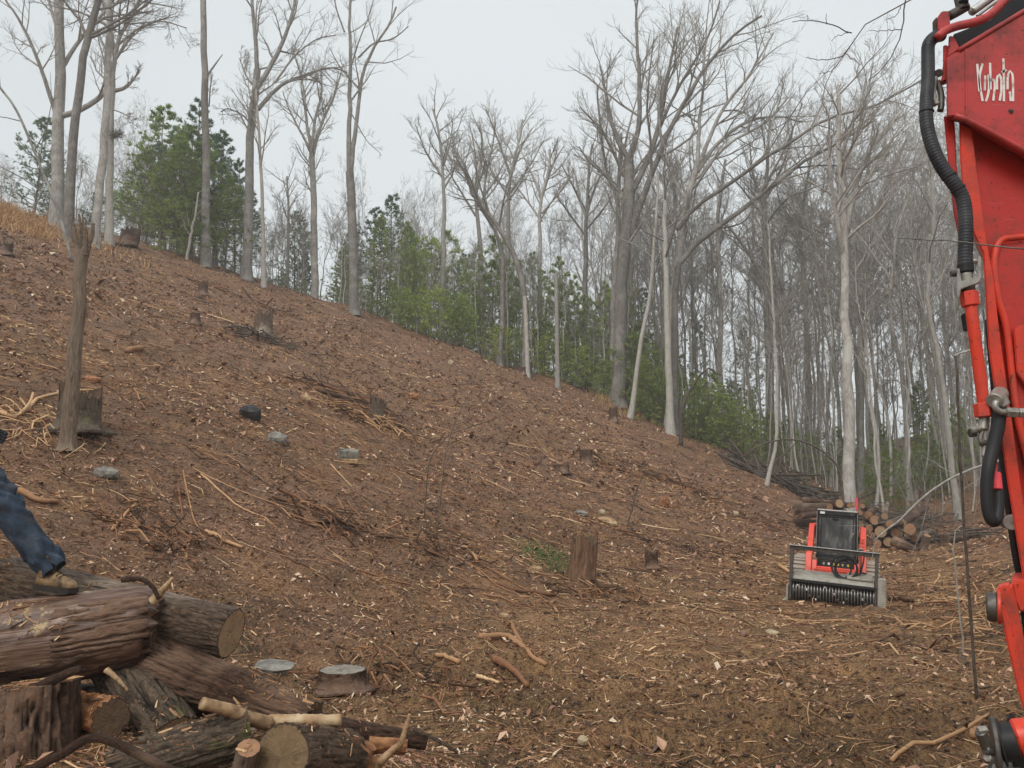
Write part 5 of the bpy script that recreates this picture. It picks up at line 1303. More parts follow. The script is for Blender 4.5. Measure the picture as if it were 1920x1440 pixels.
SL_M = [((126, 842), "broken snag"), ((470, 785), "crumpled dark slab"), ((655, 868), "stacked grey slabs"), ((708, 786), "mossy root mound"), ((1090, 1082), "tall reddish stump"), ((1099, 868), "dark round cut stump"), ((1140, 984), "tan split slab"),
      ((1246, 950), "orange bracket-shaped chunk"), ((493, 626), "ragged upper stump"), ((365, 606), "small dark upper stump"), ((238, 462), "crest root stump"), ((991, 704), "narrow pale edge stump"), ((845, 685), "small cream stone"), ((776, 747), "tan chunk"),
      ((573, 752), "pale cream chunk"), ((1368, 968), "two pale stones"), ((1560, 1128), "loader"), ((1448, 1190), "orange-brown stone on the track"), ((642, 1285), "sawn-topped low stump"), ((1000, 1240), "knobbly brown branch"), ((640, 985), "dark rotten branch"), ((420, 1018), "long bleached splinter"),
      ((1165, 1405), "large mud clod"), ((30, 420), "straw grass"), ((1740, 1400), "long curving branch"), ((252, 661), "short grey round log"), ((700, 600), "upper forest edge"), ((1250, 800), "pale thick edge trunk"), ((870, 900), "arched brown sprouts"), ((1030, 1048), "green grass tuft"), ((1330, 1100), "bare track left of the loader"), ((1650, 1260), "track below the loader")]
SL_S = set()
for i in range(95):
    px = rs.uniform(20, 1700); 
    lo = np.interp(px, [0, 230, 500, 700, 950, 1250, 1550, 1700], [440, 470, 560, 630, 715, 830, 1010, 1060])
    py = rs.uniform(lo, 1400 if px > 700 else 1150)
    p = grd(px, py); a = math.atan2(-.61, .79) + rs.randn() * .55; L = rs.uniform(.5, 2.2) if p[1] > 11 else rs.uniform(.2, .6)
    if math.hypot(p[0] - 6.2, p[1] - 16) < 2.2: continue
    c = rs.uniform(-.15, .15) * L; t = np.linspace(-.5, .5, 9)
    x = p[0] + math.cos(a) * t * L - math.sin(a) * c * (4 * t * t - 1); y = p[1] + math.sin(a) * t * L + math.cos(a) * c * (4 * t * t - 1)
    w = rs.uniform(.008, .022) * (1 if p[1] > 11 else .7)
    q = np.stack([x, y, H(x, y) + w * .8], 1)
    V, Q, T, _ = tubes(q[None], (w * np.linspace(1, .5, 9))[None], 6, cap=True)
    tn_ = rs.uniform(.10, .72); sh = "dark" if tn_ < .38 else ("brown" if tn_ < .6 else "pale"); ln_ = "long" if L > (1.3 if p[1] > 11 else .4) else "short"
    (mx_, my_), nm_ = min(SL_M, key=lambda a: math.hypot(a[0][0] - px, a[0][1] - py)); rel = ("left of" if px < mx_ else "right of") if abs(px - mx_) > abs(py - my_) else ("above" if py < my_ else "below")
    for slab_ in (f"{ln_} {sh} fallen stick {rel} the {nm_}", f"{ln_} {'thick' if w > .014 else 'thin'} {sh} fallen stick {rel} the {nm_}", f"{ln_} {'thick' if w > .014 else 'thin'} {sh} fallen stick {rel} the {nm_}, {'nearly straight' if abs(c) < .07 * L else 'bowed'}", f"{ln_} {'thick' if w > .014 else 'thin'} {sh} fallen stick farther {rel} the {nm_}"):
        if slab_ not in SL_S: break
    SL_S.add(slab_)
    tag(link("fallen_stick", mesh_np("fallen_stick", V - q[0], Q, T, M["litter"], True, {"tone": np.full(len(V), tn_)}), None, q[0]), slab_, "stick", "sticks scattered over the slope")

# brush and windrows at the forest edge (tangled, uncountable) with single logs on top
def brush(label, pts, n, L, thick, spread, hgt, tone=(.1, .45), seed=1, name="brush_pile"):
    rng = np.random.RandomState(seed); P = np.array([grd(x, y) for x, y in pts])
    s = rng.rand(n) * (len(P) - 1); i = s.astype(int); f = (s - i)[:, None]; c = P[i] * (1 - f) + P[i + 1] * f; d = nrm(P[i + 1] - P[i])
    c = c + rng.randn(n, 3) * [spread, spread, 0]; c[:, 2] = H(c[:, 0], c[:, 1]) + np.abs(rng.randn(n)) * hgt
    dd = nrm(d + rng.randn(n, 3) * [.5, .5, .09]); LL = L * rng.uniform(.3, 1.3, n)
    Q0 = np.stack([c + dd * LL[:, None] * k + rng.randn(n, 3) * .05 for k in (-.5, -.17, .17, .5)], 1)
    w = thick * rng.uniform(.2, 1, n) ** 2 + .008
    V, Q, _, tn = tubes(Q0, w[:, None] * np.array([[1, .9, .8, .5]]), 5, rng.uniform(*tone, n))
    g = Geo(); g.add(V, Q, None, tn); b = P[0]
    return tag(link(name, g.mesh(name, M["brush"] if thick > .03 else M["litter"], True, b), None, b), label, "brush pile", kind="stuff")
brush("dark brush windrow at the forest edge below the great spreading oak", [(1025, 688), (1080, 705), (1150, 722)], 170, 4.5, .10, .8, .35, (.03, .45), 1)
brush("dark brush line at the forest edge under the yellow-green bushes", [(790, 622), (880, 650), (965, 680)], 110, 3, .09, .6, .25, (.03, .4), 2)
brush("grey windrow of brush and poles running down behind the loader", [(1395, 872), (1450, 902), (1520, 938), (1560, 962)], 150, 4.0, .09, .65, .32, (.05, .55), 3)
brush("brush and branch litter on the bank right of the stacked logs", [(1620, 985), (1680, 985), (1740, 975)], 110, 1.8, .035, 1.0, .2, (.1, .6), 4)
brush("loose sticks at the end of the sawn log heap", [(1700, 1015), (1760, 1018), (1830, 1010)], 90, 1.4, .04, .6, .12, (.15, .8), 5)
brush("tangle of sticks around the torn mossy root mound", [(625, 770), (700, 785), (745, 812)], 90, 1.1, .025, .45, .10, (.1, .75), 6)
brush("tangle of roots below the ragged stump on the upper slope", [(455, 632), (500, 635), (545, 650)], 60, 1.5, .04, .5, .12, (.05, .5), 7)
brush("leaf-caught twigs on the right bank beside the thin poles", [(1790, 1090), (1830, 1150), (1860, 1230)], 120, .8, .014, .5, .06, (.2, .8), 8)

def heap(n_, cx, cy, ends, label, group, seed, dirv):
    rng = np.random.RandomState(seed)
    for i, (px, py, r, lab) in enumerate(ends):
        p = pix(px, py, cy + rng.uniform(-.3, .3)); d = nrm(np.array(dirv) + rng.randn(3) * [.32, .08, .09])
        L = rng.uniform(1.7, 2.6)
        row = sorted(set(e[1] // 20 for e in ends)).index(py // 20); inrow = sorted(e[0] for e in ends if e[1] // 20 == py // 20).index(px); OR = ["first", "second", "third", "fourth", "fifth", "sixth", "seventh", "eighth", "ninth", "tenth", "eleventh"]
        log("stacked_log", lab or (label + ", " + OR[inrow] + " from left, " + ("top row" if row == 0 else OR[row] + " row down")), p, p + d * L, px2m(r, cy) * rng.uniform(.65, 1.1), px2m(r * .8, cy), M[("log_bark", "log_grey")[i % 2]], "cut_orange" if i % 3 else "cut", 300 + seed + i, group=group, world=True, nl=16, na=20, ridge=.06)
g1 = "sawn logs stacked behind the loader"; l1 = "orange-ended log stacked behind the cab"
heap(0, 0, 27, [(1574, 944, 9.5, "sawn log with the biggest orange end, topmost in the stack behind the cab"), (1556, 951, 8, None), (1593, 948, 7, None), (1602, 946, 5.5, None), (1617, 949, 6.5, None), (1612, 961, 7, None), (1545, 962, 9, None), (1562, 968, 9, None), (1581, 964, 9, None), (1596, 966, 8, None), (1628, 966, 8, None), (1640, 975, 8, None),
    (1550, 985, 10, None), (1570, 988, 10, None), (1590, 986, 10, None), (1610, 984, 10, None), (1630, 990, 10, None), (1555, 1006, 10, None), (1576, 1008, 10, None), (1598, 1006, 10, None), (1620, 1009, 10, None), (1545, 1027, 10, None), (1567, 1029, 10, None), (1590, 1029, 10, None), (1612, 1029, 10, None), (1634, 1020, 10, None)], l1, g1, 1, (.15, .98, .03))
g2 = "rough sawn logs heaped right of the loader"; l2 = "rough log in the heap right of the loader"
heap(0, 0, 26.5, [(1651, 997, 10.5, "sawn log with a wide tan end next to the loader's right arm"), (1679, 999, 9.5, None), (1706, 992, 11, "ragged orange-ended log, tallest at the right of the low heap"), (1659, 968, 6, None), (1640, 978, 7, None), (1668, 982, 8, None), (1690, 980, 8, None), (1714, 1010, 9, None), (1690, 1014, 9, None), (1665, 1016, 9, None), (1645, 1019, 9, None), (1675, 1032, 8, None), (1652, 1034, 8, None), (1697, 1030, 8, None)], l2, g2, 40, (.55, .75, .05))
log("felled_log", "dark log slumped in front of the low heap of sawn ends", pix(1672, 1012, 25.6), pix(1722, 1036, 25.2), .17, .14, M["log_bark"], "cut_dark", 401, world=True, nl=24, na=24)
log("felled_log", "dark log lying left of the loader at the foot of the slope", (1500, 968, 25), (1548, 962, 25.5), 6, 6, M["log_bark"], "cut_dark", 402, nl=24, na=24)
log("felled_log", "short upright branch piece with a pale round end at the end of the low heap", pix(1731, 1030, 25), pix(1738, 1004, 24.8), .13, .11, M["log_grey"], "cut_orange", 403, world=True, nl=16, na=20)
log("tree_stump", "small black cut post stump with a pale ringed top on the track's far right", pix(1767, 1022, 25), pix(1767, 1003, 25), .10, .10, M["log_bark"], "cut_grey", 404, cat="stump", world=True, nl=16, na=20)
log("felled_log", "long dark log lying behind the small black post stump", (1775, 1012, 26), (1835, 1008, 27.5), 6, 6, M["log_bark"], "cut_dark", 405, nl=24, na=20)
p = pix(1607, 955, 27); cyl_ = root("marker_flag", p, "pink surveyor's flagging strip sticking up behind the loader's cab", "flag")
box("strip", (0, 0, .18), (.09, .02, .42), M["flag"], cyl_, .004, (0, .06, 0))
box("stake", (0, .02, -.45), (.04, .04, .95), M["pale_wood"], cyl_, .004)

brush("broken branches tangled over the low heap of sawn logs", [(1640, 990), (1680, 1000), (1725, 1012)], 90, 1.6, .045, .5, .45, (.05, .5), 9)
# chips and sawdust that settled on the pile, found by dropping points onto the logs
def pile_litter():
    from mathutils.bvhtree import BVHTree
    vs, fs = [], []
    for o in bpy.data.objects:
        if o.parent and o.parent.get("category") in ("log", "stump") and o.type == 'MESH' and o.parent.location.y < 6.2 and o.parent.location.x < 0:
            n = len(vs); off = o.parent.location
            vs += [v.co + off for v in o.data.vertices]; fs += [[n + i for i in p.vertices] for p in o.data.polygons]
    bvh = BVHTree.FromPolygons(vs, fs); rng = np.random.RandomState(8); P = []; N = []
    for k in range(15000):
        x = rng.uniform(-4.2, -.6); y = rng.uniform(3.9, 6.1)
        if fbm2(np.array([x * 2.2]), np.array([y * 2.2]), 44, 3)[0] < -.05 + .3 * rng.rand(): continue
        h = bvh.ray_cast(Vector((x, y, 3.0)), Vector((0, 0, -1)))
        if h[0] is None or abs(h[1].z) < .35: continue
        nn_ = h[1] if h[1].z > 0 else -h[1]
        P.append(h[0][:]); N.append(nn_[:])
    P = np.array(P); N = nrm(np.array(N)); n = len(P)
    a = rng.randn(n, 3); d = nrm(a - (a * N).sum(1, keepdims=True) * N); L = rng.gamma(2, .0055, n) + .004; w = L * rng.uniform(.08, .3, n)
    p = P + N * (w * .5)[:, None]; g = Geo()
    V, Q, T, tn = tubes(np.stack([p - d * L[:, None], p + d * L[:, None]], 1), np.stack([w, w * .6], 1), 3, np.clip(.42 + .2 * rng.randn(n), 0, 1), cap=True); g.add(V, Q, T, tn)
    tag(link("sawdust_chips", g.mesh("sawdust_chips", M["litter"], False)), "orange-brown chips and sawdust lying on the log pile", "sawdust", kind="stuff")
pile_litter()

for k_, (lab_, pts_, n_, L_, th_) in enumerate([
    ("dark clump of rotten sticks on the left of the middle slope", [(560, 950), (620, 975), (670, 1005)], 70, .9, .020),
    ("dark clump of debris left of the green grass tuft", [(815, 1020), (870, 1040)], 45, .6, .016),
    ("raked line of sticks above the torn mossy root mound", [(560, 715), (640, 735), (720, 770)], 80, 1.4, .026),
    ("loose dark debris around the dark round cut stump", [(1060, 850), (1130, 870), (1180, 890)], 60, 1.0, .022),
    ("debris drift below the tall reddish stump", [(1050, 1100), (1130, 1120), (1210, 1105)], 60, .6, .015),
    ("dark debris in the mud above the log pile", [(210, 960), (300, 1000), (380, 1050)], 90, .5, .012),
    ("tangle of bleached twigs right of the person's hip", [(20, 770), (80, 800), (100, 860)], 60, .6, .012),
    ("long drift of branches on the lower right slope", [(1200, 880), (1320, 930), (1440, 985)], 100, 1.5, .026),
    ("debris drift on the toe of the slope left of the loader", [(1240, 1020), (1340, 1040), (1440, 1040)], 70, .7, .018),
    ("broken sticks scattered beside the flat sawn-topped stump", [(690, 1240), (780, 1270), (860, 1310)], 80, .35, .010),
    ("drift of twigs high on the slope under the pole trunk", [(330, 520), (430, 550), (540, 590)], 60, 1.6, .03)]):
    brush(lab_, pts_, n_, L_, th_, .35 + .02 * L_, .03, (.02, .55) if k_ != 6 else (.4, .9), 60 + k_, "debris_drift")
# ------------------------------------------------------------------ tracked loader with mulcher head
def loader():
    Y = 14.75; x = pix(1562, 1128, Y)[0]
    z = float(HB(x, Y)) - .04
    Rt = root("tracked_loader", (x, Y, z), "small orange tracked loader with black caged cab and ribbed mulching head, parked nose-on", "track loader", rot=(rad(-1.5), rad(4.6), rad(-24)))
    Rt.scale = (.84, .95, 1.0)
    b = lambda n, c, s, m, bev=.012, rot=None, par=Rt: box(n, c, s, M[m], par, bev, rot)
    # mulcher head
    hd = link("mulcher_head", None, Rt)
    bm = bmesh.new()   # sloping deck
    prof = [(-.02, .40), (.10, .47), (.52, .56), (.52, .20), (.46, .20), (.46, .50), (.10, .43), (0.0, .37)]
    V0 = [bm.verts.new((-.86, y, zz)) for y, zz in prof]; V1 = [bm.verts.new((.80, y, zz)) for y, zz in prof]
    bm.faces.new(V0); bm.faces.new(V1[::-1])
    for i in range(len(prof)): j = (i + 1) % len(prof); bm.faces.new([V0[i], V0[j], V1[j], V1[i]])
    bm_obj("deck", bm, M["grey_steel"], hd)
    for xx, wd in ((-.90, .05), (.84, .05)):
        box("end_plate", (xx, .25, .27), (wd, .56, .50), M["dark_steel"], hd, .01)
    box("drive_guard", (.96, .20, .27), (.17, .50, .60), M["grey_steel"], hd, .015)
    box("skid_shoe", (.96, .12, -.045), (.19, .5, .03), M["steel"], hd, .005)
    box("skid_shoe", (-.98, .16, .02), (.09, .45, .03), M["steel"], hd, .005)
    box("side_panel", (-.965, .22, .16), (.05, .46, .25), M["grey_steel"], hd, .01)
    box("front_lip", (-.02, -.035, .385), (1.72, .035, .05), M["black"], hd, .005)
    box("raised_panel", (.52, .30, .545), (.52, .36, .04), M["grey_steel"], hd, .008, (rad(12), 0, 0))
    # drum: rings and carbide teeth
    dr = cyl("drum", (-.87, .17, .19), (.82, .17, .19), .155, M["black"], Rt, 28)
    ring = cyl("ring", (-.009, 0, 0), (.009, 0, 0), .205, M["ring_steel"], None, 28, bev=.004)
    rim = None
    first = True
    for k in range(27):
        r_ = ring if k == 0 else ring.copy()
        if k: COL.objects.link(r_)
        r_.parent = dr; r_.location = Vector((-.84 + k * .0632, .17, .19)) - Vector((-.87, .17, .19)) * 0
        r_.matrix_parent_inverse = Matrix.Identity(4)
    dr.location = (0, 0, 0)
    rng = np.random.RandomState(2)
    for k in range(26):
        a = -1.57 + math.sin(k * .72) * .75
        t_ = box("tooth", (-.808 + k * .0632, .17 + math.cos(a - 0) * 0 - math.cos(math.sin(k * .72) * .8) * .19, .19 + math.sin(math.sin(k * .72) * .8) * .19), (.034, .04, .045), M["chrome" if k % 3 == 1 else "dark_steel"], dr, .006, (math.sin(k) * .4, 0, 0))
    # push guard
    gd = link("push_guard", None, Rt)
    box("top_bar", (-.02, .02, .985), (1.84, .10, .075), M["dark_steel"], gd, .012)
    box("bar_lit_edge", (-.02, .0, 1.026), (1.86, .16, .012), M["chrome"], gd, .003)  # bright strip stands in for light on top of the bar
    for sx in (-1, 1):
        box("post", (-.02 + sx * .87, .0, .68), (.075, .075, .58), M["dark_steel"], gd, .01)
        box("brace", (-.02 + sx * .87, .22, .74), (.05, .05, .52), M["dark_steel"], gd, .008, (rad(-38), 0, 0))
    for xx in (-.33, .27): box("rivet_plate", (xx, -.012, 1.035), (.02, .17, .02), M["chrome"], gd, .002)
    # cab
    cb = link("cab", None, Rt)
    cy0 = 1.30
    bm = bmesh.new()
    pts = [(-.43, cy0, .55), (.43, cy0, .55), (.43, cy0 + .0, .86), (.42, cy0 + .06, 1.72), (-.42, cy0 + .06, 1.72), (-.43, cy0, .86)]
    box("roof", (0, cy0 + .62, 1.735), (.93, 1.22, .05), M["black"], cb, .02)
    box("roof_lit_edge", (0, cy0 - .0, 1.75), (.90, .03, .03), M["chrome"], cb, .008)  # bright strip paints the line of light along the cab's top
    for sx in (-1, 1):
        box("cab_pillar", (sx * .425, cy0 + .03, 1.27), (.055, .06, .92), M["black"], cb, .01)
        box("cab_pillar", (sx * .45, cy0 + 1.15, 1.2), (.05, .08, 1.05), M["black"], cb, .01)
        box("side_screen", (sx * .455, cy0 + .6, 1.22), (.012, 1.05, .90), M["glass"], cb, .002)
        for k in range(6): box("screen_bar", (sx * .465, cy0 + .18 + k * .16, 1.22), (.012, .014, .88), M["black"], cb, .002)
        box("pillar_edge", (sx * .452, cy0 - .003, 1.27), (.010, .012, .90), M["chrome"], cb, .002)
    box("top_rail", (0, cy0 + .02, 1.69), (.82, .07, .08), M["black"], cb, .012)
    box("bottom_rail", (0, cy0 + .02, .84), (.82, .07, .08), M["black"], cb, .012)
    box("windshield", (0, cy0 + .03, 1.27), (.80, .015, .80), M["glass"], cb, .003)
    box("windshield_seal", (0, cy0 + .012, 1.625), (.74, .02, .02), M["rubber"], cb, .004)
    for sx in (-1, 1): box("windshield_seal", (sx * .355, cy0 + .012, 1.26), (.02, .02, .74), M["rubber"], cb, .004)
    box("door_handle", (.34, cy0 - .005, 1.28), (.02, .03, .12), M["steel"], cb, .004, (0, .4, 0))
    box("wiper_mount", (-.03, cy0 - .002, 1.585), (.16, .03, .03), M["rubber"], cb, .004)
    for sx in (-1, 1): box("headlight", (sx * .33, cy0 - .028, 1.69), (.11, .03, .045), M["lamp" if sx < 0 else "glass"], cb, .006)
    box("cab_lower_panel", (0, cy0 - .01, .69), (.84, .05, .24), M["black"], cb, .01)
    for k in range(6): box("vent_slat", (0, cy0 - .04, .60 + k * .035), (.66, .012, .012), M["dark_steel"], cb, .002)
    cyl("lock_button", (-.02, cy0 - .06, .78), (-.02, cy0 - .03, .78), .016, M["chrome"], cb, 12)
    # body, couplers, engine
    b("chassis", (0, 1.55, .36), (.84, 1.9, .30), "black", .03)
    b("front_crossmember", (0, .80, .56), (.96, .12, .17), "coral", .015)
    b("quick_attach_plate", (.04, .66, .48), (.98, .07, .26), "coral", .012)
    b("foot_step", (0, .95, .50), (.80, .30, .05), "black", .01)
    for k, (xx, mm) in enumerate(((-.26, "chrome"), (-.15, "lamp"), (-.05, "yellow"), (.05, "yellow"), (.15, "chrome"), (.27, "yellow"))):
        cyl("coupler", (xx, .94, .70), (xx, 1.06, .70), .024, M[mm], Rt, 12)
    b("engine_hood", (0, 2.55, .95), (.90, .72, .80), "black", .06)
    b("hood_cap", (0, 2.5, 1.37), (.84, .70, .05), "coral", .02)
    # lift arms
    for sx in (-1, 1):
        arm = link("lift_arm", None, Rt)
        def seg(n, p, q, w, h, m="coral"):
            p = Vector(p); q = Vector(q); d = q - p; ang = math.atan2(d.z, d.y)
            return box(n, (p + q) / 2, (w, d.length, h), M[m], arm, .014, (ang, 0, 0))
        X = sx * .585
        seg("upper_beam", (X - sx * .03, 2.6, 1.40), (X - sx * .03, 1.62, 1.34), .10, .15)
        seg("front_beam", (X - sx * .02, 1.66, 1.40), (X, .90, .78), .13, .18)
        seg("lower_beam", (X, .90, .86), (X, .70, .36), .14, .18)
        seg("gusset", (X - sx * .13, .84, .74), (X - sx * .13, .70, .40), .11, .13)
        seg("cylinder_barrel", (X - sx * .02, 1.5, .62), (X - sx * .02, 1.0, .98), .06, .06, "dark_steel")
        cyl("pivot_pin", (X - .09, .72, .42), (X + .09, .72, .42), .035, M["dark_steel"], arm, 14)
        cyl("tilt_rod", (X - sx * .15, .62, .40), (X - sx * .15, .95, .62), .022, M["chrome"], arm, 12)
    # tracks
    for sx in (-1, 1):
        X = sx * .77; n = 46; pts = []
        for k in range(n):
            s = k / n; Lf, rr = 1.15, .36; per = 2 * Lf + 2 * math.pi * rr; u = s * per
            if u < Lf: pts.append((.75 + rr + u, .76, 0))
            elif u < Lf + math.pi * rr: a = (u - Lf) / rr; pts.append((.75 + rr + Lf + math.sin(a) * rr, .40 + math.cos(a) * rr, a))
            elif u < 2 * Lf + math.pi * rr: pts.append((.75 + rr + Lf - (u - Lf - math.pi * rr), .04, math.pi))
            else: a = math.pi + (u - 2 * Lf - math.pi * rr) / rr; pts.append((.75 + rr + math.sin(a) * rr, .40 + math.cos(a) * rr, a))
        tk = link("track", None, Rt)
        bm = bmesh.new(); a_ = [bm.verts.new((X - .15, y, zz)) for y, zz, _ in pts]; c_ = [bm.verts.new((X + .15, y, zz)) for y, zz, _ in pts]
        for k in range(n): j = (k + 1) % n; bm.faces.new([a_[k], a_[j], c_[j], c_[k]])
        bm.faces.new(a_); bm.faces.new(c_[::-1])
        bm_obj("belt", bm, M["track"], tk)
        lug = None
        for y, zz, a in pts:
            if lug is None: lug = box("lug", (0, 0, 0), (.32, .035, .05), M["track"], tk, .006); l_ = lug
            else: l_ = lug.copy(); COL.objects.link(l_)
            l_.location = (X, y + math.sin(a) * .012, zz + math.cos(a) * .012); l_.rotation_euler = (-a, 0, 0)
        for k in range(4): cyl("road_wheel", (X - .17 * sx * -1 - .01, 1.05 + k * .3, .15), (X + .17 * sx + .01, 1.05 + k * .3, .15), .10, M["dark_steel"], tk, 16)
        b("fender", (sx * .60, 1.6, .83), (.10, 1.3, .03), "coral", .01)
    # hoses of the mulcher coiled on the deck
    def hose(pts, r=.016): pipe("hydraulic_hose", pts, r, M["rubber"], Rt, 8, 60)
    for k, (cx, cz, r, sq) in enumerate(((.20, .70, .23, .95), (.25, .67, .20, .9), (.17, .66, .15, 1.1))):
        an = np.linspace(.3, 2 * math.pi + .9, 26)
        hose([(cx + math.cos(a) * r * 1.12, .24 + .05 * k + .05 * math.sin(a), cz + math.sin(a) * r * sq - .0) for a in an], .022 - k * .002)
    hose([(.36, .45, .52), (.52, .36, .60), (.60, .45, .95), (.50, .75, 1.02), (.44, 1.15, .80)])
    hose([(.08, .35, .50), (.30, .26, .50), (.55, .30, .62), (.66, .55, .60)])
    hose([(.47, .62, .36), (.54, .58, .75), (.52, .72, 1.0), (.48, .95, .95)], .013)
    pipe("grab_handle", [(.44, .9, .82), (.47, .80, 1.02), (.58, .80, 1.04), (.60, .9, .85)], .012, M["steel"], Rt)
    b("work_light", (.56, 1.0, 1.20), (.09, .08, .12), "coral", .015)
    return Rt
loader()

# ------------------------------------------------------------------ the excavator's arm in the right foreground
def excavator():
    Y = 3.0; E = lambda px, py, d=0.0: pix(px, py, Y + d)
    O = E(1900, 700)
    Rt = root("excavator", (O[0], O[1], O[2]), "red excavator arm with a thick black wrapped hose filling the right edge of the picture", "excavator")
    off = tuple(O); u = Y / FPX
    P = lambda n, poly, th, m, d=0.0, bev=.004: prism(n, [E(x, y, d) for x, y in poly], th, M[m], Rt, bev, off, (.64, 1, .12))
    T = lambda n, pts, w, m, d=0.0, k=12, mm=30, w1=None, ribs=None: (lambda q: link(n, q.data, Rt, (0, 0, 0)) and bpy.data.objects.remove(q))(pipe("tmp", [E(*p) if len(p) == 3 else E(p[0], p[1], d) for p in pts], w * u, M[m], None, k, mm, None if w1 is None else w1 * u, off, ribs))
    def TT(n, pts, w, m, d=0.0, k=12, mm=30, w1=None, ribs=None):
        q = resample(np.array([E(p[0], p[1], p[2] if len(p) == 3 else d) for p in pts]) - O, mm); rr = np.linspace(w, w if w1 is None else w1, mm) * u
        if ribs: rr = rr * (1 + ribs * np.array([0, 1, 1, 0])[np.arange(mm) % 4])
        V, Q, T3, _ = tubes(q[None], rr[None], k, cap=True)
        return link(n, mesh_np(n, V, Q, T3, M[m], True), Rt)
    def C(n, a, b, w, m, k=20, w2=None, bev=.003):
        o = cyl(n, E(*a) - O, E(*b) - O, w * u, M[m], Rt, k, None if w2 is None else w2 * u, bev); return o
    # lower main arm
    left = [(1798, 228), (1800, 300), (1806, 380), (1826, 440), (1843, 475), (1853, 650), (1868, 760), (1888, 900), (1912, 1050), (1945, 1240)]
    P("arm_web", left + [(2300, 1300), (2300, 220)], .26, "red", .05)
    strip_r = [(1965, 1240), (1936, 1050), (1912, 900), (1893, 760), (1876, 640), (1862, 520), (1846, 430), (1832, 330), (1822, 240)]
    P("edge_flange", left + strip_r, .05, "red2", .0, .006)
    P("cover_plate", [(1872, 458), (2300, 440), (2300, 1250), (1965, 1100), (1925, 870), (1900, 745), (1886, 620), (1866, 500)], .05, "red", .018, .004)
    TT("raised_rib", [(2050, 436), (1960, 440), (1900, 446), (1882, 448), (1871, 458), (1865, 480), (1864, 505), (1872, 560), (1887, 615), (1896, 690), (1903, 750), (1914, 810), (1935, 890), (1960, 980)], 6.5, "red2", .012, 10, 90)
    P("boss_plate", [(1900, 618), (1912, 608), (2300, 600), (2300, 760), (1935, 740), (1906, 700)], .05, "red2", -.01, .006)
    P("side_strap", [(1769, 216), (1789, 222), (1792, 300), (1797, 345), (1796, 440), (1788, 400), (1780, 330)], .06, "red", .02)
    TT("rear_rod", [(1853, 600, .22), (1868, 760, .22), (1885, 900, .22), (1903, 1030, .22), (1915, 1090, .22)], 7, "rubber", .2)
    # upper arm plate with the lettering
    P("side_plate", [(1774, 108), (1800, 93), (2300, -215), (2300, 450), (1920, 288), (1793, 217), (1775, 218)], .07, "redplate", -.035, .004)
    TT("top_flange", [(1797, 95), (1850, 63), (1920, 21), (2000, -28), (2300, -212)], 5.5, "redplate", -.035, 4, 24)
    TT("top_tube", [(1757, 71), (1772, 58), (1795, 49), (1825, 42), (1853, 30), (1875, 10), (1895, -14), (1930, -60)], 8.5, "redplate", -.05, 14, 40)
    TT("bottom_flange", [(1790, 217), (1805, 222), (1860, 250), (1920, 283), (2000, 325), (2300, 450)], 6.5, "redplate", -.042, 6, 30)
    TT("weld_bead", [(1811, 92), (1811.5, 150), (1812, 222)], 1.8, "redplate", -.037, 8, 20)
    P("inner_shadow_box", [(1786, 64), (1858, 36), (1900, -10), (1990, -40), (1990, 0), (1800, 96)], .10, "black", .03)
    P("corner_gusset", [(1779, 66), (1789, 68), (1800, 92), (1776, 108)], .05, "redplate", -.03)
    P("hinge_lug", [(1757, 32), (1766, 20), (1779, 20), (1781, 45), (1770, 55), (1758, 60)], .05, "redplate", -.02)
    P("hose_saddle", [(1748, 40), (1757, 30), (1760, 58), (1749, 72)], .05, "dark_steel", -.0)
    C("swivel_fitting", (1806, 18, .02), (1800, -6, .02), 12, "dark_steel"); C("swivel_cap", (1806, 6, .0), (1809, -8, .0), 9, "black")
    TT("fitting_body", [(1780, 30, .03), (1795, 22, .03), (1812, 12, .03)], 10, "dark_steel")
    TT("cylinder_rod", [(1822, 22, .05), (1850, 2, .05), (1890, -28, .05)], 9, "chrome", .05, 16)
    TT("hard_line", [(1832, 30, .02), (1862, 8, .02), (1900, -20, .02)], 3, "steel", .02)
    P("hinge_arm", [(1768, 84), (1778, 84), (1775, 150), (1770, 152), (1762, 154), (1765, 146), (1768, 120)], .04, "red", -.02)
    TT("steel_latch", [(1752, 146), (1748, 165), (1750, 185), (1756, 197)], 7, "steel", -.01, 12)
    TT("steel_latch", [(1757, 152), (1764, 175), (1765, 195), (1763, 208)], 6, "dark_steel", .0, 12)
    C("latch_bolt", (1760, 137, -.02), (1760, 137, .02), 8, "dark_steel")
    # wrapped hose
    H_ = [(1766, 66, .0), (1752, 70, -.01), (1741, 84, -.02), (1740, 110, -.02), (1740, 150, -.03), (1737, 195, -.04), (1738, 235, -.05), (1750, 280, -.06), (1769, 318, -.07), (1793, 350, -.08), (1807, 380, -.08), (1811, 430, -.08), (1809, 498, -.08)]
    TT("wrapped_hose", H_, 12.0, "hose", 0, 18, 340, 12.5, ribs=.04)
    C("hose_band", (1778, 328, -.075), (1781, 333, -.075), 14, "rubber"); C("hose_band", (1795, 352, -.08), (1798, 357, -.08), 14, "rubber"); C("hose_band", (1737, 208, -.045), (1737, 212, -.045), 14, "rubber")
    C("hose_ferrule", (1809, 494, -.08), (1811, 512, -.08), 14, "black", bev=.004)
    C("hose_ferrule", (1811, 512, -.08), (1813, 530, -.08), 11, "steel")
    C("ferrule_collar", (1812, 530, -.08), (1816, 548, -.08), 14, "dark_steel", w2=12)
    P("clamp_bracket", [(1794, 503), (1799, 503), (1803, 527), (1832, 518), (1833, 482), (1839, 480), (1840, 521), (1834, 530), (1801, 542), (1798, 560), (1794, 556)], .035, "steel", -.11, .002)
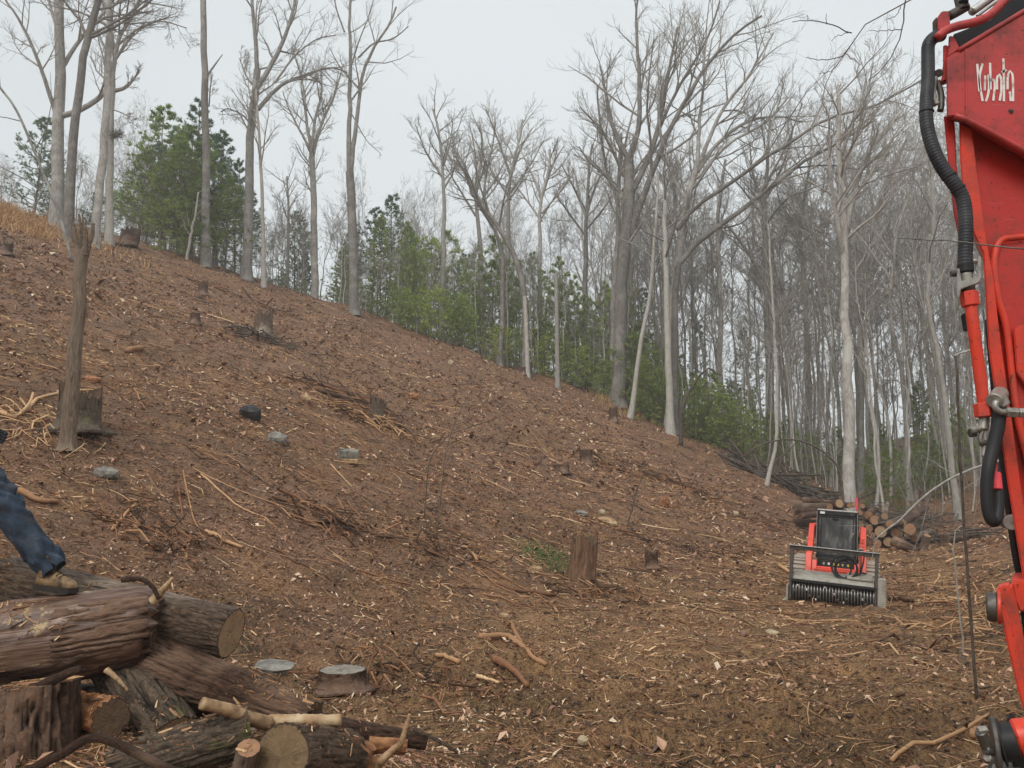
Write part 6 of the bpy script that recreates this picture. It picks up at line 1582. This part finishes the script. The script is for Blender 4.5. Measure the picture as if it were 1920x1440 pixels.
    C("clamp_pin", (1783, 513, -.09), (1796, 513, -.09), 6, "dark_steel"); C("clamp_bolt", (1824, 490, -.10), (1835, 490, -.10), 5, "steel", 6)
    C("hex_nut", (1816, 547, -.08), (1820, 574, -.08), 16, "red2", 6)
    TT("oil_pipe", [(1820, 572, -.08), (1825, 610, -.08), (1834, 680, -.07), (1845, 762, -.06)], 10.5, "red2", 0, 18)
    C("hex_nut", (1843, 756, -.06), (1846, 782, -.06), 16.5, "red2", 6)
    C("fitting", (1846, 782, -.05), (1843, 806, -.05), 9, "steel", 12); C("fitting", (1820, 808, -.05), (1850, 800, -.05), 7, "steel", 12); C("fitting_cap", (1818, 812, -.05), (1829, 811, -.05), 9, "dark_steel", 6)
    TT("hard_line", [(1842, 806), (1838, 824), (1846, 836), (1845, 856)], 4.5, "steel", -.05); C("fitting", (1838, 832, -.05), (1850, 830, -.05), 6, "dark_steel", 8)
    # small black block behind the red pipe
    P("sensor_box", [(1801, 590), (1812, 586), (1816, 618), (1806, 622)], .04, "black", -.02)
    # elbow and looping hose
    C("elbow_cap", (1864, 752, -.12), (1876, 738, -.06), 14, "steel"); C("elbow_cap", (1868, 742, -.10), (1880, 762, -.10), 14, "steel")
    TT("elbow_pipe", [(1868, 752, -.13), (1866, 764, -.13), (1876, 772, -.13), (1890, 773, -.13), (1960, 776, -.12)], 5.5, "steel")
    C("hex_fitting", (1886, 773, -.13), (1907, 774, -.13), 9.5, "steel", 6); C("hex_fitting", (1909, 774, -.13), (1960, 776, -.13), 9, "steel", 6)
    TT("looped_hose", [(1874, 762, -.10), (1871, 800, -.10), (1862, 840, -.10), (1853, 880, -.11), (1850, 920, -.11), (1852, 955, -.11), (1859, 976, -.11), (1867, 976, -.10), (1872, 955, -.09), (1872, 925, -.08), (1868, 895, -.07), (1864, 870, -.05)], 12, "rubber", 0, 16, 90, 8.5)
    C("hose_label_sleeve", (1866, 886, -.075), (1869, 918, -.085), 9.5, "flag"); C("red_hose_end", (1863, 866, -.06), (1866, 888, -.07), 6, "red")
    # pins, lower link, bucket pin
    C("side_pin", (1884, 978, .05), (1905, 974, .10), 12, "dark_steel"); C("pin_head", (1896, 980, .02), (1904, 978, .06), 14, "steel")
    P("link_bar", [(1868, 1106), (1878, 1100), (1897, 1098), (1906, 1130), (1925, 1230), (1970, 1420), (1950, 1420), (1920, 1338), (1900, 1262), (1879, 1168), (1872, 1140)], .07, "red2", -.10, .008)
    P("link_edge", [(1872, 1140), (1879, 1165), (1900, 1262), (1920, 1338), (1945, 1420), (1960, 1420), (1930, 1310), (1904, 1200), (1890, 1150), (1880, 1130)], .03, "red2", -.125, .006)
    P("arm_tip", [(1896, 1092), (1990, 1080), (1990, 1150), (1935, 1140), (1912, 1150), (1902, 1126)], .16, "red2", -.02, .008)
    P("arm_tip_inner", [(1912, 1140), (2100, 1120), (2100, 1400), (1960, 1330), (1925, 1230)], .10, "black", .03)
    C("link_pin", (1849, 1137, -.085), (1872, 1139, -.105), 25, "dark_steel", 28, bev=.006); C("link_pin_flange", (1870, 1139, -.103), (1878, 1140, -.11), 28, "red2", 28)
    # lowest pivot
    P("pivot_plate", [(1886, 1352), (1896, 1344), (1908, 1360), (1930, 1440), (1950, 1560), (1925, 1560), (1905, 1460), (1890, 1400)], .05, "black", -.14, .006)
    C("pivot_disc", (1862, 1402, -.13), (1873, 1403, -.138), 50, "dark_steel", 32, bev=.004)
    C("pivot_sleeve", (1871, 1392, -.136), (1908, 1390, -.165), 30, "black", 28); C("pivot_ring", (1876, 1392, -.140), (1881, 1392, -.144), 38, "rubber", 28)
    C("red_hub", (1902, 1384, -.16), (1950, 1380, -.19), 30, "red2", 28, bev=.008)
    C("bolt_shank", (1838, 1372, -.2), (1852, 1405, -.19), 9, "dark_steel"); C("bolt_head", (1833, 1369, -.2), (1850, 1367, -.2), 6, "steel", 8); C("grease_fitting", (1846, 1405, -.2), (1862, 1408, -.19), 8, "dark_steel", 10)
    C("bolt_head", (1850, 1420, -.2), (1858, 1424, -.19), 7, "steel", 8)
    C("lower_link", (1888, 1440, -.14), (1905, 1600, -.1), 22, "steel", 20)
    P("coupler_body", [(1850, 1470), (2300, 1440), (2300, 1700), (1870, 1700)], .25, "black", -.05, .02)
    # lettering on the plate, brushed strokes worn at the edges
    S = [[(1832, 120), (1836, 172)], [(1842, 119), (1836, 148), (1842, 190)],
         [(1847, 142), (1846, 170)], [(1853, 140), (1854, 165), (1851, 182), (1848, 190)],
         [(1856, 118), (1857, 168)], [(1858, 152), (1862, 148), (1865, 158), (1864, 172), (1862, 189)],
         [(1869, 168), (1869, 148), (1873, 139), (1877, 150), (1877, 170), (1874, 189)],
         [(1881, 110), (1882, 150), (1882, 190)], [(1878, 136), (1887, 131)],
         [(1889, 168), (1889, 145), (1893, 133), (1898, 140), (1899, 160), (1899, 190)], [(1893, 172), (1895, 190)]]
    g = Geo()
    for s in S:
        q = resample(np.array([E(x, y, -.0365) for x, y in s]) - O, 14); t = nrm(np.gradient(q, axis=0)); n = np.cross(t, [0, 1, 0]); w = 2.3 * u
        V = np.concatenate([q - n * w + [0, -.0012, 0], q + n * w + [0, -.0012, 0]]); m = len(q)
        Q = [[i, i + 1, m + i + 1, m + i] for i in range(m - 1)]
        g.add(V, Q)
    link("lettering", g.mesh("lettering", M["white"], False), Rt)
    C("plate_bolt", (1895, 209, -.04), (1895, 209, -.034), 5, "dark_steel", 12)
    # boom, house and tracks of the machine, standing outside the frame to the right
    prism("boom", [Vector((2.9, 3.1, 3.6)), Vector((3.2, 3.1, 4.0)), Vector((4.6, 3.1, 4.1)), Vector((6.6, 3.1, 1.6)), Vector((6.2, 3.1, 1.3)), Vector((4.4, 3.1, 3.5))], .28, M["red"], Rt, .01, off)
    zg = float(H(7.6, 3.3)) - O[2]; hx = 7.8 - O[0]; hy = 3.3 - O[1]
    box("house", (hx + .2, hy, zg + 1.35), (2.2, 1.7, 1.0), M["red2"], Rt, .08); box("cab", (hx - .3, hy - .45, zg + 1.9), (1.1, .8, 1.5), M["glass"], Rt, .06)
    box("cab_roof", (hx - .3, hy - .45, zg + 2.68), (1.2, .9, .08), M["black"], Rt, .03); box("turntable", (hx, hy, zg + .75), (1.1, 1.1, .25), M["black"], Rt, .05)
    for sy in (-1, 1): box("crawler_track", (hx, hy + sy * .75, zg + .32), (2.6, .42, .66), M["rubber"], Rt, .16)
excavator()
# stray wire-thin twig crossing in front of the arm
branch("thin_twig", "wire-thin dark twig crossing in front of the excavator's arm", [(1682, 446), (1740, 450), (1800, 453), (1860, 461), (1930, 467)], 2.75, .8, 1.6, M["bark_dark"], 91)

# ------------------------------------------------------------------ the person at the left edge
def skin_mesh(name, verts, edges, radii, mat, parent, off, sub=2):
    me = bpy.data.meshes.new(name); me.from_pydata([tuple(np.asarray(v) - off) for v in verts], edges, [])
    o = link(name, me, parent); sk = o.modifiers.new("Skin", 'SKIN'); sk.use_smooth_shade = True
    for i, r in enumerate(radii):
        me.skin_vertices[0].data[i].radius = (r, r) if not isinstance(r, tuple) else r
    me.skin_vertices[0].data[0].use_root = True
    s = o.modifiers.new("Sub", 'SUBSURF'); s.levels = sub; s.render_levels = sub
    me.materials.append(mat); return o
def person():
    Y = 5.0
    ank = pix(101, 1070, Y); knee = pix(12, 952, Y - .05); hip = pix(-82, 838, Y + .05)
    pel = hip + np.array([-.10, .04, .05]); hip2 = pel + np.array([-.09, .12, -.04])
    knee2 = hip2 + np.array([-.12, .10, -.42]); ank2 = knee2 + np.array([-.02, .12, -.36])
    chest = pel + np.array([.06, 0, .38]); neck = chest + np.array([.03, 0, .16]); head = neck + np.array([.03, -.02, .20])
    sh1 = chest + np.array([.05, -.2, .08]); sh2 = chest + np.array([-.03, .2, .08])
    el1 = sh1 + np.array([.08, -.05, -.27]); ha1 = pix(-7, 812, Y - .15); wr1 = ha1 + (el1 - ha1) * .22
    el2 = sh2 + np.array([-.08, .05, -.27]); wr2 = el2 + np.array([.10, -.1, -.2]); ha2 = wr2 + np.array([.05, -.04, -.08])
    Rt = root("person", ank2 + [0, 0, -.1], "person in muddy blue jeans and tan work boot stepping on the thickest log", "person")
    off = np.array(Rt.location)
    V = [pel, hip, knee, ank, hip2, knee2, ank2, chest, neck, head, sh1, el1, wr1, ha1, sh2, el2, wr2, ha2]
    Ed = [(0, 1), (1, 2), (2, 3), (0, 4), (4, 5), (5, 6), (0, 7), (7, 8), (8, 9), (7, 10), (10, 11), (11, 12), (12, 13), (7, 14), (14, 15), (15, 16), (16, 17)]
    rd = [.11, .075, .05, .035, .075, .05, .035, .13, .055, .095, .06, .042, .028, .035, .06, .042, .028, .035]
    skin_mesh("body", V, Ed, rd, M["skin"], Rt, off)
    skin_mesh("jacket", [pel + [0, 0, .05], chest, neck + [0, 0, -.03], sh1, el1, wr1, sh2, el2, wr2], [(0, 1), (1, 2), (1, 3), (3, 4), (4, 5), (1, 6), (6, 7), (7, 8)], [.165, .18, .085, .085, .065, .05, .085, .065, .05], M["jacket"], Rt, off)
    # jeans: one mesh, two lofted legs and a seat, with folds
    g = Geo()
    for path, rs_, sd in (([pel + [.0, 0, .06], hip, (hip + knee) / 2, knee, (knee + ank) / 2, ank + (knee - ank) * .12, ank + [.004, 0, .0]], [.145, .130, .118, .104, .092, .080, .082], 1), ([pel + [0, 0, .06], hip2, (hip2 + knee2) / 2, knee2, (knee2 + ank2) / 2, ank2 + [0, 0, .03]], [.145, .13, .115, .10, .088, .08], 2)):
        nl, na = 150, 64; q = resample(np.array(path), nl); s = np.linspace(0, 1, nl); rr = np.interp(s, np.linspace(0, 1, len(rs_)), rs_)
        T = nrm(np.gradient(q, axis=0)); ref = np.array([0, 1., 0]); U = nrm(np.cross(T, ref)); Wv = np.cross(T, U)
        th = np.arange(na) * 2 * np.pi / na; Th, S = np.meshgrid(th, s)
        L = np.linalg.norm(np.diff(q, axis=0), axis=1).sum(); z = S * L
        # horizontal bunching near knee and hem, diagonal drags elsewhere
        w1 = np.exp(-((S - .52) / .10) ** 2) + 1.3 * np.exp(-((S - .93) / .10) ** 2) + .25
        warp = fbm3(np.cos(Th) + sd * 9, np.sin(Th), z * 2.0, 60 + sd, 2)
        f = np.sin(z * 44 + np.cos(Th - 1) * 2.2 + warp * 9.0) * np.clip(.5 + fbm3(np.cos(Th) * 1.5, np.sin(Th) * 1.5, z * 5, 90 + sd, 2) * 1.5, 0, 1)
        n = .020 * w1 * f + .014 * fbm3(np.cos(Th) * 1.2, np.sin(Th) * 1.2, z * 6, 70 + sd, 3) + .008 * fbm3(np.cos(Th) * 1.2, np.sin(Th) * 1.2, z * 16, 80 + sd, 2) * w1
        R2 = rr[:, None] + n
        V_ = q[:, None] + R2[..., None] * (np.cos(Th)[..., None] * U[:, None] + np.sin(Th)[..., None] * Wv[:, None] * .92)
        i = np.arange(nl - 1)[:, None] * na; j = np.arange(na)[None]; j2 = (j + 1) % na
        Q = np.stack([i + j, i + j2, i + na + j2, i + na + j], -1).reshape(-1, 4)
        # hem turned under
        inner = V_[-1] + (q[-1] - V_[-1]) * .25 + (q[-10] - q[-1]) * .8
        Vv = np.concatenate([V_.reshape(-1, 3), inner]); b0 = (nl - 1) * na; b1 = nl * na; jj = np.arange(na); Q = np.concatenate([Q, np.stack([b0 + jj, b0 + (jj + 1) % na, b1 + (jj + 1) % na, b1 + jj], -1)])
        g.add(Vv - off, Q)
    link("jeans", g.mesh("jeans", M["denim"], True), Rt)
    # boots
    def boot(an, dx, dz_sole):
        f = nrm(np.array(dx, float)); side = nrm(np.cross([0, 0, 1.], f)); up = np.cross(f, side)
        o0 = an + np.array([0, 0, dz_sole])
        xs = [-.085, -.075, -.04, .0, .045, .09, .13, .165, .190, .200]; wd = [.020, .034, .038, .040, .043, .048, .050, .046, .032, .014]; ht = [.10, .13, .135, .125, .105, .085, .075, .066, .052, .03]
        na = 28; th = np.arange(na) * 2 * np.pi / na; V = []
        for x, w, h in zip(xs, wd, ht):
            cz = h / 2; yy = np.cos(th) * w; zz = np.sin(th); zz = np.sign(zz) * np.abs(zz) ** .75 * h / 2 + cz
            yy = yy * (1 - .25 * np.clip(zz / h - .3, 0, 1))
            V.append(o0 + f * x + side * yy[:, None] + up * zz[:, None])
        V = np.array(V); n = len(xs); i = np.arange(n - 1)[:, None] * na; j = np.arange(na)[None]; j2 = (j + 1) % na
        Q = np.stack([i + j, i + j2, i + na + j2, i + na + j], -1).reshape(-1, 4)
        g = Geo(); g.add(V.reshape(-1, 3) - off, Q, [[k, 0, (k + 1)] for k in range(1, na - 1)] + [[(n - 1) * na + k, (n - 1) * na + k + 1, (n - 1) * na] for k in range(1, na - 1)])
        sh = tubes(np.array([[o0 + up * .07 - f * .03, o0 + up * .12 - f * .028, o0 + up * .20 - f * .03]]), np.array([[.048, .05, .052]]), 20); g.add(sh[0] - off, sh[1])
        bo = link("boot", g.mesh("boot", M["leather"], True), Rt); s = bo.modifiers.new("Sub", 'SUBSURF'); s.levels = 1; s.render_levels = 1
        # sole, toe cap seam and laces
        out = [(-.095, .0), (-.088, .03), (-.04, .043), (.03, .043), (.09, .054), (.14, .056), (.185, .044), (.21, .0)]
        ol = out + [(x, -y) for x, y in out[-2:0:-1]]
        bm = bmesh.new(); a = [bm.verts.new(Vector(o0 + f * x + side * y + up * (-.016) - off)) for x, y in ol]; b = [bm.verts.new(Vector(o0 + f * x + side * y + up * .018 - off)) for x, y in ol]
        bm.faces.new(a); bm.faces.new(b[::-1])
        for k in range(len(ol)): j = (k + 1) % len(ol); bm.faces.new([a[k], a[j], b[j], b[k]])
        bm_obj("sole", bm, M["sole"], bo)
        for k in range(4):
            x = .02 + k * .026; h = np.interp(x, xs, ht) + .002
            q = np.array([o0 + f * (x + sg * .004) + side * y * .036 + up * (h - .012 * y * y) - off for y, sg in ((-1, 1), (0, 0), (1, 1))])
            V2, Q2, T2, _ = tubes(resample(q, 8)[None], np.full((1, 8), .0028), 6, cap=True); link("lace", mesh_np("lace", V2, Q2, T2, M["sole"], True), bo)
    boot(ank + np.array([-.02, -.01, 0]), (.97, -.22, -.06), -.105)
    boot(ank2, (.95, -.2, 0), -.105)
    # gloves with fingers
    for ha, wr in ((ha1, wr1), (ha2, wr2)):
        d = nrm(ha - wr); s1 = nrm(np.cross(d, [0, 1, .2])); V = [wr, ha]; E_ = [(0, 1)]; rr = [.036, .042]
        for k in range(4):
            b0 = ha + s1 * (k - 1.5) * .02 + d * .02; V += [b0, b0 + d * .035, b0 + d * (.055 + .006 * (1.5 - abs(k - 1.5))) + np.array([0, -.015, 0])]; n = len(V); E_ += [(1, n - 3), (n - 3, n - 2), (n - 2, n - 1)]; rr += [.012, .011, .009]
        tb = ha - d * .02 - s1 * .03; V += [tb, tb + d * .03 - s1 * .012]; n = len(V); E_ += [(1, n - 2), (n - 2, n - 1)]; rr += [.013, .011]
        skin_mesh("glove", V, E_, rr, M["jacket"], Rt, off)
    # head details
    bm = bmesh.new(); bmesh.ops.create_uvsphere(bm, u_segments=20, v_segments=12, radius=.105)
    for v in bm.verts: v.co.z = max(v.co.z, .0) * 1.0
    bm_obj("cap", bm, M["jacket"], Rt, tuple(head + [0, 0, .03] - off), True)
    box("cap_visor", tuple(head + [.12, -.03, .035] - off), (.09, .13, .012), M["jacket"], Rt, .005)
    bm = bmesh.new(); bmesh.ops.create_cone(bm, segments=10, radius1=.018, radius2=.006, depth=.04); bm_obj("nose", bm, M["skin"], Rt, tuple(head + [.10, -.02, -.01] - off), True, (0, rad(100), 0))
    for sy in (-.035, .035):
        bm = bmesh.new(); bmesh.ops.create_uvsphere(bm, u_segments=10, v_segments=8, radius=.011); bm_obj("eye", bm, M["lamp"], Rt, tuple(head + [.088, sy - .02, .015] - off), True)
    box("mouth", tuple(head + [.088, -.02, -.045] - off), (.012, .045, .008), M["red"], Rt, .003)
person()

# ------------------------------------------------------------------ damp air
def haze():
    bm = bmesh.new(); bmesh.ops.create_cube(bm, size=1)
    for v in bm.verts: v.co = Vector((v.co.x * 410, v.co.y * 410, v.co.z * 130 + 15))
    m = bpy.data.materials.new("damp_air"); m.use_nodes = True; t = m.node_tree; t.nodes.remove(t.nodes["Principled BSDF"])
    pv = t.nodes.new("ShaderNodeVolumePrincipled"); pv.inputs["Color"].default_value = (.97, .985, 1, 1); pv.inputs["Density"].default_value = .0018; pv.inputs["Anisotropy"].default_value = .2
    t.links.new(pv.outputs[0], t.nodes["Material Output"].inputs["Volume"])
    tag(bm_obj("haze", bm, m), "thin damp haze in the air", "haze", kind="stuff")
haze()

# ------------------------------------------------------------------ every label names one thing
def settle_labels():
    top = [o for o in bpy.data.objects if o.parent is None and o.get("label") and o.get("category")]
    by = {}
    for o in top: by.setdefault(" ".join(str(o["label"]).lower().split()), []).append(o)
    for lab, os_ in by.items():
        if len(os_) < 2: continue
        os_.sort(key=lambda o: o.location.x / max(o.location.y, .1))
        n = len(os_); words = ["left one", "right one"] if n == 2 else ["left one", "middle one", "right one"] if n == 3 else ["first from left", "second from left", "third from left", "fourth from left", "fifth from left", "sixth from left", "seventh from left", "eighth from left"]
        for k, o in enumerate(os_[:8]): o["label"] = str(o["label"]) + ", " + words[k]
    for o in top:
        l = str(o["label"])
        for a, b in ((", a little left ", ", left "), (", a little right ", ", right "), (" close to the edge", " near the edge"), ("mid-height ", "medium "), ("directly ", ""), (" among many", "")):
            if len(l.split()) > 16: l = l.replace(a, b)
        if len(l.split()) > 16: l = l.replace("the ", "")
        o["label"] = l
settle_labels()
